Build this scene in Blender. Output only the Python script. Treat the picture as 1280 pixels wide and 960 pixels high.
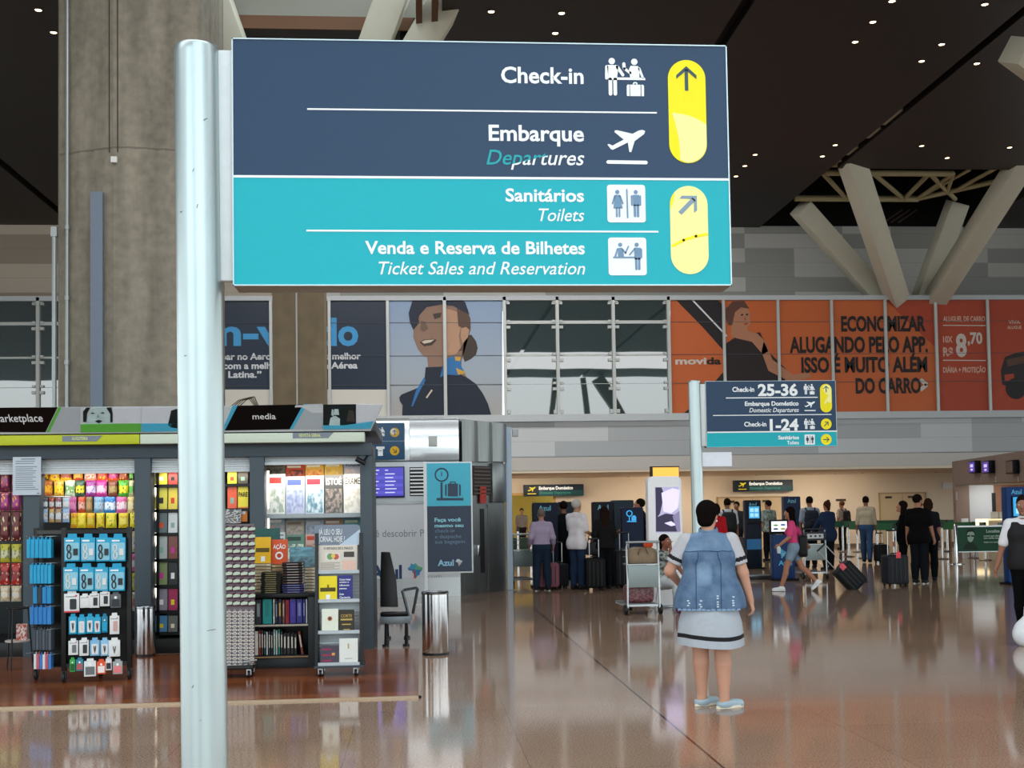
import bpy, bmesh, math, random
import numpy as np
from math import sin, cos, tan, atan, pi, radians, sqrt
from mathutils import Matrix, Vector, Euler

random.seed(7)
for _o in list(bpy.data.objects):
    bpy.data.objects.remove(_o)
S = bpy.context.scene
COL = S.collection

# ---------------------------------------------------------------- camera
EYE, YAW, ROLL, PITCH = 1.55, atan(.078), .015, .042
FPX, PCX, PCY = 1500.0, 640.0, 575.0
cam = bpy.data.cameras.new('camera')
cam.sensor_width = 36
cam.lens = 36 * FPX / 1280
cam.shift_y = (PCY - 480) / 1280
cam.clip_end = 300
cam_ob = bpy.data.objects.new('camera', cam)
COL.objects.link(cam_ob)
cam_ob.matrix_world = (Matrix.Translation((0, 0, EYE)) @ Matrix.Rotation(-YAW, 4, 'Z')
                       @ Matrix.Rotation(pi / 2 + PITCH, 4, 'X') @ Matrix.Rotation(-ROLL, 4, 'Z'))
S.camera = cam_ob

# ---------------------------------------------------------------- daylight
w = bpy.data.worlds.new('daylight')
S.world = w
w.use_nodes = True
_n, _l = w.node_tree.nodes, w.node_tree.links
_n.clear()
_tc = _n.new('ShaderNodeTexCoord'); _sp = _n.new('ShaderNodeSeparateXYZ')
_rp = _n.new('ShaderNodeValToRGB'); _bg = _n.new('ShaderNodeBackground'); _ow = _n.new('ShaderNodeOutputWorld')
_l.new(_tc.outputs['Generated'], _sp.inputs[0]); _l.new(_sp.outputs[2], _rp.inputs[0])
_rp.color_ramp.elements[0].position = .0; _rp.color_ramp.elements[0].color = (.55, .56, .54, 1)
_rp.color_ramp.elements[1].position = .35; _rp.color_ramp.elements[1].color = (.80, .93, 1.0, 1)
_l.new(_rp.outputs[0], _bg.inputs[0]); _bg.inputs[1].default_value = 3.9
_l.new(_bg.outputs[0], _ow.inputs[0])

def area(name, loc, target, sx, sy, power, color=(1, 1, 1), portal=False):
    l = bpy.data.lights.new(name, 'AREA'); l.shape = 'RECTANGLE'; l.size = sx; l.size_y = sy
    l.energy = power; l.color = color
    if portal: l.cycles.is_portal = True
    o = bpy.data.objects.new(name, l); COL.objects.link(o); o.location = loc
    d = Vector(target) - Vector(loc); o.rotation_euler = d.to_track_quat('-Z', 'Y').to_euler()
    return o

# the hall is open to the day behind the camera and at both ends
area('daylight_opening_front', (5, -9.9, 5.6), (5, 10, 5.6), 92, 11, 1, portal=True)
area('daylight_opening_west', (-40.9, 15, 5.6), (0, 15, 5.6), 48, 11, 1, portal=True)
area('daylight_opening_east', (50.9, 15, 5.6), (0, 15, 5.6), 48, 11, 1, portal=True)
# added ceiling fills that brighten the hall, and the warm lamps under the far soffit
area('fill_light_over_concourse', (1, 31, 11.0), (1, 33, 0), 16, 3, 1500, (1, .98, .95))  # unseen fill added to light the back of the hall
area('fill_light_near_entrance', (0, 1, 11.0), (0, 1.5, 0), 40, 7, 2500, (.98, .99, 1))  # added fill under the closed ceiling, lifts the dark near floor
area('fill_light_mid_hall', (-1, 13, 11.0), (-1, 13.5, 0), 9, 6, 600, (.98, .99, 1))  # unseen panel added to brighten the middle of the floor
for _x in (3.5, 9, 14.5):
    area('soffit_lamp', (_x, 42.0, 2.70), (_x, 43.2, 0), 3.5, .5, 105, (1, .86, .68))
S.view_settings.view_transform = 'Standard'
S.view_settings.look = 'None'
S.view_settings.exposure = 0.0
S.view_settings.gamma = 1
S.view_settings.use_curve_mapping = False
S.cycles.use_denoising = True
S.cycles.max_bounces = 8
S.cycles.sample_clamp_indirect = 6

# ---------------------------------------------------------------- pixel -> place
def ray(x, y):
    u, v = x - PCX, PCY - y
    a = u * cos(ROLL) + v * sin(ROLL); b = -u * sin(ROLL) + v * cos(ROLL)
    fw = FPX * cos(PITCH) - b * sin(PITCH); up = b * cos(PITCH) + FPX * sin(PITCH)
    return a * cos(YAW) + fw * sin(YAW), -a * sin(YAW) + fw * cos(YAW), up
def P(x, y, Y):
    r = ray(x, y); t = Y / r[1]
    return Vector((r[0] * t, Y, EYE + r[2] * t))
def G(x, y, z=0.0):
    r = ray(x, y); t = (z - EYE) / r[2]
    return Vector((r[0] * t, r[1] * t, z))

# ---------------------------------------------------------------- materials
def lin(c):
    if isinstance(c, str):
        c = tuple(int(c[i:i + 2], 16) for i in (0, 2, 4))
    return tuple((v / 255 / 12.92) if v / 255 <= .04045 else ((v / 255 + .055) / 1.055) ** 2.4 for v in c)
MATS = {}
def mat(c, rough=.5, metal=0., emit=0., noise=.06, scale=30., spec=.3, coat=0., name=None, bump=0., ecol=None):
    key = (c, rough, metal, emit, noise, scale, spec, coat, bump, ecol)
    if key in MATS: return MATS[key]
    m = bpy.data.materials.new(name or 'm_%s' % (c if isinstance(c, str) else '%d_%d_%d' % tuple(c)))
    m.use_nodes = True
    N, L = m.node_tree.nodes, m.node_tree.links
    b = N['Principled BSDF']
    col = lin(c)
    b.inputs['Roughness'].default_value = rough
    b.inputs['Metallic'].default_value = metal
    b.inputs['Specular IOR Level'].default_value = spec
    b.inputs['Coat Weight'].default_value = coat
    tc = N.new('ShaderNodeTexCoord'); nz = N.new('ShaderNodeTexNoise'); nz.inputs['Scale'].default_value = scale
    L.new(tc.outputs['Object'], nz.inputs['Vector'])
    mx = N.new('ShaderNodeMix'); mx.data_type = 'RGBA'
    mx.inputs[6].default_value = (*[v * (1 - noise) for v in col], 1)
    mx.inputs[7].default_value = (*[min(1, v * (1 + noise)) for v in col], 1)
    L.new(nz.outputs['Fac'], mx.inputs[0]); L.new(mx.outputs[2], b.inputs['Base Color'])
    if bump:
        bp = N.new('ShaderNodeBump'); bp.inputs['Strength'].default_value = bump; bp.inputs['Distance'].default_value = .01
        L.new(nz.outputs['Fac'], bp.inputs['Height']); L.new(bp.outputs[0], b.inputs['Normal'])
    if emit:
        if ecol: b.inputs['Emission Color'].default_value = (*lin(ecol), 1)
        else: L.new(mx.outputs[2], b.inputs['Emission Color'])
        b.inputs['Emission Strength'].default_value = emit
    MATS[key] = m
    return m

def nodemat(name):
    m = bpy.data.materials.new(name); m.use_nodes = True
    return m, m.node_tree.nodes, m.node_tree.links, m.node_tree.nodes['Principled BSDF']

# ---------------------------------------------------------------- mesh builder
class MB:
    def __init__(s): s.v = []; s.f = []; s.m = []; s.M = Matrix(); s.mi = 0
    def add(s, vs, fs, mi=None):
        k = len(s.v); mi = s.mi if mi is None else mi
        s.v += [s.M @ Vector(p) for p in vs]
        for f in fs: s.f.append([k + i for i in f]); s.m.append(mi)
        return s
    def box(s, x0, x1, y0, y1, z0, z1, mi=None):
        v = [(x, y, z) for x in (x0, x1) for y in (y0, y1) for z in (z0, z1)]
        return s.add(v, [(0, 1, 3, 2), (4, 6, 7, 5), (0, 4, 5, 1), (2, 3, 7, 6), (0, 2, 6, 4), (1, 5, 7, 3)], mi)
    def cbox(s, c, d, mi=None):
        return s.box(c[0] - d[0] / 2, c[0] + d[0] / 2, c[1] - d[1] / 2, c[1] + d[1] / 2, c[2] - d[2] / 2, c[2] + d[2] / 2, mi)
    def beam(s, a, b, wx, wz, up=(0, 0, 1), mi=None):
        a, b = Vector(a), Vector(b); d = (b - a); L = d.length; d.normalize()
        sx = d.cross(Vector(up)); 
        if sx.length < 1e-4: sx = Vector((1, 0, 0))
        sx.normalize(); sz = sx.cross(d)
        v = [p + sx * (i * wx / 2) + sz * (j * wz / 2) for p in (a, b) for i, j in ((-1, -1), (1, -1), (1, 1), (-1, 1))]
        return s.add(v, [(3, 2, 1, 0), (4, 5, 6, 7), (0, 1, 5, 4), (1, 2, 6, 5), (2, 3, 7, 6), (3, 0, 4, 7)], mi)
    def tube(s, pts, r, n=10, mi=None, cap=True, closed=False):
        pts = [Vector(p) for p in pts]; K = len(pts); rs = r if isinstance(r, (list, tuple)) else [r] * K
        vs = []; ref = None
        for i in range(K):
            if closed: t = pts[(i + 1) % K] - pts[i - 1]
            else: t = pts[min(i + 1, K - 1)] - pts[max(i - 1, 0)]
            t.normalize()
            if ref is None:
                ref = Vector((0, 0, 1)) if abs(t.z) < .9 else Vector((1, 0, 0))
            u = t.cross(ref); u.normalize(); ref2 = u.cross(t); ref = ref2
            for k in range(n):
                a = 2 * pi * k / n
                vs.append(pts[i] + (u * cos(a) + ref2 * sin(a)) * rs[i])
        fs = []
        for i in range(K if closed else K - 1):
            j = (i + 1) % K
            for k in range(n):
                fs.append((i * n + k, i * n + (k + 1) % n, j * n + (k + 1) % n, j * n + k))
        if cap and not closed:
            fs.append(tuple(range(n - 1, -1, -1))); fs.append(tuple((K - 1) * n + k for k in range(n)))
        return s.add(vs, fs, mi)
    def cyl(s, a, b, r, n=16, mi=None, r2=None):
        return s.tube([a, b], [r, r if r2 is None else r2], n, mi)
    def lathe(s, prof, c=(0, 0, 0), n=24, mi=None, sy=1.):
        vs = [(c[0] + r * cos(2 * pi * k / n), c[1] + sy * r * sin(2 * pi * k / n), c[2] + z) for r, z in prof for k in range(n)]
        fs = []
        for i in range(len(prof) - 1):
            for k in range(n):
                fs.append((i * n + k, i * n + (k + 1) % n, (i + 1) * n + (k + 1) % n, (i + 1) * n + k))
        fs.append(tuple(range(n - 1, -1, -1))); fs.append(tuple((len(prof) - 1) * n + k for k in range(n)))
        return s.add(vs, fs, mi)
    def ell(s, c, r, n=14, mi=None):
        m = n // 2; vs = []; fs = []
        for i in range(m + 1):
            ph = pi * i / m
            for k in range(n):
                a = 2 * pi * k / n
                vs.append((c[0] + r[0] * sin(ph) * cos(a), c[1] + r[1] * sin(ph) * sin(a), c[2] + r[2] * cos(ph)))
        for i in range(m):
            for k in range(n):
                fs.append((i * n + k, (i + 1) * n + k, (i + 1) * n + (k + 1) % n, i * n + (k + 1) % n))
        return s.add(vs, fs, mi)
    def plate(s, pts, y0, y1, mi=None):
        """outline (x,z) extruded from y0 (front, towards -Y) to y1"""
        n = len(pts); A = sum(pts[i][0] * pts[(i + 1) % n][1] - pts[(i + 1) % n][0] * pts[i][1] for i in range(n))
        if A < 0: pts = pts[::-1]
        v = [(p[0], y0, p[1]) for p in pts] + [(p[0], y1, p[1]) for p in pts]
        f = [tuple(range(n)), tuple(range(2 * n - 1, n - 1, -1))]
        f += [(i + n, (i + 1) % n + n, (i + 1) % n, i) for i in range(n)]
        return s.add(v, f, mi)
    def rrect(s, x0, x1, z0, z1, r, y0, y1, mi=None, k=6):
        p = []
        for cx, cz, a0 in ((x1 - r, z1 - r, 0), (x0 + r, z1 - r, 90), (x0 + r, z0 + r, 180), (x1 - r, z0 + r, 270)):
            for i in range(k + 1):
                a = radians(a0 + 90 * i / k); p.append((cx + r * cos(a), cz + r * sin(a)))
        return s.plate(p, y0, y1, mi)
    def disc(s, cx, cz, r, y0, y1, mi=None, n=20, ry=None):
        ry = ry or r
        return s.plate([(cx + r * cos(2 * pi * i / n), cz + ry * sin(2 * pi * i / n)) for i in range(n)], y0, y1, mi)
    def text(s, body, x0, x1, zb, cap, y, mi=None, bold=0., shear=0., thick=.001, align='R', keepw=False):
        """lettering facing -Y; fitted between x0 and x1, baseline zb, cap height cap"""
        vs, fs, bb, ch = glyphs(body, bold, shear)
        sz = cap / ch
        wdt = bb[1] - bb[0]
        sx = (x1 - x0) / wdt
        V = [(x0 + (v[0] - bb[0]) * sx, y - thick if v[2] > 0 else y, zb + v[1] * sz) for v in vs]
        return s.add(V, fs, mi)
    def build(s, name, mats, parent=None, bevel=0, smooth=False, seg=2, loc=None, rot=None, angle=30):
        me = bpy.data.meshes.new(name)
        me.from_pydata([tuple(v) for v in s.v], [], s.f)
        if not isinstance(mats, (list, tuple)): mats = [mats]
        for m_ in mats: me.materials.append(m_)
        me.polygons.foreach_set('material_index', [min(i, len(mats) - 1) for i in s.m])
        if bevel:
            bm = bmesh.new(); bm.from_mesh(me)
            bmesh.ops.recalc_face_normals(bm, faces=bm.faces)
            ed = [e for e in bm.edges if len(e.link_faces) == 2 and e.calc_face_angle(0) > radians(angle)]
            bmesh.ops.bevel(bm, geom=ed, offset=bevel, segments=seg, affect='EDGES', profile=.5)
            bm.to_mesh(me); bm.free()
        elif len(s.f) < 60000:
            bm = bmesh.new(); bm.from_mesh(me); bmesh.ops.recalc_face_normals(bm, faces=bm.faces); bm.to_mesh(me); bm.free()
        if smooth or bevel:
            me.polygons.foreach_set('use_smooth', [True] * len(me.polygons))
            try: me.set_sharp_from_angle(angle=radians(38))
            except Exception: pass
        o = bpy.data.objects.new(name, me); COL.objects.link(o)
        if parent: o.parent = parent
        if loc is not None: o.location = loc
        if rot is not None: o.rotation_euler = rot
        return o

_GL = {}
def glyphs(body, bold=0., shear=0.):
    k = (body, bold, shear)
    if k in _GL: return _GL[k]
    def conv(t):
        cu = bpy.data.curves.new('tmp', 'FONT'); cu.body = t; cu.size = 1; cu.offset = bold; cu.shear = shear
        cu.resolution_u = 3; cu.extrude = .5; cu.fill_mode = 'BOTH'
        ob = bpy.data.objects.new('tmp', cu)
        me = ob.to_mesh()
        vs = [tuple(v.co) for v in me.vertices]; fs = [tuple(p.vertices) for p in me.polygons]
        ob.to_mesh_clear(); bpy.data.objects.remove(ob); bpy.data.curves.remove(cu)
        return vs, fs
    vs, fs = conv(body)
    if ('cap', bold) not in _GL:
        hv, _ = conv('H'); _GL[('cap', bold)] = max(v[1] for v in hv)
    xs = [v[0] for v in vs]
    _GL[k] = (vs, fs, (min(xs), max(xs)), _GL[('cap', bold)])
    return _GL[k]

def tag(o, label=None, cat=None, group=None, kind=None):
    if label: o['label'] = label
    if cat: o['category'] = cat
    if group: o['group'] = group
    if kind: o['kind'] = kind
    return o
def thing(name, label, cat, loc=(0, 0, 0), rz=0., group=None):
    o = bpy.data.objects.new(name, None); COL.objects.link(o)
    o.empty_display_size = .1
    o.location = loc; o.rotation_euler = (0, 0, rz)
    return tag(o, label, cat, group)
KIDS = {}
def copy_thing(root, loc, rz=None, label=None, group=None, scale=None):
    def cp(o, par):
        c = o.copy(); COL.objects.link(c)
        if par: c.parent = par
        for ch in o.children: cp(ch, c)
        return c
    r = cp(root, None); r.location = loc
    if rz is not None: r.rotation_euler = (0, 0, rz)
    if label: r['label'] = label
    if group: r['group'] = group
    if scale: r.scale = scale
    return r
ORD = ['first', 'second', 'third', 'fourth', 'fifth', 'sixth', 'seventh', 'eighth', 'ninth', 'tenth', 'eleventh', 'twelfth',
       'thirteenth', 'fourteenth', 'fifteenth', 'sixteenth', 'seventeenth', 'eighteenth', 'nineteenth', 'twentieth',
       'twenty-first', 'twenty-second', 'twenty-third', 'twenty-fourth', 'twenty-fifth', 'twenty-sixth']
def struct(o, label=None):
    o['kind'] = 'structure'
    if label: o['label'] = label
    return o
# ================================================================ FIGURES: signed-distance bodies meshed into one skin
def nets(d, org, h):
    s = d < 0
    n = np.array(d.shape); cs = tuple(n - 1)
    cnt = np.zeros(cs); acc = [np.zeros(cs) for _ in range(3)]
    sl = lambda o: tuple(slice(o[a], o[a] + cs[a]) for a in range(3))
    for ax in range(3):
        for b in (0, 1):
            for c in (0, 1):
                o0 = [0, 0, 0]; oa = [a for a in range(3) if a != ax]; o0[oa[0]] = b; o0[oa[1]] = c; o1 = list(o0); o1[ax] = 1
                d0, d1 = d[sl(o0)], d[sl(o1)]; m = s[sl(o0)] != s[sl(o1)]
                t = np.where(m, d0 / np.where(m, d0 - d1, 1), 0)
                cnt += m
                for a in range(3): acc[a] += m * ((t if a == ax else o0[a]))
    act = cnt > 0; idx = -np.ones(cs, int); I = np.argwhere(act); idx[act] = np.arange(len(I))
    V = np.stack([(I[:, a] + acc[a][act] / cnt[act]) * h + org[a] for a in range(3)], 1)
    F = []
    for ax in range(3):
        u, v = (ax + 1) % 3, (ax + 2) % 3
        o1 = [0, 0, 0]; o1[ax] = 1
        a0 = [slice(None)] * 3; a0[ax] = slice(0, n[ax] - 1); a1 = [slice(None)] * 3; a1[ax] = slice(1, n[ax])
        s0, s1 = s[tuple(a0)], s[tuple(a1)]
        E_ = np.argwhere(s0 != s1); E_ = E_[(E_[:, u] > 0) & (E_[:, v] > 0) & (E_[:, u] < n[u] - 1) & (E_[:, v] < n[v] - 1)]
        if not len(E_): continue
        fl = s0[tuple(E_.T)]
        def cell(du, dv):
            q = E_.copy(); q[:, u] -= du; q[:, v] -= dv; return idx[tuple(q.T)]
        Q = np.stack([cell(1, 1), cell(0, 1), cell(0, 0), cell(1, 0)], 1)
        Q[~fl] = Q[~fl][:, ::-1]
        F.append(Q)
    return V, np.concatenate(F)

class Sdf:
    def __init__(s): s.p = []; s.cut = []
    def cap(s, a, b, ra, rb=None, k=.025, sq=1., sub=False):
        s.p.append(('c', Vector(a), Vector(b), ra, ra if rb is None else rb, k, sq, sub)); return s
    def ell(s, c, r, k=.02, M=None, sub=False):
        s.p.append(('e', Vector(c), Vector(r), M, k, sub)); return s
    def plane(s, pt, nrm): s.cut.append((Vector(pt), Vector(nrm).normalized())); return s
    def mesh(s, h):
        lo = np.full(3, 1e9); hi = -lo
        bbs = []
        for p in s.p:
            if p[0] == 'c': r = max(p[3], p[4]); a = np.minimum(p[1], p[2]) - r; b = np.maximum(p[1], p[2]) + r; k = p[5]
            else: r = max(p[2]); a = np.array(p[1]) - r; b = np.array(p[1]) + r; k = p[4]
            bbs.append((a - k - 2 * h, b + k + 2 * h))
            if not p[-1]: lo = np.minimum(lo, a); hi = np.maximum(hi, b)
        lo -= 3 * h; hi += 3 * h
        n = np.ceil((hi - lo) / h).astype(int) + 1
        ax = [lo[i] + h * np.arange(n[i]) for i in range(3)]
        D = np.full(tuple(n), 1.0)
        for p, (a, b) in zip(s.p, bbs):
            i0 = np.clip(np.floor((a - lo) / h).astype(int), 0, n - 1); i1 = np.clip(np.ceil((b - lo) / h).astype(int) + 1, 1, n)
            if (i1 <= i0).any(): continue
            X, Y_, Z = np.meshgrid(*[ax[i][i0[i]:i1[i]] for i in range(3)], indexing='ij')
            if p[0] == 'c':
                _, A, B_, ra, rb, k, sq, sub = p
                px, py, pz = X - A.x, (Y_ - A.y) / sq, Z - A.z
                ba = B_ - A; by = ba.y / sq; L2 = ba.x ** 2 + by ** 2 + ba.z ** 2
                t = np.clip((px * ba.x + py * by + pz * ba.z) / L2, 0, 1) if L2 > 1e-9 else 0
                q = (np.sqrt((px - t * ba.x) ** 2 + (py - t * by) ** 2 + (pz - t * ba.z) ** 2) - (ra + t * (rb - ra))) * (sq if sq < 1 else 1)
            else:
                _, C_, R_, M, k, sub = p
                px, py, pz = X - C_.x, Y_ - C_.y, Z - C_.z
                if M is not None:
                    Mi = M.to_3x3().transposed(); px, py, pz = [Mi[i][0] * px + Mi[i][1] * py + Mi[i][2] * pz for i in range(3)]
                k0 = np.sqrt((px / R_.x) ** 2 + (py / R_.y) ** 2 + (pz / R_.z) ** 2); k1 = np.sqrt((px / R_.x ** 2) ** 2 + (py / R_.y ** 2) ** 2 + (pz / R_.z ** 2) ** 2) + 1e-9
                q = k0 * (k0 - 1) / k1
            S_ = tuple(slice(i0[i], i1[i]) for i in range(3)); d = D[S_]
            if sub: q = -q; hh = np.clip(.5 - .5 * (d - q) / k, 0, 1); D[S_] = d * (1 - hh) + q * hh + k * hh * (1 - hh)
            else: hh = np.clip(.5 + .5 * (d - q) / k, 0, 1); D[S_] = d * (1 - hh) + q * hh - k * hh * (1 - hh)
        for pt, nn in s.cut:
            D = np.maximum(D, (ax[0][:, None, None] - pt.x) * nn.x + (ax[1][None, :, None] - pt.y) * nn.y + (ax[2][None, None, :] - pt.z) * nn.z)
        return nets(D, lo, h)

def mesh_obj(name, VF, m, parent=None, matfn=None):
    vs = []; fs = []; k = 0
    for V, F in VF:
        vs.append(V); fs.append(F + k); k += len(V)
    V = np.concatenate(vs); F = np.concatenate(fs)
    me = bpy.data.meshes.new(name); me.from_pydata(V.tolist(), [], F.tolist())
    for q in (m if isinstance(m, (list, tuple)) else [m]): me.materials.append(q)
    me.polygons.foreach_set('use_smooth', [True] * len(F))
    if matfn is not None:
        c = V[F].mean(1); me.polygons.foreach_set('material_index', matfn(c).astype(int))
    o = bpy.data.objects.new(name, me); COL.objects.link(o)
    if parent: o.parent = parent
    return o

def ik(A, B_, l1, l2, hint):
    A, B_ = Vector(A), Vector(B_); d = B_ - A; L_ = min(d.length, (l1 + l2) * .999); 
    if d.length > L_: B_ = A + d.normalized() * L_; d = B_ - A
    a = (l1 * l1 - l2 * l2 + L_ * L_) / (2 * L_); hgt = sqrt(max(0, l1 * l1 - a * a)); u = d.normalized(); hv = Vector(hint); hv = (hv - u * hv.dot(u)).normalized()
    return A + u * a + hv * hgt, B_

def hand_prims(W, d, side, s, curl=.5, palm=None):
    """five separate fingers; W wrist, d pointing direction, side +1 right hand"""
    d = Vector(d).normalized(); pn = Vector(palm if palm else (-side, 0, 0)); pn = (pn - d * pn.dot(d)).normalized(); sv = d.cross(pn) * side   # sv towards the thumb
    q = Sdf(); W = Vector(W)
    q.cap(W - d * .03 * s, W + d * .015 * s, .025 * s, .024 * s, .012)
    for i, o in enumerate((.028, .009, -.010, -.027)):
        q.cap(W + d * .012 * s + sv * o * .6 * s, W + d * .085 * s + sv * o * s, .0135 * s, .0115 * s, .012)
    for i, (o, l) in enumerate(((.029, .068), (.0095, .078), (-.0105, .072), (-.0285, .056))):
        b0 = W + d * .085 * s + sv * o * s * 1.05; c1 = curl * (.55 + .06 * i); c2 = curl * 1.4
        d1 = d * cos(c1) + pn * sin(c1); d2 = d * cos(c2) + pn * sin(c2); b1 = b0 + d1 * l * .5 * s; b2 = b1 + d2 * l * .5 * s
        q.cap(b0, b1, .0092 * s, .0085 * s, .004); q.cap(b1, b2, .0085 * s, .0072 * s, .004)
    t0 = W + d * .028 * s + sv * .022 * s; t1 = W + d * .058 * s + sv * .046 * s + pn * .012 * s; t2 = t1 + (d * .8 + pn * (.4 + curl * .5) - sv * .1 * curl).normalized() * .034 * s
    q.cap(t0, t1, .0135 * s, .0105 * s, .008); q.cap(t1, t2, .0105 * s, .0085 * s, .004)
    return q

SKIN = lambda c: mat(c, .55, noise=.05, scale=12, spec=.2)
def person(label, loc, rz, H, st):
    s = H / 1.75; f = st.get('fem', 0); fat = st.get('fat', 1.); vx = st.get('vox', .013)
    lean = st.get('lean', 0.); tw = st.get('twist', 0.); hz = st.get('hip', .93)
    piv = Vector((0, 0, hz)); RU = Matrix.Rotation(tw, 3, 'Z') @ Matrix.Rotation(-lean, 3, 'X')
    dz = hz - .93; off = Vector(st.get('shift', (0, 0, 0)))
    U = lambda x, y, z: (piv + RU @ (Vector((x, y, z + dz)) - piv) + off) * s
    Lw = lambda v: (Vector(v) + off * 0) * s
    sw = (.155 if f else .178) * st.get('sw', 1); hw = .088 if f else .082
    sh = {1: U(sw, 0, 1.41), -1: U(-sw, 0, 1.41)}
    hip = {i: (Vector((i * hw, 0, hz - .02)) + off) * s for i in (1, -1)}
    hands = st.get('hands', {}); feet = st.get('feet', {})
    el, wr, kn, an, fd = {}, {}, {}, {}, {}
    for i in (1, -1):
        t = hands.get(i); tgt = U(*t) if t else U(i * (sw + .065 + .05 * (fat - 1)), .04, .87)
        el[i], wr[i] = ik(sh[i], tgt, .285 * s, .25 * s, RU @ Vector(st.get('ehint', {}).get(i, (i * .25, -1, -.25))))
        t = feet.get(i, (i * .09, 0, .085, 0, 0)); kn[i], an[i] = ik(hip[i], Vector(t[:3]) * s, .422 * s, .405 * s, (i * .08, 1, .1) if 'khint' not in st else st['khint'][i])
        yaw, pit = t[3], t[4]; fd[i] = (Vector((sin(yaw) * cos(pit), cos(yaw) * cos(pit), -sin(pit))), yaw, pit)
    root = thing('person', label, 'person', loc, rz)
    skin = SKIN(st.get('skin', 'b07a5c'))
    def torso(q, e, lo=True):
        q.cap(U(-.07, .0, 1.27), U(.07, .0, 1.27), (.125 * fat + e) * s, None, .05, .78)
        q.cap(U(-.045, .0, 1.10), U(.045, .0, 1.10), (.108 * fat + e) * s, None, .05, .84)
        for i in (1, -1): q.cap(U(0, -.012, 1.445), U(i * (sw - .015), -.005, 1.402), (.048 + e) * s, (.05 + e) * s, .04)
        if f: 
            for i in (1, -1): q.cap(U(i * .065, .075 * fat, 1.25), U(i * .065, .085 * fat, 1.245), (.052 * fat + e) * s, None, .04)
        if lo: q.cap((Vector((-.065, -.01, hz + .0)) + off) * s, (Vector((.065, -.01, hz)) + off) * s, (.118 * (1.08 if f else 1) * fat + e) * s, None, .06, .85)
    def arm(q, i, e, frac=1., loose=0.):
        q.cap(sh[i], sh[i].lerp(el[i], min(1, frac)), (.050 * sqrt(fat) + e) * s, ((.040 * sqrt(fat) + e) + loose) * s, .03)
        if frac > 1: q.cap(el[i], el[i].lerp(wr[i], frac - 1), (.040 * sqrt(fat) + e + loose) * s, (.029 + e + loose) * s, .02)
    def leg(q, i, e, frac=2., loose=0.):
        q.cap(hip[i], hip[i].lerp(kn[i], min(1, frac)), (.086 * fat + e) * s, (.057 * fat + e + loose * .4) * s, .04)
        if frac > 1:
            c = kn[i].lerp(an[i], .3); back = Vector((0, -.018, 0)) * s
            q.cap(kn[i], c + back * (loose == 0), (.057 * fat + e + loose * .5) * s, (.057 * fat + e + loose) * s, .012); q.cap(c + back * (loose == 0), kn[i].lerp(an[i], frac - 1), (.058 * fat + e + loose) * s, (.038 * sqrt(fat) + e + loose) * s, .012)
    # ---- body
    HM = (RU @ Matrix.Rotation(st.get('hyaw', 0), 3, 'Z') @ Matrix.Rotation(-st.get('hpit', 0), 3, 'X'))
    hc = U(0, .02, 1.625); hs = s * st.get('hs', 1.)
    hp = lambda x, y, z: hc + HM @ Vector((x, y, z)) * hs
    q = Sdf(); torso(q, 0)
    q.cap(U(0, -.01, 1.42), hp(0, -.015, -.06), .058 * s, .052 * s, .03)
    for i in (1, -1):
        arm(q, i, 0, 2.0); leg(q, i, 0, 2.0)
        D_, yaw, pit = fd[i]; a0 = an[i]; fl = Vector((0, 0, -1)) if abs(pit) < .2 else Vector((D_.x * D_.z, D_.y * D_.z, -(1 - D_.z ** 2))).normalized()
        q.cap(a0, a0 + fl * .05 * s - D_ * .025 * s, .036 * s, .03 * s, .02); q.cap(a0 + fl * .045 * s, a0 + fl * .055 * s + D_ * .14 * s, .036 * s, .026 * s, .02)
    E3 = HM
    q.ell(hp(0, -.012, .03), Vector((.076, .097, .095)) * hs, .02, E3); q.ell(hp(0, .036, -.045), Vector((.056, .058, .072)) * hs, .03, E3); q.ell(hp(0, .03, .0), Vector((.066, .07, .07)) * hs, .02, E3)
    q.cap(hp(0, .096, .012), hp(0, .112, -.022), .009 * hs, .014 * hs, .012); q.cap(hp(0, .088, -.1), hp(0, .082, -.1), .018 * hs, None, .02)
    for i in (1, -1):
        q.ell(hp(i * .076, -.008, -.008), Vector((.011, .02, .031)) * hs, .008, E3); q.cap(hp(i * .033, .108, .015), hp(i * .034, .105, .015), .016 * hs, None, .012, 1., True)
        q.cap(hp(i * .02, .094, .036), hp(i * .052, .082, .036), .008 * hs, None, .012)
    VF = [q.mesh(vx)]
    gr = st.get('grip', {})
    for i in (1, -1):
        d = (wr[i] - el[i]).normalized(); d = Vector(st.get('hdir', {}).get(i, d)); pal = st.get('palm', {}).get(i)
        VF.append(hand_prims(wr[i], d, i, s * (.93 if f else 1), gr.get(i, .5), RU @ Vector(pal) if pal else RU @ Vector((-i, .25, 0))).mesh(.0055))
    mesh_obj('body', VF, skin, root)
    # ---- face parts
    for i in (1, -1):
        mb = MB(); c = hp(i * .032, .083, .014); mb.ell(c, (.0125 * hs,) * 3, 10, 0); c2 = hp(i * .0325, .0895, .014); mb.ell(c2, (.0072 * hs,) * 3, 8, 1)
        mb.build('eye', [mat('e4e0da', .2), mat('2a1a14', .2)], root, smooth=True)
    mb = MB(); mb.M = Matrix.Translation(hp(0, .0895, -.062)) @ HM.to_4x4(); mb.ell((0, 0, 0), (.025 * hs, .01 * hs, .0075 * hs), 10); mb.build('mouth', mat('8a4a44', .4), root, smooth=True)
    # ---- hair
    hk = st.get('hair', 'short'); hcm = mat(st.get('hcol', '1a1412'), .85, noise=.25, scale=60, bump=.3, spec=.02)
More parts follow.
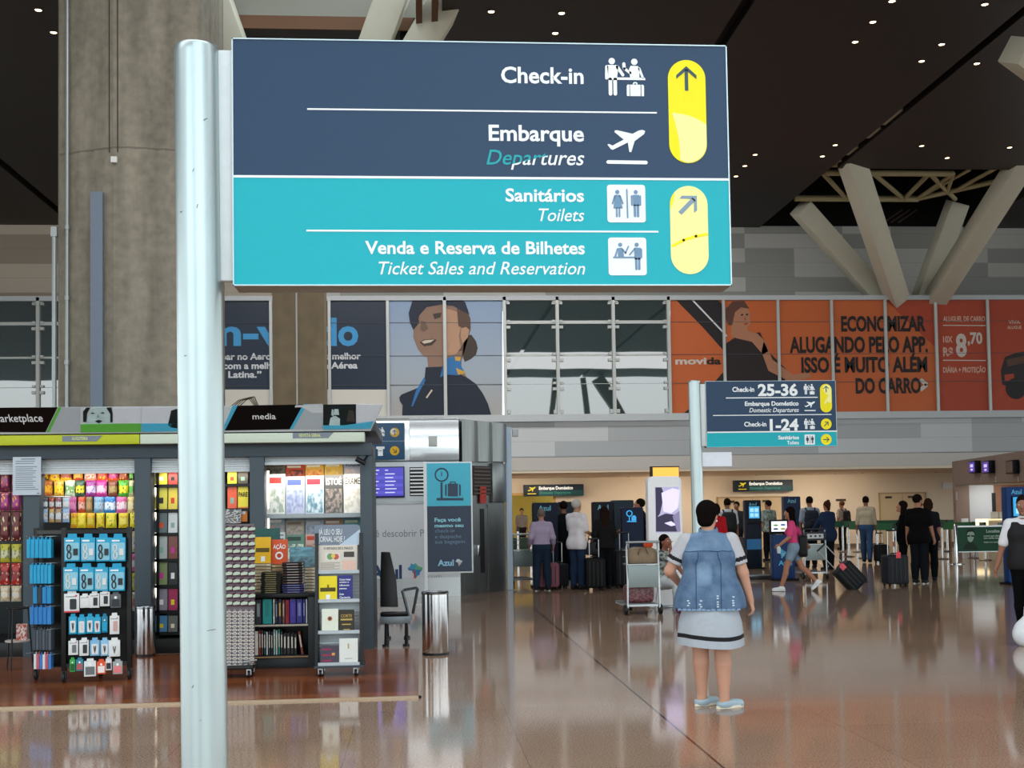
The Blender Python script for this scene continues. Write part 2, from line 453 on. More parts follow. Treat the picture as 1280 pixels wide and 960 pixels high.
    if hk != 'bald':
        q = Sdf(); q.ell(hp(0, -.02, .043), Vector((.086, .103, .098)) * hs, .02, E3)
        q.plane(hp(0, .052, .03), HM @ Vector((0, 1, -.55))); q.plane(hp(0, -.06, -.055), HM @ Vector((0, .5, -1)))
        if hk in ('long', 'ponytail', 'bob'):
            l_ = {'long': .30, 'ponytail': .2, 'bob': .10}[hk]
            q2 = Sdf(); w_ = .055 if hk != 'ponytail' else .0
            q2.cap(hp(-w_, -.055, .0), hp(-w_ * .8, -.085, -l_), .05 * hs, .032 * hs, .03); q2.cap(hp(w_, -.055, .0), hp(w_ * .8, -.085, -l_), .05 * hs, .032 * hs, .03); q2.cap(hp(0, -.05, .03), hp(0, -.095, -l_ - .02), .055 * hs, .03 * hs, .03)
            for i in (1, -1):
                if hk != 'ponytail': q2.cap(hp(i * .066, -.01, .03), hp(i * .075, -.02, -l_ * .7), .03 * hs, .02 * hs, .02)
            VFh = [q.mesh(.008), q2.mesh(.008)]
        else: VFh = [q.mesh(.008)]
        if hk == 'bun':
            q2 = Sdf(); q2.ell(hp(0, -.065, .125), Vector((.045, .045, .042)) * hs); q2.cap(hp(0, -.06, .0), hp(0, -.075, -.08), .06 * hs, .04 * hs, .03); VFh.append(q2.mesh(.008))
        mesh_obj('hair', VFh, hcm, root)
    if st.get('beard'):
        q = Sdf(); q.ell(hp(0, .04, -.055), Vector((.058, .06, .062)) * hs, .02, E3); q.plane(hp(0, 0, -.03), HM @ Vector((0, .25, 1))); q.plane(hp(0, .0, 0), HM @ Vector((0, -1, 0))); mesh_obj('beard', [q.mesh(.008)], hcm, root)
    # ---- clothes
    if st.get('top'):
        c, frac, hem = st['top'][:3]; m = st['top'][3] if len(st['top']) > 3 else mat(c, .85, noise=.08, scale=18, bump=.08, spec=.06)
        q = Sdf(); torso(q, .013)
        if hem < .9: q.cap((Vector((-.068, -.01, .86 + dz)) + off) * s, (Vector((.068, -.01, .86 + dz)) + off) * s, (.122 * fat * (1.06 if f else 1) + .018) * s, None, .06, .85)
        if frac > 0:
            for i in (1, -1): arm(q, i, .011, frac, .012 if frac < 1.5 else .006)
        q.plane(U(0, -.012, 1.492), RU @ Vector((0, .4, 1)))
        q.plane((Vector((0, 0, hem + dz)) + off) * s, (0, 0, -1))
        if 0 < frac < 1:
            for i in (1, -1):
                pass
        mesh_obj('shirt', [q.mesh(min(vx, .012))], m, root, st.get('topfn'))
        if st.get('collar'):
            mb = MB(); cc = U(0, -.006, 1.475); mb.M = Matrix.Translation(cc) @ RU.to_4x4() @ Matrix.Rotation(.3, 4, 'X')
            mb.tube([(.066 * s * cos(2 * pi * k / 18), .062 * s * sin(2 * pi * k / 18), 0) for k in range(18)], .016 * s, 8, closed=True); mb.build('collar', mat(st['collar'], .8), root, smooth=True)
    b = st.get('bottom', ('trousers', '20242c'))
    if b and b[0] in ('trousers', 'shorts'):
        q = Sdf(); q.cap((Vector((-.065, -.01, hz)) + off) * s, (Vector((.065, -.01, hz)) + off) * s, (.121 * (1.06 if f else 1) * fat + .012) * s, None, .05, .86)
        fr = 1.93 if b[0] == 'trousers' else .5
        for i in (1, -1): leg(q, i, .011 if b[0] == 'trousers' else .022, fr, .014 if b[0] == 'trousers' else .02)
        q.plane((Vector((0, 0, hz + .10)) + off) * s, (0, 0, 1))
        mesh_obj(b[0], [q.mesh(min(vx, .012))], mat(b[1], .85, noise=.12, scale=14, bump=.08, spec=.06), root)
    for i in (1, -1):
        if st.get('shoe') == 'none': break
        D_, yaw, pit = fd[i]; a0 = an[i]; fl = Vector((0, 0, -1)) if abs(pit) < .2 else Vector((D_.x * D_.z, D_.y * D_.z, -(1 - D_.z ** 2))).normalized()
        if abs(pit) < .2: D_ = Vector((D_.x, D_.y, 0)).normalized()
        q = Sdf(); low = st.get('lowshoe')
        q.cap(a0 + fl * .042 * s - D_ * .032 * s, a0 + fl * .05 * s + D_ * .02 * s, .046 * s, .045 * s, .02); q.cap(a0 + fl * .046 * s, a0 + fl * .058 * s + D_ * .155 * s, .046 * s, .037 * s, .02)
        if not low: q.cap(a0 + fl * .0 * s, a0 + fl * .03 * s, .046 * s, .047 * s, .02)
        q.plane(a0 + fl * .083 * s, fl); q.plane(a0 + fl * (.028 if low else -.02) * s - D_ * .02 * s, -fl + D_ * (-.12 if low else .25))
        so = mesh_obj('shoe', [q.mesh(.009)], mat(st.get('shoe', '17181a'), .6, noise=.05, spec=.15), root)
        mb = MB(); cen = a0 + fl * .076 * s + D_ * .055 * s; R3 = Matrix((D_.cross(-fl), D_, -fl)).transposed().to_4x4(); mb.M = Matrix.Translation(cen) @ R3
        p = [(.042 * s * cos(2 * pi * k / 20) * (1 + .12 * sin(2 * pi * k / 20)), .137 * s * sin(2 * pi * k / 20)) for k in range(20)]
        z0, z1 = -.009 * s, .012 * s; mb.add([(x, y, z0) for x, y in p] + [(x, y, z1) for x, y in p], [tuple(range(19, -1, -1)), tuple(range(20, 40))] + [(k, (k + 1) % 20, (k + 1) % 20 + 20, k + 20) for k in range(20)])
        mb.build('sole', mat(st.get('sole', '1c1c1c'), .7), so, smooth=True)
    return root, dict(sh=sh, el=el, wr=wr, kn=kn, an=an, hip=hip, hp=hp, U=U, s=s, RU=RU, hc=hc, HM=HM)
# ================================================================ SETTING
CZ = 11.12
# ---- floor: polished granite with tile joints and expansion joints
m_floor, N, L, B = nodemat('polished_granite')
geo = N.new('ShaderNodeNewGeometry'); sep = N.new('ShaderNodeSeparateXYZ'); L.new(geo.outputs['Position'], sep.inputs[0])
n1 = N.new('ShaderNodeTexNoise'); n1.inputs['Scale'].default_value = 90; n1.inputs['Detail'].default_value = 3
n2 = N.new('ShaderNodeTexNoise'); n2.inputs['Scale'].default_value = .9; n2.inputs['Detail'].default_value = 2
for q in (n1, n2): L.new(geo.outputs['Position'], q.inputs['Vector'])
r1 = N.new('ShaderNodeValToRGB'); L.new(n1.outputs['Fac'], r1.inputs[0])
e = r1.color_ramp.elements
e[0].position = .32; e[0].color = (*lin('7a604e'), 1); e[1].position = .68; e[1].color = (*lin('b99c85'), 1)
def mth(op, a, b=None, c=None):
    q = N.new('ShaderNodeMath'); q.operation = op
    for i, v in enumerate((a, b, c)):
        if v is None: continue
        if isinstance(v, (int, float)): q.inputs[i].default_value = v
        else: L.new(v, q.inputs[i])
    return q.outputs[0]
TX, TY = 1.14, 1.14
fx = mth('DIVIDE', mth('SUBTRACT', sep.outputs[0], 1.79), TX); fy = mth('DIVIDE', mth('SUBTRACT', sep.outputs[1], .35), TY)
cell = N.new('ShaderNodeCombineXYZ'); L.new(mth('FLOOR', fx), cell.inputs[0]); L.new(mth('FLOOR', fy), cell.inputs[1])
wn = N.new('ShaderNodeTexWhiteNoise'); L.new(cell.outputs[0], wn.inputs['Vector'])
dx = mth('MULTIPLY', mth('ABSOLUTE', mth('SUBTRACT', mth('FRACT', mth('ADD', fx, .5)), .5)), TX)
dy = mth('MULTIPLY', mth('ABSOLUTE', mth('SUBTRACT', mth('FRACT', mth('ADD', fy, .5)), .5)), TY)
jt = mth('LESS_THAN', mth('MINIMUM', dx, dy), .0022)
ej = mth('LESS_THAN', mth('ABSOLUTE', mth('SUBTRACT', sep.outputs[0], 1.79)), .009)
val = mth('ADD', mth('MULTIPLY', wn.outputs['Value'], .10), mth('ADD', mth('MULTIPLY', n2.outputs['Fac'], .25), .83))
hsv = N.new('ShaderNodeHueSaturation'); L.new(r1.outputs[0], hsv.inputs['Color']); L.new(val, hsv.inputs['Value'])
mj = N.new('ShaderNodeMix'); mj.data_type = 'RGBA'; L.new(mth('MULTIPLY', jt, .6), mj.inputs[0]); L.new(hsv.outputs[0], mj.inputs[6]); mj.inputs[7].default_value = (*lin('4a3527'), 1)
mk = N.new('ShaderNodeMix'); mk.data_type = 'RGBA'; L.new(mth('MULTIPLY', ej, .9), mk.inputs[0]); L.new(mj.outputs[2], mk.inputs[6]); mk.inputs[7].default_value = (*lin('1d1612'), 1)
L.new(mk.outputs[2], B.inputs['Base Color'])
B.inputs['Roughness'].default_value = .07
L.new(mth('ADD', .05, mth('MULTIPLY', n2.outputs['Fac'], .06)), B.inputs['Roughness'])
B.inputs['IOR'].default_value = 1.52
f = MB(); f.add([(-41, -10, 0), (51, -10, 0), (51, 60, 0), (-41, 60, 0)], [(0, 1, 2, 3)])
struct(f.build('floor', m_floor))

# ---- ceiling: dark timber slats, gaps and two strut openings
m_ceil, N, L, B = nodemat('dark_slat_ceiling')
geo = N.new('ShaderNodeNewGeometry'); sep = N.new('ShaderNodeSeparateXYZ'); L.new(geo.outputs['Position'], sep.inputs[0])
fr = mth('FRACT', mth('MULTIPLY', sep.outputs[1], 6.0))
sl = mth('LESS_THAN', fr, .8)
mx = N.new('ShaderNodeMix'); mx.data_type = 'RGBA'; L.new(sl, mx.inputs[0])
mx.inputs[6].default_value = (.004, .003, .002, 1); mx.inputs[7].default_value = (*lin('1a130f'), 1)
L.new(mx.outputs[2], B.inputs['Base Color']); B.inputs['Roughness'].default_value = .55
def ceil_quad(mb, x0, x1, y0, y1, z=CZ, t=.25):
    mb.box(x0, x1, y0, y1, z, z + t)
GX = [(-11.25, -11.0), (6.2, 6.45), (11.75, 11.97)]
OL = (-4.3, .55, 18.5, 23.55)       # opening over the left column
OR = (11.97, 19.0, 32.9, 40.0)      # opening over the right struts
c = MB()
ceil_quad(c, -41, -11.25, -10, 40)
ceil_quad(c, -11.0, OL[0], -10, 40)
ceil_quad(c, OL[0], OL[1], -10, OL[2]); ceil_quad(c, OL[0], OL[1], OL[3], 40)
ceil_quad(c, OL[1], 6.2, -10, 40)
ceil_quad(c, 6.45, 11.75, -10, 40)
ceil_quad(c, OR[0], OR[1], -10, OR[2])
ceil_quad(c, OR[1], 51, -10, 40)
struct(c.build('ceiling', m_ceil))
dk = mat('14100d', .8)
m_up = mat('8d8a80', .8)
g = MB()
for a, b in GX: g.box(a, b, -10, 32.9 if a > 11 else 40, CZ + .2, CZ + .5)
g.box(OR[0] - .2, OR[1] + .2, OR[2] - .3, 40.4, CZ + 3.0, CZ + 3.2)
g.box(OR[0] - .25, OR[0], OR[2] - .3, 40.4, CZ + .25, CZ + 3.1); g.box(OR[1], OR[1] + .25, OR[2] - .3, 40.4, CZ + .25, CZ + 3.1)
g.box(OR[0], OR[1], OR[2] - .3, OR[2], CZ + .25, CZ + 3.1)
g.box(OR[0] - .2, OR[1] + .2, 40.35, 40.5, CZ - .3, CZ + 3.1)
struct(g.build('trim_1', dk))
g = MB()
for a, b in ((28.2, 29.3), (29.6, 30.4), (31.2, 31.9)): g.box(11.78, 11.94, a, b, CZ + .08, CZ + .16)
struct(g.build('trim_10', mat('b9b6a4', .6)))
u = MB()
u.box(OL[0], OL[1], OL[3], OL[3] + .3, CZ + .25, CZ + 4); u.box(OL[0], OL[1], OL[2], OL[3], CZ + 4, CZ + 4.2)
u.box(OL[0] - .3, OL[0], OL[2], OL[3], CZ + .25, CZ + 4)
struct(u.build('trim_2', m_up))
sb = MB()
sb.box(OL[0], OL[1] - .55, OL[3] - .02, OL[3] + .02, CZ - .02, CZ + .24)
sb.box(OL[1] - .5, OL[1] - .38, OL[2], OL[3], CZ - .15, CZ + .25); sb.box(OL[1] - .2, OL[1] - .08, OL[2], OL[3], CZ - .15, CZ + .25)
struct(sb.build('trim_3', mat('6a4a35', .7)))

# ---- cladding material: staggered grey boards
def cladding(name, ca, cb, cw, ch, ox, oz, axis=0):
    global N, L
    m, N, L, B = nodemat(name)
    geo = N.new('ShaderNodeNewGeometry'); sep = N.new('ShaderNodeSeparateXYZ'); L.new(geo.outputs['Position'], sep.inputs[0])
    X = mth('DIVIDE', mth('SUBTRACT', sep.outputs[axis], ox), cw); Z = mth('DIVIDE', mth('SUBTRACT', sep.outputs[2], oz), ch)
    cmb = N.new('ShaderNodeCombineXYZ'); L.new(mth('FLOOR', X), cmb.inputs[0]); L.new(mth('FLOOR', Z), cmb.inputs[1])
    wn = N.new('ShaderNodeTexWhiteNoise'); L.new(cmb.outputs[0], wn.inputs['Vector'])
    rp = N.new('ShaderNodeValToRGB'); L.new(wn.outputs['Value'], rp.inputs[0]); rp.color_ramp.interpolation = 'CONSTANT'
    e = rp.color_ramp.elements; e[0].color = (*lin(ca), 1); e[1].position = .52; e[1].color = (*lin(cb), 1)
    seam = mth('LESS_THAN', mth('FRACT', Z), .04)
    mx = N.new('ShaderNodeMix'); mx.data_type = 'RGBA'; L.new(mth('MULTIPLY', seam, .25), mx.inputs[0]); L.new(rp.outputs[0], mx.inputs[6]); mx.inputs[7].default_value = (.1, .1, .1, 1)
    L.new(mx.outputs[2], B.inputs['Base Color']); B.inputs['Roughness'].default_value = .55
    return m
m_clad = cladding('grey_board_cladding', '9d9d98', 'c3c2bd', 1.72, .50, .9, 8.4)
m_fas = cladding('pale_board_fascia', 'a3a8ab', 'bcc0c3', 1.72, .47, .9, 3.25)
m_cladl = cladding('taupe_board_cladding', '9a8c7d', 'bdb0a0', 3.4, .48, -11.6, 8.4)
wl = MB(); wl.box(-41, -3, 40, 40.3, 8.3, CZ + 4); struct(wl.build('wall_back_left', m_cladl))
wl = MB(); wl.box(-3, 24.2, 40, 40.3, 8.3, CZ + .05); struct(wl.build('wall_back_upper', m_clad))
wl = MB(); wl.box(24.0, 24.3, 36.5, 40, 8.3, CZ + 4); struct(wl.build('wall_right_return', cladding('grey_board_return', 'a29d90', 'bdb8ab', 1.72, .50, 36.5, 8.4, 1)))
wl = MB(); wl.box(-41, 51, 37.9, 40, 8.25, 8.4)
wl.box(-41, 51, 37.78, 37.98, 4.36, 4.58)
struct(wl.build('trim_4', mat('b6bcc0', .45)))
wl = MB(); wl.box(-41, 51, 38.0, 38.3, 3.24, 4.40); struct(wl.build('wall_fascia_upper', m_fas))
wl = MB(); wl.box(-41, 51, 37.88, 38.3, 2.80, 3.22); struct(wl.build('wall_fascia_lower', mat('bab7b2', .5)))
wl = MB(); wl.box(-41, 51, 38.05, 38.3, 3.21, 3.25); struct(wl.build('trim_5', mat('55524e', .6)))
wl = MB(); wl.box(-41, 51, 37.9, 46, 2.72, 2.80); struct(wl.build('ceiling_soffit', mat('d6c8b4', .6)))
m_cream = mat('d9cab4', .6, noise=.04, scale=2)
wl = MB(); wl.box(5.0, 51, 44, 44.2, 0, 2.74); wl.box(-41, 1.0, 44, 44.2, 0, 2.74); wl.box(1.0, 5.0, 44, 44.2, 2.12, 2.74)
struct(wl.build('wall_back', m_cream))
wl = MB(); wl.box(0, 6.0, 52, 52.2, 0, 2.8); struct(wl.build('wall_back_hall', mat('8f8238', .6)))
wl = MB(); wl.box(.5, 5.5, 44.2, 52, 2.74, 2.8); struct(wl.build('ceiling_back_hall', mat('c9b680', .6)))
area('back_hall_lamp', (3, 49, 2.7), (3, 50.2, 0), 3, .6, 110, (1, .86, .5))
wl = MB()
for x in (0.98, 4.92): wl.box(x, x + .1, 43.95, 44.0, 0, 2.16)
wl.box(.98, 5.02, 43.95, 44.0, 2.1, 2.18)
struct(wl.build('trim_6', mat('c99a5a', .5)))
wl = MB(); wl.box(-41, 51, 43.97, 44.0, 0, .12); struct(wl.build('baseboard_back', mat('6e6155', .5)))

# ---- glazed band: panes, mullions, transoms
GY = 38.0
m_glass, N, L, B = nodemat('dark_reflective_glass')
B.inputs['Base Color'].default_value = (*lin('2c3b3c'), 1); B.inputs['Roughness'].default_value = .015; B.inputs['IOR'].default_value = 2.6
nz = N.new('ShaderNodeTexNoise'); nz.inputs['Scale'].default_value = .35
bp = N.new('ShaderNodeBump'); bp.inputs['Strength'].default_value = .05; bp.inputs['Distance'].default_value = .25
L.new(nz.outputs['Fac'], bp.inputs['Height']); L.new(bp.outputs[0], B.inputs['Normal'])
m_alu = mat('b4b8b6', .4, .3)
ZT, ZB = 8.36, 4.58
def xs_at(px): return P(px, 440, GY).x
TR = [ZT, P(700, 403, GY).z, P(700, 444, GY).z, P(700, 480, GY).z, ZB]
def bay_window(num, x0, x1, last=False):
    p = MB(); p.box(x0, x1, GY, GY + .03, ZB, ZT)
    o = struct(p.build('window_%d' % num, m_glass))
    fr = MB(); fr.box(x0 - .05, x0 + .05, GY - .10, GY - .001, ZB, ZT)
    if last: fr.box(x1 - .05, x1 + .05, GY - .10, GY - .001, ZB, ZT)
    fr.box(x0, x1, GY - .08, GY - .001, ZT - .06, ZT); fr.box(x0, x1, GY - .05, GY - .001, TR[1] - .05, TR[1] + .05)
    fr.box(x0, x1, GY - .02, GY - .001, TR[2] - .03, TR[2] + .03); fr.box(x0, x1, GY - .015, GY - .001, TR[3] - .008, TR[3] + .008)
    for t in TR[:-1]:
        for x, sg in ((x0, 1), (x1, -1)):
            fr.cbox((x + sg * .12, GY - .05, t - .16), (.12, .09, .09)) if t != ZT else fr.cbox((x + sg * .1, GY - .05, t - .16), (.09, .09, .05))
            fr.cbox((x + sg * .12, GY - .05, t + .03 if t != ZT else t - .2), (.1, .09, .07))
    for x, sg in ((x0, 1), (x1, -1)): fr.cbox((x + sg * .11, GY - .05, ZB + .1), (.1, .09, .12))
    fr.build('window_frame', m_alu, o)
    return o
WX = [xs_at(v) for v in (631, 697, 767, 836)]
k = 1
for a, b in zip(WX[:-1], WX[1:]): bay_window(k, a, b, b == WX[-1]); k += 1
LX = [xs_at(v) for v in (-165, -95, -24, 48, 120, 195, 268)]
for a, b in zip(LX[:-1], LX[1:]): bay_window(k, a, b, b == LX[-1]); k += 1
# mullion bars in front of the printed film
fm = MB()
for v in (339, 412, 485, 556, 905, 973, 1040, 1107, 1170, 1235, 1300): 
    x = P(v, 445, GY).x; fm.box(x - .045, x + .045, GY - .09, GY - .02, ZB, ZT)
struct(fm.build('trim_7', m_alu))
fm = MB()
for z in TR[1:4]: fm.box(P(150, 440, GY).x, P(631, 440, GY).x, GY - .03, GY - .018, z - .006, z + .006); fm.box(P(838, 440, GY).x, P(1335, 440, GY).x, GY - .03, GY - .018, z - .006, z + .006)
struct(fm.build('trim_9', mat('50545a', .6)))

# ---- facade struts behind the camera are seen mirrored in the panes
m_strut = mat('c9c6b4', .65, noise=.05, scale=4)
fs = MB()
for x in (-20, -3, 16.4, 34):
    for d in (-3.6, 3.6): fs.beam((x, -8.6, 5.0), (x + d, -8.6, 10.9), .8, .8)
    fs.beam((x, -8.6, 0), (x, -8.6, 5.4), 1.0, 1.0)
fs.beam((8.6, -8.6, 0), (9.7, -8.6, 10.9), .35, .35); fs.beam((13.0, -8.6, 0), (11.8, -8.6, 10.9), .35, .35)
struct(fs.build('trim_8', mat('6b6e6a', .7)))
# far apron seen in the mirrored panes: ground outside
gx = MB(); gx.box(-120, 130, -120, -10, -.6, -.1); struct(gx.build('floor_outside', mat('8f9291', .9)))

# ---- columns and struts
m_conc, N, L, B = nodemat('board_marked_concrete')
tc = N.new('ShaderNodeTexCoord'); sep = N.new('ShaderNodeSeparateXYZ'); L.new(tc.outputs['Object'], sep.inputs[0])
mp = N.new('ShaderNodeMapping'); mp.inputs['Scale'].default_value = (3, 3, .35); L.new(tc.outputs['Object'], mp.inputs[0])
n1 = N.new('ShaderNodeTexNoise'); n1.inputs['Scale'].default_value = 1.2; n1.inputs['Detail'].default_value = 6; L.new(mp.outputs[0], n1.inputs['Vector'])
n2 = N.new('ShaderNodeTexNoise'); n2.inputs['Scale'].default_value = 7; n2.inputs['Detail'].default_value = 8; L.new(tc.outputs['Object'], n2.inputs['Vector'])
rp = N.new('ShaderNodeValToRGB'); L.new(mth('ADD', mth('MULTIPLY', n1.outputs['Fac'], .6), mth('MULTIPLY', n2.outputs['Fac'], .4)), rp.inputs[0])
e = rp.color_ramp.elements; e[0].position = .3; e[0].color = (*lin('645d51'), 1); e[1].position = .7; e[1].color = (*lin('979080'), 1)
seamz = mth('LESS_THAN', mth('ABSOLUTE', mth('SUBTRACT', sep.outputs[2], mth('ADD', 7.18, mth('MULTIPLY', n2.outputs['Fac'], .06)))), .015)
mx = N.new('ShaderNodeMix'); mx.data_type = 'RGBA'; L.new(mth('MULTIPLY', seamz, .5), mx.inputs[0]); L.new(rp.outputs[0], mx.inputs[6]); mx.inputs[7].default_value = (*lin('3c362d'), 1)
L.new(mx.outputs[2], B.inputs['Base Color']); B.inputs['Roughness'].default_value = .75
def octo(cx, cy, hw, hd, ch, z0, z1, mb):
    p = [(-hw + ch, -hd), (hw - ch, -hd), (hw, -hd + ch), (hw, hd - ch), (hw - ch, hd), (-hw + ch, hd), (-hw, hd - ch), (-hw, -hd + ch)]
    v = [(cx + a, cy + b, z) for z in (z0, z1) for a, b in p]
    mb.add(v, [tuple(range(7, -1, -1)), tuple(range(8, 16))] + [(i, (i + 1) % 8, (i + 1) % 8 + 8, i + 8) for i in range(8)])
# big column: corner at px 140, left face recedes
CYC = 18.6
xl, xc, xr = P(68, 300, CYC + .55).x, P(142, 300, CYC).x, P(252, 300, CYC + .3).x
cb = MB()
p = [(xl, CYC + .75), (xl + .12, CYC + .42), (xc - .04, CYC + .02), (xc, CYC), (xc + .04, CYC), (xr, CYC + .2), (xr + .1, CYC + .5), (xr + .05, CYC + 2.2), (xl, CYC + 2.2)]
v = [(a, b, z) for z in (0, CZ + .2) for a, b in p]; n = len(p)
cb.add(v, [tuple(range(n - 1, -1, -1)), tuple(range(n, 2 * n))] + [(i, (i + 1) % n, (i + 1) % n + n, i + n) for i in range(n)])
col = cb.build('concrete_column', m_conc)
tag(col, 'massive raw concrete column with a vertical edge rising behind the market kiosk', 'column')
def onface(px, py):  # point on the left face of the big column
    t = (px - 68) / 74; return P(px, py, CYC + .42 - .42 * max(0, (px - 78) / 64) - .03)
cd = MB()
a = onface(85, 0); b = onface(88, 505)
cd.cyl((a.x, a.y - .03, CZ), (a.x, a.y - .03, 2.6), .03, 10)
for z in (6.0, 4.9, 3.9): cd.cyl((a.x, a.y - .03, z), (a.x, a.y - .03, z + .07), .042, 10)
cd.build('conduit', mat('9aa0a0', .4, .6), col)
cd = MB(); a = P(68, 290, CYC + .3); cd.cyl((a.x, a.y, a.z), (a.x, a.y, 2.4), .035, 10); cd.cbox((a.x, a.y, a.z), (.09, .08, .15))
cd.build('conduit', mat('9aa0a0', .4, .6), col)
cd = MB(); a = P(122, 241, CYC + .05); cd.box(a.x - .09, a.x + .09, CYC - .02, CYC + .1, 2.4, a.z)
cd.build('cable_duct', mat('6f7b8a', .5), col)
cd = MB(); a = P(143, 200, CYC - .02); cd.cbox((a.x, CYC - .03, a.z), (.09, .06, .09)); cd.build('sensor', mat('d8d8d4', .4), col)
cd = MB(); 
for v in (136, 147): 
    a = P(v, 100, CYC); cd.box(a.x - .008, a.x + .008, CYC - .004 + (0 if v > 140 else .03), CYC + .06, P(140, 190, CYC).z, CZ)
cd.build('groove', mat('3f3a31', .8), col)
# second column at mid distance
x0, x1 = P(340, 440, 26.).x, P(405, 440, 26.).x
cb = MB(); octo((x0 + x1) / 2, 26.5, (x1 - x0) / 2, .55, .16, 0, 7.5, cb)
m_conc2 = mat('8b7a62', .8, noise=.3, scale=3)
col2 = cb.build('concrete_column', m_conc2)
tag(col2, 'slimmer stained concrete column in front of the blue welcome banner', 'column')
cd = MB(); xm = (x0 + x1) / 2 - .02; cd.cyl((xm, 25.93, 7.4), (xm, 25.93, 0), .018, 8); cd.build('conduit', mat('cfd0cc', .4), col2)
tip = Vector(((x0 + x1) / 2, 26.5, 7.4))
for nm, px, py, Yt, wd in (('pale strut rising left from the slim column to the ceiling', 258, -10, 22.6, .80),
                           ('pale grey strut rising right from the slim column above the big sign', 492, -8, 22.8, .60),
                           ('cream strut beside a dark box reaching the ceiling above the big sign', 552, 12, 22.9, .62)):
    sb = MB(); q = P(px, py, Yt); d = (q - tip)
    sb.beam(tip + d * .03, q + d * .12, wd, wd, (0, 1, .2)); tag(sb.build('roof_strut', m_strut, bevel=.03), nm, 'strut', 'struts of the slim column')
bx = MB(); q = P(520, 28, 23.9); bx.cbox((q.x - .1, 23.9, CZ - .19), (.45, .5, .36)); tag(bx.build('loudspeaker_box', dk, bevel=.02), 'small dark box fixed under the ceiling beside the cream strut', 'box')
# right strut tree
base = P(1138, 392, 38.9)
for nm, px, py, Yt in (('lowest pale strut leaning left from the strut base above the orange advert', 1003, 262, 37.2),
                       ('broad strut rising left of centre to the ceiling edge above the orange advert', 1066, 205, 32.9),
                       ('short rear strut between the two long ones above the orange advert', 1196, 256, 37.6),
                       ('broad strut rising right to the ceiling edge above the orange advert', 1273, 208, 32.9)):
    sb = MB(); q = P(px, py, Yt); d = q - base; off = Vector(((px - 1138) * .004, 0, 0))
    sb.beam(base + off, q + d * (.02 if Yt > 36 else .06), .60, .60, (0, 1, .15)); tag(sb.build('roof_strut', m_strut, bevel=.02), nm, 'strut', 'struts of the right tree')
st = MB(); q = P(1268, 62, 22.5); q2 = P(1345, 120, 23.5); st.beam(q, q2, .55, .55, (0, 1, .3)); tag(st.build('roof_strut', m_strut, bevel=.02), 'pale strut end cut off by the top right corner', 'strut')
# lattice truss lying in the opening
tz = CZ + .12
tb = MB()
m_tr = mat('b5a982', .55, .1)
x0, x1 = 11.9, 18.6
yA, yB = 33.75, 36.6
X1 = P(1192, 222, yA).x
tb.cyl((x0, yA, tz), (X1, yA, tz), .09, 10); tb.cyl((x0, yA - .5, tz + .12), (X1 + .3, yA - .5, tz + .12), .1, 10); tb.cyl((x0, yB, tz), (X1 + .15, yB, tz), .10, 10)
pts = []
for row, px in (('a', 1028), ('b', 1058), ('a', 1091), ('b', 1130), ('a', 1162), ('b', 1194)):
    Yr = yA if row == 'a' else yB; pts.append((P(px, 221 if row == 'a' else 251, Yr).x, Yr, tz))
for a, b in zip(pts[:-1], pts[1:]): tb.cyl(a, b, .07, 8)
tb.cyl((X1, yA, tz), (X1 + .1, yB, tz), .06, 8)
tb.cyl((X1 + .1, yB, tz), (X1 + 2.6, yA - .4, tz), .08, 8); tb.cyl((X1, yA, tz), (X1 + .7, yB - .9, tz), .06, 8); tb.cyl((X1 + .9, yB - 1.0, tz), (X1 + 1.0, yA - .6, tz), .06, 8)
tb.cyl((X1 + .1, yB, tz), (X1 + .3, yA - .4, tz), .05, 8)
tag(tb.build('roof_truss', m_tr, smooth=True), 'cream tubular lattice truss across the dark opening in the ceiling at right', 'truss')
pp = MB()
for i in range(3): pp.cyl(P(1105 + i * 9, 278, 39), P(1128 + i * 9, 262, 39), .03, 6)
tag(pp.build('pipe_run', mat('4b3a33', .6)), 'thin dark pipes crossing the shadow below the lattice truss', 'pipes')

# ---- downlights
m_lamp = mat('ffd9a8', .5, emit=7., noise=0); m_rim = mat('3a332c', .4, .4)
DL = [(48, 12), (67, 40), (614, 14), (702, 16), (694, 41), (1115, 1), (1231, 5), (1091, 27), (1069, 52), (1177, 55), (1152, 76), (1221, 79),
      (1044, 181), (1028, 195), (1152, 182), (1184, 197), (1262, 184), (944, 193), (931, 207), (920, 220)]
DL.sort()
proto = thing('ceiling_downlight', 'x', 'ceiling lamp', (0, 0, 0), 0, 'downlights in the dark ceiling')
mb = MB(); mb.lathe([(.06, -.01), (.07, -.018), (.08, -.005), (.08, .01)], n=16); mb.build('rim', m_rim, proto, smooth=True)
mb = MB(); mb.lathe([(.001, -.014), (.06, -.012), (.06, 0)], n=16); mb.build('lamp', m_lamp, proto, smooth=True)
for i, (x, y) in enumerate(DL):
    q = G(x, y, CZ); lab = 'round downlight in the dark ceiling, %s from the left in the photo' % ORD[i]
    if i == 0: proto.location = q; proto['label'] = lab
    else: copy_thing(proto, q, 0, lab)
for i, (x, y) in enumerate([(716, 598), (786, 596), (946, 594), (1044, 592), (1078, 591), (1098, 591), (1170, 590)]):
    copy_thing(proto, G(x, y, 2.722), 0, 'small warm spot under the far soffit, %s from the left' % ORD[i], 'spots under the far soffit', (.6, .6, .6))
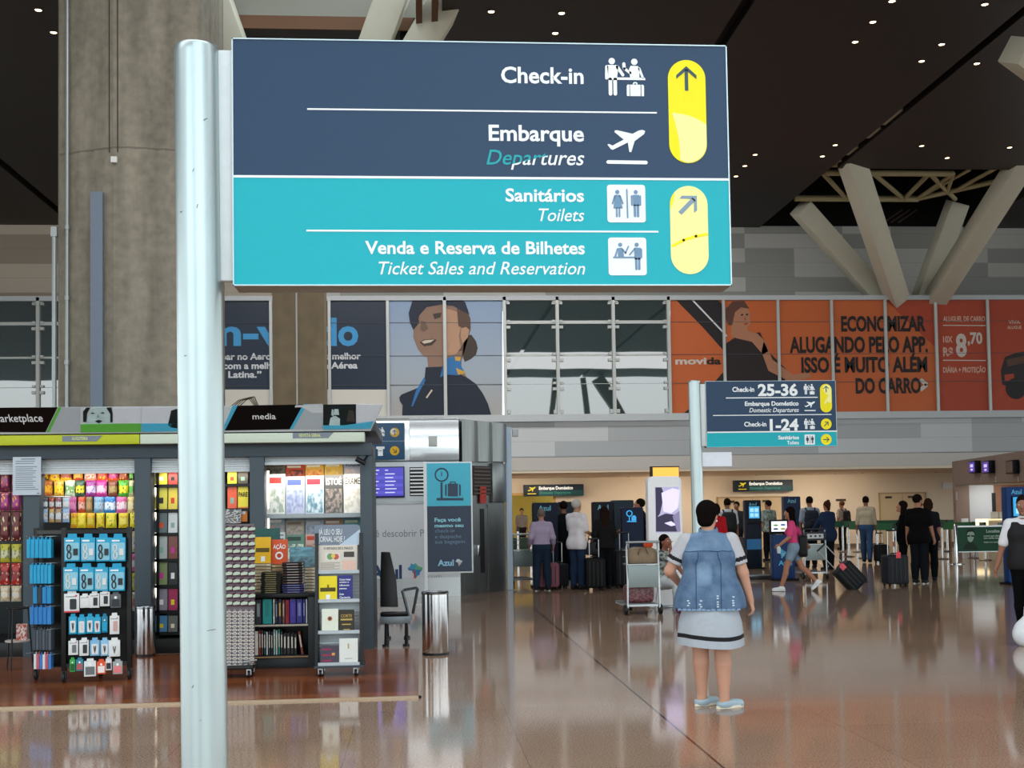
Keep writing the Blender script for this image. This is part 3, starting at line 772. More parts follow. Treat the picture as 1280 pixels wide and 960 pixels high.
# ================================================================ SIGNS AND BANNERS
m_white = mat('e9eef0', .45, noise=.02)
m_navy = mat('1e3b59', .38, noise=.02, name='sign_navy'); m_teal = mat('04a8b6', .42, noise=.02)
m_yel = mat('f2e200', .45, noise=.02); m_pale = mat('f6f29c', .5, noise=.02)
m_arrow = mat('3c525c', .5); m_arrow2 = mat('8499ad', .5); m_pic = mat('6f8fad', .5)
m_faded = mat('1f9fa8', .5)

def limb(mb, a, b, w, y0, y1, mi=None, n=6, r2=None):
    ax, az = a; bx, bz = b; an = math.atan2(bz - az, bx - ax); r = w / 2; r2 = r if r2 is None else r2
    p = [(ax + r * cos(an + pi / 2 + pi * i / n), az + r * sin(an + pi / 2 + pi * i / n)) for i in range(n + 1)]
    p += [(bx + r2 * cos(an - pi / 2 + pi * i / n), bz + r2 * sin(an - pi / 2 + pi * i / n)) for i in range(n + 1)]
    mb.plate(p, y0, y1, mi)
def flat(mb, a, b, w, y0, y1, mi=None):
    ax, az = a; bx, bz = b; L_ = math.hypot(bx - ax, bz - az); nx, nz = -(bz - az) / L_ * w / 2, (bx - ax) / L_ * w / 2
    mb.plate([(ax + nx, az + nz), (bx + nx, bz + nz), (bx - nx, bz - nz), (ax - nx, az - nz)], y0, y1, mi)

def picto(mb, kind, X0, Z0, s, y, mi=0, th=.0015, mi2=1):
    """X0,Z0 is the top left corner; s metres per drawing unit"""
    ox, oy = {'checkin': (97, 77), 'plane': (105, 613), 'wc': (127, 78), 'ticket': (137, 528)}[kind]
    q = lambda x, z: (X0 + (x - ox) * s, Z0 - (z - oy) * s)
    y0, y1 = y - th, y
    lb = lambda a, b, w, m=mi, yo=0: limb(mb, q(*a), q(*b), w * s, y0 - yo, y1 - yo, m)
    dc = lambda c, r, m=mi, yo=0: mb.disc(*q(*c), r * s, y0 - yo, y1 - yo, m)
    pl = lambda P_, m=mi, yo=0: mb.plate([q(*p) for p in P_], y0 - yo, y1 - yo, m)
    if kind == 'checkin':
        dc((150, 102), 25); pl([(112, 132), (190, 132), (200, 142), (187, 250), (123, 250)])
        lb((110, 146), (108, 234), 24); lb((192, 146), (234, 208), 24); lb((136, 245), (136, 356), 28); lb((173, 245), (173, 356), 28)
        pl([(185, 228), (405, 228), (410, 247), (185, 247)])
        dc((325, 105), 25); pl([(295, 137), (352, 137), (365, 160), (362, 229), (290, 229), (283, 160)])
        lb((243, 121), (246, 158), 24); lb((246, 158), (292, 192), 20); lb((362, 156), (388, 226), 18)
        pl([(288, 283), (370, 283), (370, 372), (288, 372)]); pl([(270, 283), (283, 283), (283, 372), (264, 372), (262, 360), (263, 292)])
        pl([(376, 283), (390, 283), (397, 292), (396, 372), (376, 372)])
        pl([(310, 283), (312, 268), (320, 263), (338, 263), (346, 269), (347, 283), (338, 283), (336, 273), (321, 273), (320, 283)])
    elif kind == 'plane':
        pl([(190, 618), (310, 645), (355, 620), (385, 613), (408, 622), (400, 645), (340, 690)]); 
        pl([(190, 618), (340, 690), (325, 700), (272, 712), (240, 690), (170, 632), (172, 620)])
        pl([(272, 712), (325, 700), (297, 787), (282, 785)]); pl([(240, 690), (272, 712), (155, 770), (140, 765), (152, 738)]); pl([(113, 730), (125, 724), (152, 738), (140, 765)])
        lb((117, 865), (409, 867), 28)
    elif kind == 'wc':
        a = q(127, 78); b = q(465, 410); mb.rrect(a[0], b[0], b[1], a[1], 26 * s, y0, y1, mi)
        yo = th; m = mi2
        dc((217, 142), 18, m, yo); pl([(197, 168), (238, 168), (262, 287), (180, 287)], m, yo)
        lb((194, 178), (174, 244), 14, m, yo); lb((241, 178), (264, 244), 14, m, yo); lb((209, 285), (209, 358), 14, m, yo); lb((233, 285), (233, 358), 14, m, yo)
        lb((302, 121), (305, 368), 12, m, yo)
        dc((380, 142), 18, m, yo); pl([(352, 168), (410, 168), (410, 265), (356, 265)], m, yo); lb((343, 178), (344, 256), 14, m, yo); lb((419, 178), (419, 256), 14, m, yo)
        lb((369, 262), (370, 354), 21, m, yo); lb((397, 262), (397, 354), 21, m, yo)
    elif kind == 'ticket':
        a = q(137, 528); b = q(473, 860); mb.rrect(a[0], b[0], b[1], a[1], 26 * s, y0, y1, mi)
        yo = th; m = mi2
        dc((242, 592), 18, m, yo); pl([(222, 620), (262, 620), (274, 697), (222, 697)], m, yo); lb((218, 630), (198, 692), 14, m, yo)
        lb((264, 636), (288, 664), 14, m, yo); lb((288, 664), (314, 606), 12, m, yo); lb((184, 703), (365, 703), 13, m, yo)
        dc((387, 592), 18, m, yo); pl([(364, 618), (424, 618), (420, 722), (368, 722)], m, yo); lb((428, 632), (428, 704), 13, m, yo); lb((366, 630), (324, 680), 13, m, yo)
        lb((380, 715), (381, 805), 20, m, yo); lb((407, 715), (407, 805), 20, m, yo)
def arrow(mb, cx, cz, s, ang, y, mi, th=.0015):
    R = lambda x, z: (cx + s * (x * cos(ang) - z * sin(ang)), cz + s * (x * sin(ang) + z * cos(ang)))
    flat(mb, R(0, -1), R(0, .72), .27 * s, y - th, y, mi)
    for sg in (-1, 1):
        mb.plate([R(0, 1), R(sg * .82, .25), R(sg * .82, -.05), R(0, .66)], y - th, y, mi)

def sign_frame(root, X0, X1, Z0, Z1, Y, zs, poleX, pr, ztop):
    mb = MB(); mb.cyl((poleX + .013, Y + .03, 0), (poleX - .008, Y + .03, ztop), pr, 40); 
    mb.lathe([(.001, .012), (pr * .95, .008), (pr, 0), (pr, -.02)], (poleX - .008, Y + .03, ztop - .0), 40)
    mb.lathe([(pr, 0), (pr + .06, 0), (pr + .06, .012), (pr + .008, .016), (pr + .004, .05), (pr, .05)], (poleX + .013, Y + .03, 0), 40)
    mb.build('pole', m_pole, root, smooth=True)
    mb = MB(); mb.box(poleX + pr * .85, X0 + .01, Y + .015, Y + .055, Z0 + .02, Z1 - .035); mb.build('bracket', mat('d5dde0', .4), root, bevel=.003)
    mb = MB(); mb.box(X0, X1, Y + .002, Y + .13, Z0, Z1); mb.build('cabinet', mat('8a8378', .45, .2), root, bevel=.004)
    mb = MB()
    t = .004
    mb.box(X0, X0 + t, Y - .003, Y + .004, Z0, Z1); mb.box(X1 - t, X1, Y - .003, Y + .004, Z0, Z1); mb.box(X0, X1, Y - .003, Y + .004, Z1 - t, Z1); mb.box(X0, X1, Y - .003, Y + .004, Z0, Z0 + t)
    mb.build('rim', mat('b9cdd2', .35, .4), root)
    mb = MB(); mb.box(X0 + t, X1 - t, Y, Y + .003, zs, Z1 - t); mb.build('navy_panel', m_navy, root)
    mb = MB(); mb.box(X0 + t, X1 - t, Y, Y + .003, Z0 + t, zs); mb.build('teal_panel', m_teal, root)

m_pole = mat('b0bec0', .34, .80, noise=.05, scale=6, name='brushed_pole')
def mktxt(root, name, Y, body, px0, px1, pyb, cap, mats=None, bold=.0, shear=0., split=None):
    a, b = P(px0, pyb, Y), P(px1, pyb, Y); k = (b.x - a.x) / (px1 - px0)
    mb = MB(); mb.text(body, a.x, b.x, b.z, cap * k, Y, 0, bold, shear, .0012)
    return mb.build(name, mats or m_white, root)
# ---- big sign
Y = 4.0
root = thing('wayfinding_sign', 'big blue and teal wayfinding sign on a silver pole in the foreground', 'sign', (0, 0, 0))
X0, X1, Z0, Z1 = -.605, 1.0745, 2.306, 3.139
zs = P(600, 222.5, Y).z
sign_frame(root, X0, X1, Z0, Z1, Y, zs, -.7165, .0745, 3.108)
sc = MB()      # scuffs on the pole
for px, py, dx, dz in ((257, 149, .012, .006), (226, 203, .006, .012), (242, 213, .005, .01), (230, 262, .03, .012), (247, 258, .003, .012), (234, 444, .02, .003), (262, 788, .04, .006), (241, 858, .006, .008), (251, 900, .004, .004)):
    a = P(px, py, Y - .04); yy = Y + .03 - sqrt(max(.0001, .0748 ** 2 - (a.x + .71) ** 2)) - .0008
    sc.beam((a.x - dx / 2, yy, a.z - dz / 2), (a.x + dx / 2, yy, a.z + dz / 2), .0015, .003, (0, 1, 0))
sc.build('scuff_mark', mat('5b6264', .7), root)
tx = lambda *a, **k: mktxt(root, 'lettering', Y, *a, **k)
BO = .022
tx('Check-in', 626.5, 729.5, 104.5, 20, bold=BO)
tx('Embarque', 611, 730, 176.5, 19.6, bold=BO)
# Departures: its left part has lost its white film
a, b = P(608, 206.5, Y), P(730.5, 206.5, Y); k = (b.x - a.x) / 122.5
for half, m_, nm in ((0, m_white, 'lettering'), (1, m_faded, 'faded_lettering')):
    mb = MB(); mb.text('Departures', a.x, b.x, b.z, 18.5 * k, Y, 0, .006, .25, .0012)
    o = mb.build(nm, m_, root); bm = bmesh.new(); bm.from_mesh(o.data)
    p0 = Vector((P(608, 213, Y).x, Y, P(608, 213, Y).z)); p1 = Vector((P(692, 193, Y).x, Y, P(692, 193, Y).z))
    d = p1 - p0; nrm = Vector((-d.z, 0, d.x))
    bmesh.ops.bisect_plane(bm, geom=bm.verts[:] + bm.edges[:] + bm.faces[:], plane_co=p0, plane_no=nrm, clear_inner=(half == 1), clear_outer=(half == 0))
    bm.to_mesh(o.data); bm.free()
tx('Sanitários', 632, 730, 252, 16, bold=BO); tx('Toilets', 673.5, 730.5, 276.5, 15.6, shear=.25, bold=.004)
tx('Venda e Reserva de Bilhetes', 456.5, 731, 317.5, 15.8, bold=BO); tx('Ticket Sales and Reservation', 473.5, 731.5, 343, 15.8, shear=.25, bold=.004)
for (xa, ya, xb, yb, wd) in ((384, 136, 821, 141.5, 2.0), (383, 287.5, 823, 290.5, 2.2), (291, 222.5, 912, 222.5, 3.0)):
    a, b = P(xa, ya, Y), P(xb, yb, Y); z = (a.z + b.z) / 2
    mb = MB(); mb.box(a.x, b.x, Y - .0014, Y, z - wd * .00133, z + wd * .00133); mb.build('rule_line', m_white, root)
U = .002667 / 6
def pt(kind, px, py, u=U, Y=Y, root=root, nm=None, mats=None):
    a = P(px, py, Y); mb = MB(); picto(mb, kind, a.x, a.z, u, Y - .0002); mb.build('pictogram', mats or [m_white, m_pic], root)
pt('checkin', 756, 72.5); pt('plane', 757.5, 162.0)
U2 = .002667 / 6.856
pt('wc', 758.5, 231, U2); pt('ticket', 760, 297, U2)
def pill1(root, x0, y0, u, Y):
    q0 = P(x0, y0, Y); q = lambda x, z: (q0.x + (x - 565) * u, q0.z - (z - 88) * u)
    a, b = q(565, 893), q(858, 88)
    mb = MB(); mb.rrect(a[0] - 3 * u, b[0] + 3 * u, a[1] - 3 * u, b[1] + 3 * u, 149 * u, Y - .001, Y, 1, 12); mb.rrect(a[0], b[0], a[1], b[1], 146 * u, Y - .002, Y, 0, 12)
    mb.plate([q(*p) for p in [(592, 503), (640, 507), (720, 522), (800, 555), (857, 592), (857, 745), (848, 790), (825, 835), (790, 866), (745, 885), (715, 891), (680, 883), (647, 866), (648, 800), (640, 700), (618, 600)]], Y - .003, Y - .001, 2)
    c = q(709, 232); arrow(mb, c[0], c[1], 96 * u, 0, Y - .002, 3)
    return mb.build('arrow_pill', [m_yel, mat('44603f', .5), m_pale, m_arrow], root)
pill1(root, 834.3, 75, U, Y)
q0 = P(836.8, 232.5, Y); q = lambda x, z: (q0.x + (x - 665) * U2, q0.z - (z - 85) * U2)
mb = MB(); a, b = q(665, 865), q(1000, 85); mb.rrect(a[0], b[0], a[1], b[1], 167 * U2, Y - .002, Y, 0, 12)
for s_, e_ in (((684, 616), (780, 565)), ((780, 565), (890, 530)), ((890, 530), (990, 513))): limb(mb, q(*s_), q(*e_), 24 * U2, Y - .003, Y - .001, 1)
mb.plate([q(*p) for p in [(668, 290), (667, 240), (675, 195), (690, 162), (707, 145), (700, 200), (684, 260)]], Y - .003, Y - .001, 1)
flat(mb, q(752, 328), q(880, 200), 38 * U2, Y - .003, Y - .001, 2)
mb.plate([q(*p) for p in [(772, 172), (905, 172), (905, 302), (878, 325), (878, 216), (862, 200), (750, 198)]], Y - .003, Y - .001, 2)
mb.build('arrow_pill', [m_pale, m_yel, m_arrow2], root)

# ---- second sign
Y = 15.0
root = thing('wayfinding_sign', 'smaller looking blue wayfinding sign listing Check-in 25-36 on a white pole behind the woman', 'sign', (0, 0, 0))
sign_frame(root, 3.655, 5.355, 2.312, 3.158, Y, P(960, 540.5, Y).z, 3.525, .076, 3.16)
c6 = lambda x, y: (860 + x / 6.4, 460 + y / 6.4)
for body, x0, x1, yb, cap, bo, sh in (('Check-in', 355, 530, 189, 38, .03, 0), ('25-36', 560, 878, 218, 90, .035, 0), ('Embarque Doméstico', 455, 885, 299, 34, .03, 0), ('Domestic Departures', 490, 887, 351, 34, .008, .25),
                                      ('Check-in', 450, 627, 466, 36, .025, 0), ('1-24', 655, 885, 496, 88, .035, 0), ('Sanitários', 722, 888, 569, 29, .03, 0), ('Toilets', 793, 888, 610, 28, .02, 0)):
    p = c6(x0, yb); p2 = c6(x1, yb); mktxt(root, 'lettering', Y, body, p[0], p2[0], p[1], cap / 6.4, None, bo, sh)
for x0, x1, yl, wd in ((303, 1037, 240, 1.2), (200, 1147, 380, 1.0), (155, 1195, 515, 1.6)):
    a, b = P(*c6(x0, yl), Y), P(*c6(x1, yl), Y); mb = MB(); mb.box(a.x, b.x, Y - .002, Y, a.z - wd * .005, a.z + wd * .005); mb.build('rule_line', m_white, root)
m_dkp = mat('2f4450', .5)
pt('checkin', *c6(925, 127), u=.01 / 6.4 * 93 / 313, Y=Y, root=root); pt('plane', *c6(930, 268), u=.01 / 6.4 * 90 / 305, Y=Y, root=root)
pt('checkin', *c6(928, 405), u=.01 / 6.4 * 92 / 313, Y=Y, root=root); pt('wc', *c6(932, 532), u=.01 / 6.4 * 86 / 338, Y=Y, root=root, mats=[m_white, m_dkp])
a, b = P(*c6(1060, 355), Y), P(*c6(1147, 127), Y)
mb = MB(); mb.rrect(a.x, b.x, a.z, b.z, (b.x - a.x) / 2 - .001, Y - .002, Y, 0, 10)
qq = lambda x, y: (P(*c6(x, y), Y).x, P(*c6(x, y), Y).z)
mb.plate([qq(*p) for p in [(1080, 150), (1105, 131), (1130, 140), (1144, 165), (1144, 280), (1110, 270), (1100, 290), (1090, 280), (1120, 220), (1085, 190)]], Y - .003, Y - .001, 1)
c = qq(1104, 168); arrow(mb, c[0], c[1], .042, 0, Y - .003, 2)
mb.build('arrow_pill', [m_yel, m_pale, m_dkp], root)
for cy_, an in ((448, -pi / 4), (572, -pi / 2)):
    c = qq(1106, cy_); mb = MB(); mb.disc(c[0], c[1], .07, Y - .002, Y, 0, 28); arrow(mb, c[0], c[1], .04, an, Y - .002, 1); mb.build('arrow_disc', [m_yel, m_dkp], root)
a, b = P(879, 583, Y), P(915, 565, Y); mb = MB(); mb.box(3.59, b.x, Y + .02, Y + .035, a.z, b.z); mb.build('notice_plate', mat('dfe6f0', .5), root)

# ---- banners on the glazed band
Y = GY
def zz(px, py): p = P(px, py, GY); return (p.x, p.z)
def banner(name, label, x0, x1, y0, y1, m):
    r = thing(name, label, 'banner', (0, 0, 0)); mb = MB()
    mb.plate([zz(x0, y1), zz(x1, y1), zz(x1, y0), zz(x0, y0)], Y - .004, Y + .02); mb.build('film', m, r); return r
lb38 = 38 / 1500.
def btx(root, body, x0, x1, yb, cap, m, bold=.02, shear=0., Yf=None):
    a, b = P(x0, yb, GY), P(x1, yb, GY); mb = MB(); mb.text(body, a.x, b.x, (a.z + b.z) / 2, cap * lb38, Y - .004, 0, bold, shear, .004); return mb.build('lettering', m, root)
# welcome banner
m_bnavy = mat('232f40', .35, noise=.03)
r = banner('welcome_banner', 'dark navy welcome banner with light blue greeting behind the slim column', 150, 484, 372, 487, m_bnavy)
m_lb = mat('3f92c8', .5)
btx(r, 'Bem-vin', 190, 395, 431, 33, m_lb, .03); btx(r, 'do', 399, 448, 431, 34, m_lb, .03)
m_gw = mat('c9cdd2', .5)
for body, x0, x1, yb in (('par no Aero', 277, 339, 449.5), ('porto eleito', 341, 402, 449.5), ('o melhor', 405, 451, 449), ('com a melh', 279, 339, 461), ('or empresa', 341, 402, 461), ('a Aérea', 405, 447, 460.5), ('a Latina.”', 275, 327, 472)):
    btx(r, body, x0, x1, yb, 8, m_gw, .03)
r2 = banner('white_film_strip', 'pale strip with thin arched lines under the welcome banner', 150, 484, 487, 521, mat('c9c6be', .5))
mb = MB()
for i in range(4):
    pts = [zz(283 + i * 4, 512), zz(299 + i * 4, 500 - i), zz(312 + i * 2, 499 - i), zz(322 + i, 512)]
    for a, b in zip(pts[:-1], pts[1:]): flat(mb, a, b, .03, Y - .012, Y - .004, i % 2)
mb.build('emblem', [mat('7a6a48', .5), mat('4a4a48', .5)], r2)
# portrait banner
m_sky, N, L, B = nodemat('printed_sky')
geo = N.new('ShaderNodeNewGeometry'); sep = N.new('ShaderNodeSeparateXYZ'); L.new(geo.outputs['Position'], sep.inputs[0])
rp = N.new('ShaderNodeValToRGB'); L.new(mth('DIVIDE', mth('SUBTRACT', sep.outputs[2], 4.58), 3.8), rp.inputs[0])
e = rp.color_ramp.elements; e[0].color = (*lin('a09c98'), 1); e[1].color = (*lin('7f97b8'), 1); q = e.new(.35); q.color = (*lin('98a4b0'), 1); 
L.new(rp.outputs[0], B.inputs['Base Color']); B.inputs['Roughness'].default_value = .4
r = banner('portrait_banner', 'tall printed photo banner of a smiling cabin attendant in a dark cap', 484.5, 628, 371, 521, m_sky)
c7 = lambda x, y: zz(480 + x / 6, 365 + y / 6)
def art(mb, pts, mi, lv, f=c7): mb.plate([f(*p) for p in pts], Y - .004 - .004 * lv, Y - .004 - .004 * (lv - 1), mi)
AM = [mat(h, .5, noise=.08, scale=5) for h in ('20283a', '8a6d5c', '6b584a', '40352f', '1d2636', '2f6ea8', '5a4438', 'c7b9a8', '3a4258', 'c79a3c', 'b08a70')]
mb = MB()
art(mb, [(600, 330), (655, 320), (690, 370), (703, 420), (690, 470), (650, 505), (605, 525), (590, 480)], 3, 1)           # bun
art(mb, [(440, 120), (630, 130), (650, 280), (610, 420), (580, 520), (440, 520)], 6, 1)                      # hair side
art(mb, [(330, 540), (320, 470), (440, 470), (585, 440), (580, 560), (620, 640), (330, 660)], 1, 2)               # neck
art(mb, [(222, 280), (280, 120), (420, 95), (545, 110), (560, 250), (600, 280), (620, 340), (575, 420), (520, 470), (400, 495), (300, 485), (255, 430), (220, 340)], 1, 3)  # face
art(mb, [(460, 120), (548, 150), (555, 250), (575, 262), (560, 330), (575, 420), (540, 465), (462, 485)], 10, 4)   # lit cheek
art(mb, [(580, 275), (615, 260), (640, 285), (630, 340), (590, 385), (575, 330)], 10, 4)                        # ear
art(mb, [(185, 160), (215, 60), (260, 33), (560, 33), (610, 80), (640, 170), (600, 150), (520, 105), (430, 95), (320, 115), (265, 175), (250, 250), (220, 285), (195, 230)], 0, 5)  # cap
art(mb, [(548, 120), (620, 140), (648, 200), (650, 270), (600, 262), (560, 262)], 6, 4)
art(mb, [(365, 165), (430, 155), (425, 190), (380, 205)], 3, 4); art(mb, [(235, 215), (265, 210), (262, 240), (240, 245)], 3, 4)   # eyes
art(mb, [(280, 215), (310, 225), (330, 275), (300, 300), (270, 285)], 2, 4)                                   # nose
art(mb, [(268, 378), (300, 358), (370, 352), (395, 360), (360, 400), (300, 408)], 3, 4); art(mb, [(282, 374), (310, 362), (378, 357), (350, 378), (300, 388)], 7, 5)  # mouth
art(mb, [(115, 790), (130, 770), (300, 700), (312, 565), (440, 560), (620, 640), (690, 690), (740, 760), (780, 840), (808, 936), (136, 936), (140, 850), (118, 815)], 4, 4)   # jacket
art(mb, [(470, 500), (530, 480), (575, 500), (580, 560), (610, 610), (560, 625), (470, 620), (420, 640), (440, 560)], 5, 5)  # scarf
art(mb, [(530, 485), (575, 490), (570, 520), (535, 515)], 9, 6); art(mb, [(540, 570), (610, 600), (600, 615), (555, 620)], 9, 6)
art(mb, [(300, 640), (312, 660), (260, 760), (215, 860), (205, 855), (240, 740)], 5, 5)
flat(mb, c7(360, 735), c7(318, 795), .05, Y - .03, Y - .02, 7)
mb.build('printed_figure', AM, r)
mb = MB()
x = P(556.5, 445, GY).x
mb.box(x - .045, x + .045, Y - .1, Y - .03, ZB, ZT); mb.build('seam_bar', m_alu, r)
# car rental advert
m_or = mat('bd5f30', .45, noise=.06, scale=.6)
r = banner('car_rental_banner', 'long orange car rental advert with black lettering along the glazed band', 838, 1330, 370, 518, m_or)
c8 = lambda x, y: zz(840 + x / 2.909, 350 + y / 2.909)
a8 = lambda mb, pts, mi, lv: art(mb, pts, mi, lv, c8)
AM = [mat(h, .5, noise=.08, scale=4) for h in ('211c1e', 'a8432a', '5a3a30', '241a1c', '8c5a44', 'a87458', 'd9dcdc', '93301f', '2a2326')]
mb = MB()
for pts_, i_ in (([(0, 58), (150, 58), (190, 95), (190, 260), (110, 170)], 0), ([(40, 487), (95, 440), (190, 330), (190, 487)], 0), ([(960, 58), (960, 487), (1420, 487), (1420, 58)], 1), ([(760, 58), (962, 58), (962, 250)], 1)):
    m1 = MB(); a8(m1, pts_, 0, 1); m1.build('printed_stripe', AM[i_], r)
m1 = MB(); flat(m1, c8(60, 58), c8(200, 205), .05, Y - .012, Y - .004, 0); m1.build('printed_stripe', AM[6], r)
a8(mb, [(190, 235), (235, 205), (320, 190), (350, 260), (420, 330), (410, 370), (190, 370)], 3, 2)
a8(mb, [(215, 150), (272, 140), (275, 185), (310, 195), (330, 215), (350, 260), (330, 270), (290, 225), (235, 212), (215, 205)], 5, 3)
a8(mb, [(335, 215), (365, 290), (440, 345), (500, 335), (505, 355), (430, 370), (350, 330), (325, 260)], 5, 3)
a8(mb, [(198, 110), (225, 82), (262, 85), (282, 115), (285, 160), (262, 182), (240, 180), (215, 165)], 5, 4)
a8(mb, [(195, 140), (195, 105), (220, 78), (262, 76), (280, 105), (250, 100), (228, 118), (218, 165), (205, 165)], 2, 5)
a8(mb, [(250, 125), (258, 123), (258, 129), (250, 131)], 0, 5); a8(mb, [(268, 124), (276, 122), (276, 128), (268, 130)], 0, 5); a8(mb, [(262, 158), (276, 156), (272, 162), (262, 163)], 7, 5); a8(mb, [(264, 132), (272, 146), (262, 147)], 4, 5)
mb.build('printed_figure', AM, r)
mb = MB()
a8(mb, [(1195, 330), (1210, 280), (1250, 265), (1290, 258), (1420, 255), (1420, 430), (1300, 425), (1250, 415), (1240, 395), (1200, 380)], 8, 2)
a8(mb, [(1208, 345), (1242, 340), (1245, 365), (1210, 368)], 1, 3); a8(mb, [(1215, 290), (1285, 275), (1285, 300), (1220, 315)], 2, 3)
mb.disc(*c8(1250, 395), .35, Y - .018, Y - .012, 0)
mb.build('printed_car', AM, r)
m_bk = mat('201a1a', .5); m_wt = mat('c9bdb6', .5); m_pk = mat('d3a492', .5)
for body, x0, x1, yb, cap, m in (('ECONOMIZAR', 615, 922, 185, 56, m_bk), ('ALUGANDO PELO APP.', 428, 930, 262, 58, m_bk), ('ISSO É MUITO ALÉM', 470, 928, 334, 56, m_bk), ('DO CARRO', 668, 905, 410, 56, m_bk),
                                 ('ALUGUEL DE CARRO', 985, 1138, 151, 20, m_pk), ('10X', 985, 1020, 227, 24, m_pk), ('R$', 985, 1022, 276, 32, m_pk), ('8', 1032, 1072, 276, 84, m_wt), (',70', 1074, 1128, 231, 42, m_wt),
                                 ('DIÁRIA + PROTEÇÃO', 985, 1140, 336, 20, m_pk), ('movi', 12, 125, 306, 25, m_wt), ('da', 125, 178, 306, 25, m_bk), ('VIVA', 1222, 1266, 160, 14, m_pk), ('ALUGUE', 1218, 1270, 178, 12, m_pk)):
    p, p2 = (840 + x0 / 2.909, 350 + yb / 2.909), (840 + x1 / 2.909, 350 + yb / 2.909)
    a, b = P(*p, GY), P(*p2, GY); o = MB(); o.text(body, a.x, b.x, (a.z + b.z) / 2, cap / 2.909 * lb38, Y - .016, 0, .035, 0, .004); o.build('lettering', m, r)
mb = MB(); flat(mb, c8(902, 362), c8(926, 381), .13, Y - .02, Y - .012, 0); flat(mb, c8(926, 381), c8(902, 400), .13, Y - .02, Y - .012, 0); mb.build('printed_arrow', m_wt, r)
for yy in (165, 292): mb = MB(); flat(mb, c8(985, yy), c8(1140, yy + 1), .03, Y - .02, Y - .012, 0); mb.build('rule_line', m_wt, r)
# ================================================================ MARKET KIOSK
YF = 13.8
m_gr = mat('46525b', .5, noise=.05, scale=3); m_blk = mat('121314', .4); m_char = mat('23282b', .45)
m_shut = mat('cfd6da', .4); m_wal = mat('c9d2d6', .5)
m_tube = mat('fff4e2', .5, emit=3, noise=0)
m_chrome = mat('c8ccd0', .16, 1.0, noise=.02); m_steel = mat('a9adb0', .3, .9, noise=.05)
# wooden platform with metal edge strip
m_wood, N, L, B = nodemat('reddish_wood_boards')
geo = N.new('ShaderNodeNewGeometry'); sep = N.new('ShaderNodeSeparateXYZ'); L.new(geo.outputs['Position'], sep.inputs[0])
fz = mth('MULTIPLY', sep.outputs[1], 2.6); cb_ = N.new('ShaderNodeCombineXYZ'); L.new(mth('FLOOR', fz), cb_.inputs[0])
wn = N.new('ShaderNodeTexWhiteNoise'); L.new(cb_.outputs[0], wn.inputs['Vector'])
mp = N.new('ShaderNodeMapping'); mp.inputs['Scale'].default_value = (1.5, 26, 1); L.new(geo.outputs['Position'], mp.inputs[0])
nz = N.new('ShaderNodeTexNoise'); nz.inputs['Scale'].default_value = 2; nz.inputs['Detail'].default_value = 4; L.new(mp.outputs[0], nz.inputs['Vector'])
rp = N.new('ShaderNodeValToRGB'); L.new(mth('ADD', mth('MULTIPLY', nz.outputs['Fac'], .7), mth('MULTIPLY', wn.outputs['Value'], .3)), rp.inputs[0])
e = rp.color_ramp.elements; e[0].position = .3; e[0].color = (*lin('6b3517'), 1); e[1].position = .75; e[1].color = (*lin('96552a'), 1)
gp = mth('LESS_THAN', mth('FRACT', fz), .02); mx = N.new('ShaderNodeMix'); mx.data_type = 'RGBA'; L.new(gp, mx.inputs[0]); L.new(rp.outputs[0], mx.inputs[6]); mx.inputs[7].default_value = (.02, .01, .006, 1)
L.new(mx.outputs[2], B.inputs['Base Color']); B.inputs['Roughness'].default_value = .16
PH = .016
root = thing('kiosk_platform', 'low reddish wooden platform with a pale metal edge under the market kiosk', 'platform')
mb = MB(); mb.box(-9, -.02, 10.12, 13.62, .0, PH); mb.build('deck', m_wood, root)
mb = MB(); mb.box(-9, .0, 10.1, 10.125, 0, PH + .002); mb.box(-.022, .0, 10.1, 13.62, 0, PH + .002); mb.build('edge_strip', mat('ab9880', .35, .5), root)

kiosk = thing('market_kiosk', 'long open-front market kiosk with black sign boards and grey posts', 'kiosk')
def kp(px, py, Y=YF): return P(px, py, Y)
zh0, zh1 = kp(300, 571).z, kp(300, 555).z
KX0, KX1 = -8.0, kp(465, 600).x
def kbox(name, m, x0, x1, y0, y1, z0, z1, bev=.004):
    mb = MB(); mb.box(x0, x1, y0, y1, z0, z1); return mb.build(name, m, kiosk, bevel=bev)
POSTS = [(-6.2, -6.02), (kp(29, 600).x, kp(49, 600).x), (kp(168, 600).x, kp(188, 600).x), (kp(312, 600).x, kp(330, 600).x), (kp(450, 600).x, KX1)]
for a, b in POSTS: kbox('post', m_gr, a, b, YF, YF + .22, 0, zh0 + .02)
kbox('header_beam', m_gr, KX0, KX1, YF - .02, YF + .25, zh0, zh1)
kbox('roof', m_gr, KX0, KX1 + .05, YF - .15, 16.4, kp(300, 541).z, kp(300, 541).z + .12)
kbox('back_panel', m_char, KX0, KX1, 15.0, 15.06, 0, zh1)
kbox('side_panel', m_gr, KX1 - .05, KX1, YF + .2, 15.06, 0, zh1)
kbox('plinth', m_blk, KX0, KX1 - .02, 13.86, 15.0, 0, .16)
for (a, b), (c_, d) in zip(POSTS[:-1], POSTS[1:]):
    mb = MB(); z0 = kp(300, 586 if b < -2 else 578).z; n = 5
    for i in range(n):
        za = zh0 - (zh0 - z0) * i / n; zb_ = zh0 - (zh0 - z0) * (i + 1) / n
        mb.tube([(b, YF + .1, (za + zb_) / 2), (c_, YF + .1, (za + zb_) / 2)], (za - zb_) / 2 * 1.05, 8)
    mb.box(b, c_, YF + .07, YF + .13, z0 - .03, z0)
    mb.build('roller_shutter', m_shut, kiosk, smooth=True)
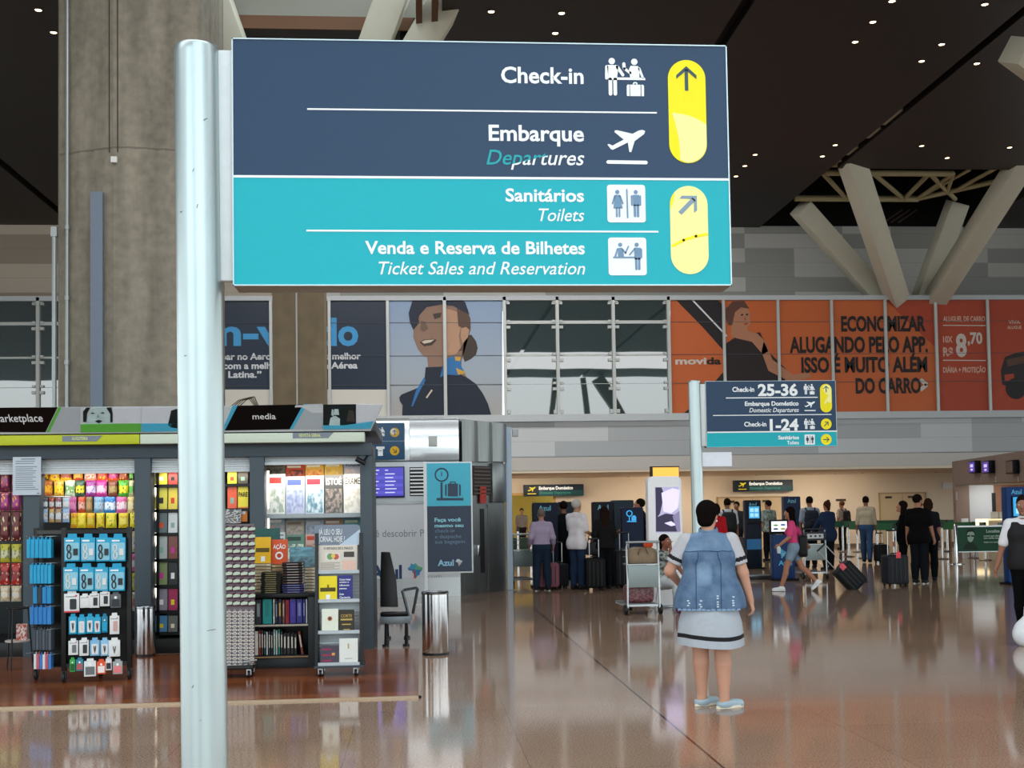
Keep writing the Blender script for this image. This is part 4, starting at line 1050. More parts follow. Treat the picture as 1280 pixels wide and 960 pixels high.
for px in (46.5, 190.5, 331.5):
    q = kp(px, 620, YF + .2); mb = MB(); mb.cyl((q.x + .03, YF + .24, .5), (q.x + .03, YF + .24, kp(300, 588).z), .012, 8); mb.build('light_tube', m_tube, kiosk)
for a, b, pw in ((-4.2, -3.25, 2.6), (-2.95, -1.95, 2.2), (-1.7, -.7, 4.2), (-5.6, -4.45, 1.5)):
    area('kiosk_bay_lamp', ((a + b) / 2, YF + .12, kp(300, 590).z - .02), ((a + b) / 2, YF + .62, 1.2), b - a, .1, pw, (1, .93, .82))
# light strip box under the fascia
za, zb_ = kp(300, 553.5, YF - .2).z, kp(300, 541.5, YF - .2).z
xs = P(174, 547, YF - .2).x; xe = P(455.5, 547, YF - .2).x
mb = MB(); mb.box(KX0, xs, YF - .2, YF, za, zb_); mb.build('light_strip', mat('bdc92a', .5), kiosk, bevel=.004)
mb = MB(); mb.box(xs + .01, xe, YF - .2, YF, za, zb_); mb.build('light_strip', mat('cfdccb', .5), kiosk, bevel=.004)
def striptag(x0, x1, y0, y1, txt, t0, t1):
    Y = YF - .2; a, b = P(x0, y1, Y), P(x1, y0, Y); w_ = .06
    mb = MB(); mb.plate([(a.x, a.z), (b.x - w_, a.z), (b.x, b.z), (a.x, b.z)], Y - .006, Y, 0)
    p, q = P(t0, y1 - 1.6, Y), P(t1, y1 - 1.6, Y); mb.text(txt, p.x, q.x, a.z + .016, .034, Y - .006, 1, .02); mb.build('category_tag', [mat('7d8894', .5), mat('d5dc8a', .5)], kiosk)
striptag(78, 128, 544.5, 552, 'GUGUTERIA', 90, 110); striptag(366, 417, 540.5, 548, 'REVISTA GERAL', 374, 401)
# slanted fascia board
Yb, Yt = YF - .22, YF - .42
fz0, fz1 = P(300, 540, Yb).z, P(300, 507.0, Yt).z
def fpt(px, py):       # pixel to a point on the slanted board
    for _ in range(3):
        t = 0.5
    lo, hi = 0., 1.
    for _ in range(30):
        t = (lo + hi) / 2; Y = Yb + (Yt - Yb) * t; z = P(px, py, Y).z
        if z > fz0 + (fz1 - fz0) * t: lo = t
        else: hi = t
    return P(px, py, Yb + (Yt - Yb) * t)
fn = Vector((0, -(fz1 - fz0), -(Yb - Yt))).normalized()
xr0, xr1 = fpt(463, 539).x, fpt(479, 507).x
mb = MB()
prof0 = [(Yb, fz0), (Yt, fz1), (Yt + .04, fz1), (Yb + .04, fz0)]
mb.add([(KX0, y, z) for y, z in prof0] + [(xr0 if i in (0, 3) else xr1, y, z) for i, (y, z) in enumerate(prof0)], [(0, 1, 2, 3), (7, 6, 5, 4), (0, 4, 5, 1), (1, 5, 6, 2), (2, 6, 7, 3), (3, 7, 4, 0)])
fas = mb.build('fascia_board', mat('cdd5da', .35), kiosk)
def fplate(pts, m, lv, name='printed_panel'):
    mb = MB(); q = [fpt(*p) + fn * (.004 * lv) for p in pts]; b = [fpt(*p) + fn * (.004 * (lv - 1) - .001) for p in pts]; n = len(q)
    mb.add(q + b, [tuple(range(n)), tuple(range(2 * n - 1, n - 1, -1))] + [(i, (i + 1) % n, (i + 1) % n + n, i + n) for i in range(n)]); return mb.build(name, m, fas)
def ftext(body, x0, x1, yb, cap, m):
    vs, fs, bb, ch = glyphs(body, .006, 0); a, b = fpt(x0, yb) + fn * .009, fpt(x1, yb) + fn * .009
    up = Vector((0, Yt - Yb, fz1 - fz0)).normalized(); k = cap * YF / FPX / ch; sx = (b.x - a.x) / (bb[1] - bb[0])
    mb = MB(); mb.add([Vector((a.x + (v[0] - bb[0]) * sx, a.y, a.z)) + up * (v[1] * k) + fn * (.002 if v[2] > 0 else 0) for v in vs], fs); return mb.build('lettering', m, fas)
m_sgnb = mat('0c0d0e', .3); m_grn = mat('63b54a', .4); m_sky2 = mat('4fb3d6', .4); m_fgr = mat('aeb8bf', .4); m_fwh = mat('d3dae2', .4)
m_ph = mat('6f8c8a', .5, noise=.6, scale=6); m_phd = mat('1a2626', .5, noise=.5, scale=8); m_phl = mat('b9d2d2', .5, noise=.3, scale=8)
fplate([(-60, 540), (57, 540), (72, 509), (-60, 510)], m_sgnb, 1)
fplate([(58, 540), (62, 540), (77, 509), (73, 509)], m_grn, 1)
fplate([(62, 540), (100, 540), (100, 509), (77, 509)], m_fgr, 1)
fplate([(101, 540), (176, 539.5), (176, 529), (101, 530)], m_grn, 2)
fplate([(106, 532), (112, 515), (117, 509), (136, 509), (141, 530)], m_phl, 1)
fplate([(104, 527), (104, 514), (108, 509.3), (113, 509.2), (109, 516), (108, 527)], m_phd, 2); fplate([(133, 509.2), (139, 509), (141, 517), (141, 527), (138, 528), (138, 517)], m_phd, 2); fplate([(119, 526), (123, 524.4), (128, 525.4), (124, 528.5)], m_phd, 3)
fplate([(113.5, 516), (116, 515.2), (118.5, 516), (116, 516.6)], m_phd, 3); fplate([(126, 515.6), (128.5, 514.8), (131, 515.6), (128.5, 516.2)], m_phd, 3); fplate([(121, 521), (122.5, 517), (124, 521)], mat('8aa8a8', .5), 3)
fplate([(141, 529), (176, 529), (176, 509), (141, 509)], m_fwh, 1)
fplate([(177, 539.5), (262, 538), (262, 529), (177, 529)], m_sky2, 2); fplate([(177, 529), (270, 529), (270, 508), (177, 509)], m_fwh, 1)
fplate([(210, 531), (214, 513), (220, 511), (240, 511), (244, 530), (228, 536), (214, 534)], m_phd, 2)
fplate([(277, 539), (281, 538), (297, 507), (291, 507)], m_sky2, 1)
fplate([(281, 538), (362, 536.5), (379, 505.5), (297, 507)], m_sgnb, 1)
fplate([(362, 536.5), (366, 536.4), (384, 505.4), (379, 505.5)], m_sky2, 1)
fplate([(366, 536.4), (404, 536), (403, 505), (384, 505.4)], m_fgr, 1)
fplate([(404, 534), (445, 533.6), (445, 505), (404, 505.4)], m_phd, 2)
fplate([(411, 533), (413, 522), (419, 519), (425, 523), (425, 533)], m_phl, 3); fplate([(417, 518), (418, 511), (423, 511), (424, 518)], m_phl, 3); fplate([(414, 518), (415, 511), (417, 512), (417, 520)], m_phl, 3)
fplate([(433, 526), (436, 512), (442, 513), (444, 527)], mat('3f3f3d', .5), 3)
fplate([(404, 536), (463, 535), (467, 526), (430, 531), (404, 531)], m_sky2, 4)
fplate([(445, 528), (468, 526), (478, 506), (445, 505)], m_fwh, 1)
ftext('marketplace', -8, 54.5, 527, 10.5, m_white); ftext('media', 316, 345, 523.5, 8, m_white)
# paper notice taped to the post
q0, q1 = kp(16, 619, YF - .03), kp(51.5, 571, YF - .03)
nt = thing('paper_notice', 'printed white paper notice taped to the left kiosk post', 'notice')
mb = MB(); mb.box(q0.x, q1.x, YF - .035, YF - .03, q0.z, q1.z); mb.build('sheet', mat('c3ced9', .6), nt)
mb = MB()
for i in range(15):
    z = q1.z - .03 - i * .023 - (.015 if i > 2 else 0); w_ = (q1.x - q0.x) * (.5 if i == 0 else random.uniform(.6, .85)); xa = q0.x + (.09 if i == 0 else .03)
    mb.box(xa, xa + w_, YF - .036, YF - .0349, z, z + (.012 if i == 0 else .008))
mb.build('printed_lines', mat('76818c', .6), nt)
mb = MB(); mb.box(q1.x - .045, q1.x - .012, YF - .036, YF - .0349, q0.z + .012, q0.z + .024); mb.build('printed_lines', mat('76818c', .6), nt)
# small camera under the fascia
mb = MB(); q = P(452, 577, YF - .12); mb.M = Matrix.Translation(q) @ Matrix.Rotation(.5, 4, 'Y'); mb.cyl((-.07, 0, 0), (.05, 0, 0), .03, 12); mb.cyl((.02, 0, .02), (.02, .12, .1), .012, 8)
tag(mb.build('security_camera', m_blk, smooth=True), 'small black bullet camera under the right end of the kiosk header', 'camera')

# ---------------------------------------------------------------- products
def pack_mat(c1, c2, c3, seed):
    key = ('pack', c1, c2, c3)
    if key in MATS: return MATS[key]
    m, N, L, B = nodemat('printed_foil')
    tc = N.new('ShaderNodeTexCoord'); sep = N.new('ShaderNodeSeparateXYZ'); L.new(tc.outputs['Generated'], sep.inputs[0])
    mp = N.new('ShaderNodeMapping'); mp.inputs['Location'].default_value = (seed * 1.7, 0, seed); L.new(tc.outputs['Generated'], mp.inputs[0])
    vo = N.new('ShaderNodeTexVoronoi'); vo.inputs['Scale'].default_value = 4; L.new(mp.outputs[0], vo.inputs['Vector'])
    nz = N.new('ShaderNodeTexNoise'); nz.inputs['Scale'].default_value = 5; L.new(mp.outputs[0], nz.inputs['Vector'])
    zz_ = N.new('ShaderNodeMath'); zz_.operation = 'ADD'; L.new(sep.outputs[2], zz_.inputs[0])
    q = N.new('ShaderNodeMath'); q.operation = 'MULTIPLY'; L.new(nz.outputs['Fac'], q.inputs[0]); q.inputs[1].default_value = .35; L.new(q.outputs[0], zz_.inputs[1])
    rp = N.new('ShaderNodeValToRGB'); rp.color_ramp.interpolation = 'CONSTANT'; L.new(zz_.outputs[0], rp.inputs[0])
    e = rp.color_ramp.elements; e[0].color = (*lin(c1), 1); e[1].position = .42; e[1].color = (*lin(c2), 1); x = e.new(.82); x.color = (*lin(c1), 1)
    lt = N.new('ShaderNodeMath'); lt.operation = 'LESS_THAN'; L.new(vo.outputs['Distance'], lt.inputs[0]); lt.inputs[1].default_value = .3
    mx = N.new('ShaderNodeMix'); mx.data_type = 'RGBA'; L.new(lt.outputs[0], mx.inputs[0]); L.new(rp.outputs[0], mx.inputs[6]); mx.inputs[7].default_value = (*lin(c3), 1)
    L.new(mx.outputs[2], B.inputs['Base Color']); B.inputs['Roughness'].default_value = .35
    MATS[key] = m; return m
def pack_mesh(w_, h, d):
    """pillow bag, crimped at both ends, origin at the top centre"""
    mb = MB(); nx, nz = 6, 8; vs = []
    for sgn in (-1, 1):
        for j in range(nz + 1):
            for i in range(nx + 1):
                u, v = i / nx * 2 - 1, j / nz * 2 - 1
                b = max(0, (1 - u ** 4)) ** .5 * max(0, (1 - abs(v) ** 5)) ** .8
                wv = 1 - .06 * (1 - v * v)
                vs.append((u * w_ / 2 * wv, sgn * (b * d / 2 + .002), (v - 1) * h / 2 + .006 * sin(u * 9) * (abs(v) > .9)))
    fs = []; o = (nx + 1) * (nz + 1)
    for j in range(nz):
        for i in range(nx):
            a = j * (nx + 1) + i; fs.append((a, a + 1, a + nx + 2, a + nx + 1)); fs.append((a + o, a + nx + 1 + o, a + nx + 2 + o, a + 1 + o))
    for i in range(nx):
        fs.append((i, i + o, i + 1 + o, i + 1)); a = nz * (nx + 1) + i; fs.append((a, a + 1, a + 1 + o, a + o))
    for j in range(nz):
        a = j * (nx + 1); fs.append((a, a + nx + 1, a + nx + 1 + o, a + o)); a += nx; fs.append((a, a + o, a + nx + 1 + o, a + nx + 1))
    return mb.add(vs, fs)
CN = {'e8c22c': 'yellow', 'd9a322': 'golden', 'a53a1c': 'rust red', 'd88a6a': 'salmon', 'd9502a': 'orange red', 'e0512c': 'orange', '8a3a20': 'brown red', '3f3a26': 'dark olive',
      'b0672c': 'orange brown', 'd8b04a': 'tan yellow', 'b8c9b0': 'green and white', '3c5c4c': 'dark green', '9a3a86': 'magenta', 'c23a92': 'pink purple', '7c4a3a': 'brown', '55b03c': 'green', 'c9c7a0': 'pale',
      'c05a9c': 'pink', 'c8502e': 'red orange', '8a7046': 'olive brown', '6aa6cf': 'light blue', '2f7fc4': 'blue', 'd86aa6': 'bright pink', 'd8cc8a': 'cream', '5a1f3c': 'dark purple', '7a2a5c': 'purple', '5c1c26': 'maroon',
      'b9b53a': 'lime', 'b02a22': 'red', 'c9c2ae': 'off-white', 'e0cf2a': 'bright yellow'}
def hang(px0, px1, py0, py1, c, c2, c3, Y, lab, grp, seed, d=.05):
    a, b = P(px0, py1, Y), P(px1, py0, Y)
    w_, h = (b.x - a.x) * .97, b.z - a.z
    o = pack_mesh(w_, h, d).build('snack_bag', pack_mat(c, c2, c3, seed), None, smooth=True, loc=((a.x + b.x) / 2, Y, b.z))
    return tag(o, lab, 'snack bag', grp)
YB = 14.12
def pegs(x0, x1, zs, name='peg_bar'):
    mb = MB()
    for z in zs: mb.cyl((x0, YB + .04, z + .012), (x1, YB + .04, z + .012), .008, 6)
    return mb.build(name, m_steel, kiosk)
rowsB = [
 (584, 602, [(52, 61, '3f3a26', 'd9a322', 'e8c22c'), (61, 75, 'e8c22c', 'd9a322', '8a3a20'), (75, 90, 'd9a322', 'a53a1c', 'e8c22c'), (91, 104, 'a53a1c', 'd9a322', 'e0512c'), (105, 121, 'd88a6a', 'e8c8b8', 'c8502e'), (121, 135, 'e0512c', 'd9502a', 'e8c22c'), (135, 148, 'd9502a', 'c23a92', 'e8a03c'), (148, 161, '8a3a20', 'a53a1c', 'd9a322'), (161, 168, '3f3a26', '55b03c', 'c9c7a0')]),
 (600, 621, [(53, 66, 'b0672c', 'd9a322', '8a3a20'), (67, 80, 'd8b04a', 'e8c22c', 'b0672c'), (81, 94, 'b8c9b0', '6a9a5a', 'dfe6da'), (94, 106, '3c5c4c', 'd9c92a', '2c3c34'), (107, 120, '9a3a86', 'b9b0cf', '4a3a96'), (120, 134, 'c23a92', 'd9b0c8', 'b02a7c'), (135, 147, '7c4a3a', '9a8a5a', '8a3a20'), (148, 161, '55b03c', 'e0cf2a', '2c7c2c'), (161, 168, 'c9c7a0', '55b03c', '9a9a9a')]),
 (620, 642, [(81, 96, 'c05a9c', 'd88ab8', '9a3a86'), (97, 107, 'c8502e', 'd8b0a0', 'a53a1c'), (107, 116, '8a7046', 'b08a5c', '5c6a3a'), (117, 130, '6aa6cf', '9ac0d8', 'b0672c'), (130, 145, '2f7fc4', 'e4ecf4', '5aa6dc'), (145, 159, 'd86aa6', 'f2dce8', 'c23a7c'), (159, 169, 'd8cc8a', 'e4dcb0', 'b0672c')]),
 (641, 660, [(88, 97, 'd9a322', 'e0cf2a', 'b0672c'), (96, 108, 'e0cf2a', 'e8d83c', 'd9a322'), (108, 119, 'd9a322', 'c9b52a', 'e0cf2a'), (120, 131, 'e0cf2a', 'd9c02a', 'a58a1c'), (132, 146, 'e0cf2a', 'e8d83c', '55b03c'), (148, 161, 'e0cf2a', 'e8dc5c', 'd9a322'), (162, 170, 'e0cf2a', 'e8d83c', '2c7c2c')]),
 (664, 690, [(155, 169, 'c9c7a0', 'e4e4e4', '8a3a20')]), (692, 714, [(156, 169, 'd86aa6', 'e4e4e4', 'c23a92')]), (716, 738, [(156, 169, 'b9b53a', 'd8d8a0', '55b03c')]), (740, 764, [(156, 169, 'c9c2ae', 'd88a6a', '5a5a9a')])]
ROWN = ['top', 'second', 'third', 'fourth', 'fifth', 'sixth', 'seventh', 'lowest']
sd = 1
for r_, (y0, y1, items) in enumerate(rowsB):
    for i, (x0, x1, c, c2, c3) in enumerate(items):
        sd += 1
        hang(x0, x1, y0, y1, c, c2, c3, YB - .01 * (r_ % 2), '%s snack bag, %s from left, %s row of the bright snack bay' % (CN.get(c, 'mixed'), ORD[i], ROWN[r_]), 'bags in the bright snack bay', sd)
pegs(POSTS[1][1], POSTS[2][0], [P(110, y0, YB).z for y0, _, _ in rowsB])
rowsA = [(586, 614, '5a1f3c', '7a2a5c', 'b0672c'), (615, 639, '7a2a5c', '9a3a86', 'e0a03c'), (640, 676, '5c1c26', '6c2a2c', 'd8cc9a'), (680, 703, 'b9b53a', 'c9c9a0', '6a7a2a'), (704, 731, 'b02a22', '8a1c1c', 'e8d0c0'), (732, 752, 'c9c2ae', 'd8d4c8', 'd9a322')]
for r_, (y0, y1, c, c2, c3) in enumerate(rowsA):
    for i, (x0, x1) in enumerate(((-14, -1), (0, 13), (14, 27))):
        if i == 0 and r_ % 2: continue
        sd += 1
        nm = ['', 'second', 'right-hand'][i] or 'frame-cut left'
        hang(x0, x1, y0, y1, c, c2, c3, YB, '%s snack bag, %s column, %s row, left of the paper notice' % (CN.get(c, 'mixed'), nm, ROWN[r_]), 'bags left of the notice', sd, .06)
pegs(POSTS[0][1], POSTS[1][0], [P(10, r[0], YB).z for r in rowsA])
# clip-strip display of small packets in front of the bright bay
for r_, (y0, y1) in enumerate(((622, 637), (635, 653))):
    for i, (x0, x1) in enumerate(((51, 60), (61, 68), (69, 77), (78, 87))):
        c = [['4a4f58', 'a0452c', '8a4a5c', '9ab8cc'], ['9cc0dc', 'c8a05c', 'a58a6a', '8ab4dc']][r_][i]
        sd += 1
        hang(x0, x1, y0, y1, c, 'cfd6dc', 'b0a08a', YB - .14, 'small %s packet, %s from left in the %s row of the clip strip' % ([['grey', 'red', 'plum', 'blue grey'], ['sky blue', 'ochre', 'beige', 'pale blue']][r_][i], ORD[i], ['upper', 'lower'][r_]), 'packets on the clip strip', sd, .03)
mb = MB()
q = [P(50, 621, YB - .12), P(88, 621, YB - .12)]
mb.cyl((q[0].x, YB - .12, q[0].z), (q[1].x, YB - .12, q[1].z), .006, 6); mb.cyl((q[0].x, YB - .12, q[0].z), (q[0].x, YB + .05, q[0].z), .005, 6); mb.cyl((q[1].x, YB - .12, q[1].z), (q[1].x, YB + .05, q[1].z), .005, 6)
q2 = P(60, 636, YB - .12); mb.cyl((q[0].x, YB - .12, q2.z), (q[1].x, YB - .12, q2.z), .006, 6); mb.cyl((q[0].x, YB - .12, q[0].z), (q[0].x, YB - .12, q2.z), .004, 6)
mb.build('hook_frame', m_steel, kiosk)

# books and magazines: origin bottom centre, facing -Y
def cover_mat(c1, c2, seed, sc=3.0):
    key = ('cov', c1, c2, seed)
    if key in MATS: return MATS[key]
    m, N, L, B = nodemat('printed_cover')
    tc = N.new('ShaderNodeTexCoord'); mp = N.new('ShaderNodeMapping'); mp.inputs['Location'].default_value = (seed * .73, seed * .31, seed * 1.1); L.new(tc.outputs['Generated'], mp.inputs[0])
    nz = N.new('ShaderNodeTexNoise'); nz.inputs['Scale'].default_value = sc; nz.inputs['Detail'].default_value = 3; L.new(mp.outputs[0], nz.inputs['Vector'])
    rp = N.new('ShaderNodeValToRGB'); L.new(nz.outputs['Fac'], rp.inputs[0]); e = rp.color_ramp.elements
    e[0].position = .42; e[0].color = (*lin(c1), 1); e[1].position = .58; e[1].color = (*lin(c2), 1)
    L.new(rp.outputs[0], B.inputs['Base Color']); B.inputs['Roughness'].default_value = .3; MATS[key] = m; return m
m_page = mat('ddd6c4', .7)
def book(name, w_, h, t, base, marks=(), title=None, loc=(0, 0, 0), tilt=0., rz=0., lab=None, cat='book', grp=None, scover=None):
    """marks: (u0,u1,v0,v1,material) blocks on the cover, uv 0..1 from the lower left; title: (text,u0,u1,v,cap,mat)"""
    o = thing(name, lab, cat, loc, 0, grp); o.rotation_euler = (tilt, 0, rz)
    mb = MB(); mb.box(-w_ / 2, w_ / 2, 0, .003, 0, h); mb.box(-w_ / 2, w_ / 2, t - .003, t, 0, h); mb.box(-w_ / 2, -w_ / 2 + .003, 0, t, 0, h)
    for u0, u1, v0, v1, m in marks:
        pass
    cv = mb.build('cover', base, o)
    mb = MB(); mb.box(-w_ / 2 + .003, w_ / 2 - .004, .003, t - .003, .004, h - .004); mb.build('pages', m_page, o)
    if marks:
        ms = []; mb = MB()
        for i, (u0, u1, v0, v1, m) in enumerate(marks):
            if m not in ms: ms.append(m)
            mb.box(-w_ / 2 + u0 * w_, -w_ / 2 + u1 * w_, -.0012 - .0004 * i, 0, v0 * h, v1 * h, ms.index(m))
        mb.build('cover_print', ms, cv)
    if title:
        tx, u0, u1, v, cap, m = title; mb = MB(); mb.text(tx, -w_ / 2 + u0 * w_, -w_ / 2 + u1 * w_, v * h, cap * h, -.004, 0, .02); mb.build('lettering', m, cv)
    return o
def place(px0, px1, py0, py1, Y):
    a, b = P(px0, py1, Y), P(px1, py0, Y); return (a.x + b.x) / 2, b.x - a.x, a.z, b.z - a.z
# bay C: shelves of books
shz = [605.5, 636.5, 666, 698.5, 731, 763, 790]
mb = MB()
for y in shz:
    z = P(205, y, 14.0).z; sh = MB(); sh.box(POSTS[2][1] - .0, POSTS[3][0], 14.0, 14.4, z - .035, z - .001); sh.build('shelf', m_blk, kiosk)
for x in (POSTS[2][1] + .05,): mb.box(x - .03, x, 14.0, 14.42, 0, 2.1)
mb.build('shelf_upright', m_blk, kiosk)
lb_ = [('e2cf26', 'c0392b'), ('d9cf3a', 'e0c83a'), ('4a5c60', 'cfd6d8'), ('aab4b0', '7a3a30'), ('7a8a5a', '2a2e30'), ('8c8794', 'a02a56'), ('4a86b0', '6a6c68')]
CN2 = [('yellow', 'red'), ('yellow', 'yellow'), ('dark teal', 'white'), ('pale portrait', 'brown'), ('green patterned', 'black'), ('mauve grey', 'crimson'), ('landscape', 'grey')]
tops = [586, 607, 640, 669, 700, 735, 769]
for r_ in range(7):
    for i, (x0, x1) in enumerate(((193, 209), (210, 221.5), (284, 296), (297, 310))):
        if r_ > 1 and i > 1: continue
        x, w_, z, h = place(x0, x1, tops[r_], shz[r_], 14.02)
        c = lb_[r_][i % 2]
        if i > 1: c = [('b9c21f', '4a3f2c'), ('e0552c', 'e8d820')][r_][i - 2]
        nm = CN2[r_][i % 2] if i < 2 else [('lime', 'dark framed'), ('orange', 'bright yellow')][r_][i - 2]
        pr = mat(['e8e0d0', '2c2c30', 'd04a2a', '8ab0a0', 'c23a92', 'e8e8e8', 'd9c92a'][(r_ + i) % 7], .5)
        book('book', w_ * .96, h * .97, .03, cover_mat(c, c, r_ * 4 + i), [(.3, .7, .25, .5, pr)] if not (r_ == 1 and i == 3) else [], ('PARE', .08, .95, .55, .2, m_blk) if (r_ == 1 and i == 3) else None,
             (x, 14.02, z), -.06, 0, '%s book cover, %s on the %s shelf of the book bay' % (nm, ['first left', 'second from left', 'left of the last', 'last at right'][i], ROWN[r_]), 'book', 'books of the shelf bay')
mg = book('book', .2, .16, .02, cover_mat('cfd2d2', '3a3a3c', 77), [(.05, .95, .05, .8, cover_mat('2c2c2e', 'b8b8b8', 12, 8))], None, (P(290, 654, 13.95).x, 13.95, P(290, 654, 13.95).z), -.15, 0, 'black and white photo book below the orange cover by the kiosk post', 'book')
og = book('book', .11, .17, .02, mat('e0822c', .5), [(.2, .8, .5, .8, m_white)], None, (P(303, 652, 14.0).x, 14.0, P(303, 652, 14.0).z), -.1, 0, 'orange book at the foot of the book bay beside the grey post', 'book')
# bay D: magazine rack, two tiers of two layers
xe_ = [332, 356.5, 381, 405, 429, 452]
mb = MB()
for y, Yd in ((601, 14.3), (645, 14.0), (670, 14.3), (701, 14.0), (742, 14.0)):
    z = P(390, y, Yd).z; sh = MB(); sh.box(POSTS[3][1], POSTS[4][0], Yd - .01, Yd + .1, z - .02, z - .001); sh.box(POSTS[3][1], POSTS[4][0], Yd - .02, Yd - .012, z - .02, z + (.03 if Yd < 14.1 else 0)); sh.build('shelf', mat('9aa3a8', .4, .3), kiosk)
mb.box(POSTS[3][1], POSTS[4][0], 14.45, 14.48, .16, 2.2)
mb.build('magazine_rack', mat('9aa3a8', .4, .3), kiosk)
MG = [  # tier, y0, y1, Y, list of (base, print, title colour, name)
 ('rear layer of the upper tier', 577, 601, 14.3, [('6f6a5c', '3a3a34', '1c1c1c', 'grey'), ('c04a22', '5a2a20', 'e8e0d0', 'red brown'), ('e8b04a', 'd86a3a', 'f2e8c8', 'orange'), ('e2b84a', 'c8a05a', 'f2e8c8', 'golden'), ('b0b8c8', 'd8c0b8', '3a4a6a', 'blue grey')]),
 ('front layer of the upper tier', 592, 645, 14.02, [('dcdfdb', '9aa89a', 'b02a22', 'white car'), ('b4bcd4', '8a96c0', '4a5a9a', 'lilac'), ('c4d4dc', '5a8a9c', 'b02a3a', 'pale blue'), ('4a4a48', '9a8a80', 'e8e8e8', 'dark portrait'), ('e8e6de', 'cfcabc', '5a564a', 'plain white')]),
 ('rear layer of the lower tier', 648, 671, 14.3, [('8aa0a8', 'c89a90', 'e8e8e8', 'blue and pink'), ('a09484', 'c0b4a4', '8a7a6a', 'taupe'), ('a8b4c4', '7a8a9c', 'd8d8d8', 'slate'), ('b08060', 'd8c0b0', 'e8e0d8', 'copper'), ('5aa0a8', '8ac04a', 'e8f0d8', 'turquoise green')]),
 ('front layer of the lower tier', 665, 703, 14.02, [('c8d0d0', '8a9494', '3a3a3a', 'silver'), ('4f7a68', 'c8d8c8', '2c4a40', 'framed green'), ('c09a8c', '8a5a4c', 'c0442a', 'skin toned'), ('c8d4dc', 'e0e4e8', '4a6a9a', 'ice blue'), ('dfe6c8', 'c0d4a0', '7a9a4a', 'pale green')])]
ttl = {('front layer of the upper tier', 3): 'ISTOÉ', ('front layer of the upper tier', 4): 'EXAME', ('front layer of the lower tier', 0): 'ROC', ('rear layer of the upper tier', 0): 'HERO', ('rear layer of the upper tier', 4): 'VOGUE'}
for tier, y0, y1, Y_, cols in MG:
    for i, (b_, p_, t_, nm) in enumerate(cols):
        x, w_, z, h = place(xe_[i] + .6, xe_[i + 1] - .6, y0 + (i * 7 % 4), y1, Y_); sd += 1
        mk_ = [(.06, .94, .08, .66, cover_mat(p_, b_, sd, 5))]
        t = ttl.get((tier, i))
        if not t: mk_.append((.08, .8, .78, .92, mat(t_, .5)))
        book('magazine', w_, h, .008, cover_mat(b_, b_, sd), mk_, (t, .08, .92, .76, .16, mat(t_, .5)) if t else None, (x, Y_, z), -.12, 0,
             '%s magazine, %s from left in the %s' % (nm, ORD[i], tier), 'magazine', 'magazines in the kiosk rack')
# ================================================================ STANDS ON THE PLATFORM
# ---- low bookcase with piles on top
YC0 = 12.15
bx0, bx1 = P(300, 780, YC0).x - .12, P(397, 780, YC0).x
zt = P(350, 742, YC0).z; zs1 = P(350, 780, YC0).z; zs2 = P(350, 819, YC0).z; BD = .42
bc = thing('low_bookcase', 'low black bookcase with two open shelves of upright books below book piles', 'bookcase')
def bb(name, m, *a):
    mb = MB(); mb.box(*a); return mb.build(name, m, bc, bevel=.003)
bb('top', m_blk, bx0, bx1, YC0, YC0 + BD, zt - .04, zt)
bb('side_panel', m_char, bx0, bx0 + .03, YC0, YC0 + BD, PH, zt - .04); bb('side_panel', m_char, P(385, 780, YC0).x, bx1, YC0, YC0 + BD, PH, zt - .04)
bb('back_panel', m_blk, bx0, bx1, YC0 + BD - .02, YC0 + BD, PH, zt - .04)
bb('shelf', m_blk, bx0 + .03, P(385, 780, YC0).x, YC0, YC0 + BD - .02, zs1 - .035, zs1 - .002); bb('shelf', m_blk, bx0 + .03, P(385, 780, YC0).x, YC0, YC0 + BD - .02, zs2 - .03, zs2 - .002)
bb('plinth', m_char, bx0, bx1, YC0 + .02, YC0 + BD, PH, zs2 - .03)
m_lab = mat('b8b2a4', .5)
mb = MB(); mb.box(P(318, 780, YC0).x, P(385, 780, YC0).x, YC0 - .004, YC0, zs1 - .022, zs1 - .004); mb.build('label_strip', m_lab, bc)
mb = MB(); mb.box(P(318, 780, YC0).x, P(385, 780, YC0).x, YC0 - .004, YC0, zs2 - .024, zs2 - .012); mb.build('label_strip', mat('a07a52', .5), bc)
def spine(x0, x1, ytop, zb, col, nm, row, k, mk='d8d4c8', tilt=0.):
    a, b = P(x0, ytop, YC0 + .06), P(x1, ytop, YC0 + .06); w_, h = b.x - a.x, a.z - zb
    mb = MB(); mb.box(-w_ / 2, w_ / 2, 0, .003, 0, h); mb.box(-w_ / 2, -w_ / 2 + .003, 0, .16, 0, h); mb.box(w_ / 2 - .003, w_ / 2, 0, .16, 0, h)
    o = thing('book', '%s upright book, %s from left on the %s bookcase shelf' % (nm, ORD[k], row), 'book', ((a.x + b.x) / 2, YC0 + .06, zb), 0, 'books on the %s bookcase shelf' % row); o.rotation_euler = (0, tilt, 0)
    cv = mb.build('cover', mat(col, .4), o); mb = MB(); mb.box(-w_ / 2 + .003, w_ / 2 - .003, .003, .155, .003, h - .005); mb.build('pages', m_page, o)
    if w_ > .018:
        mb = MB(); mb.box(-w_ * .22, w_ * .22, -.001, 0, h * .3, h * .85); mb.build('spine_title', mat(mk, .5), cv)
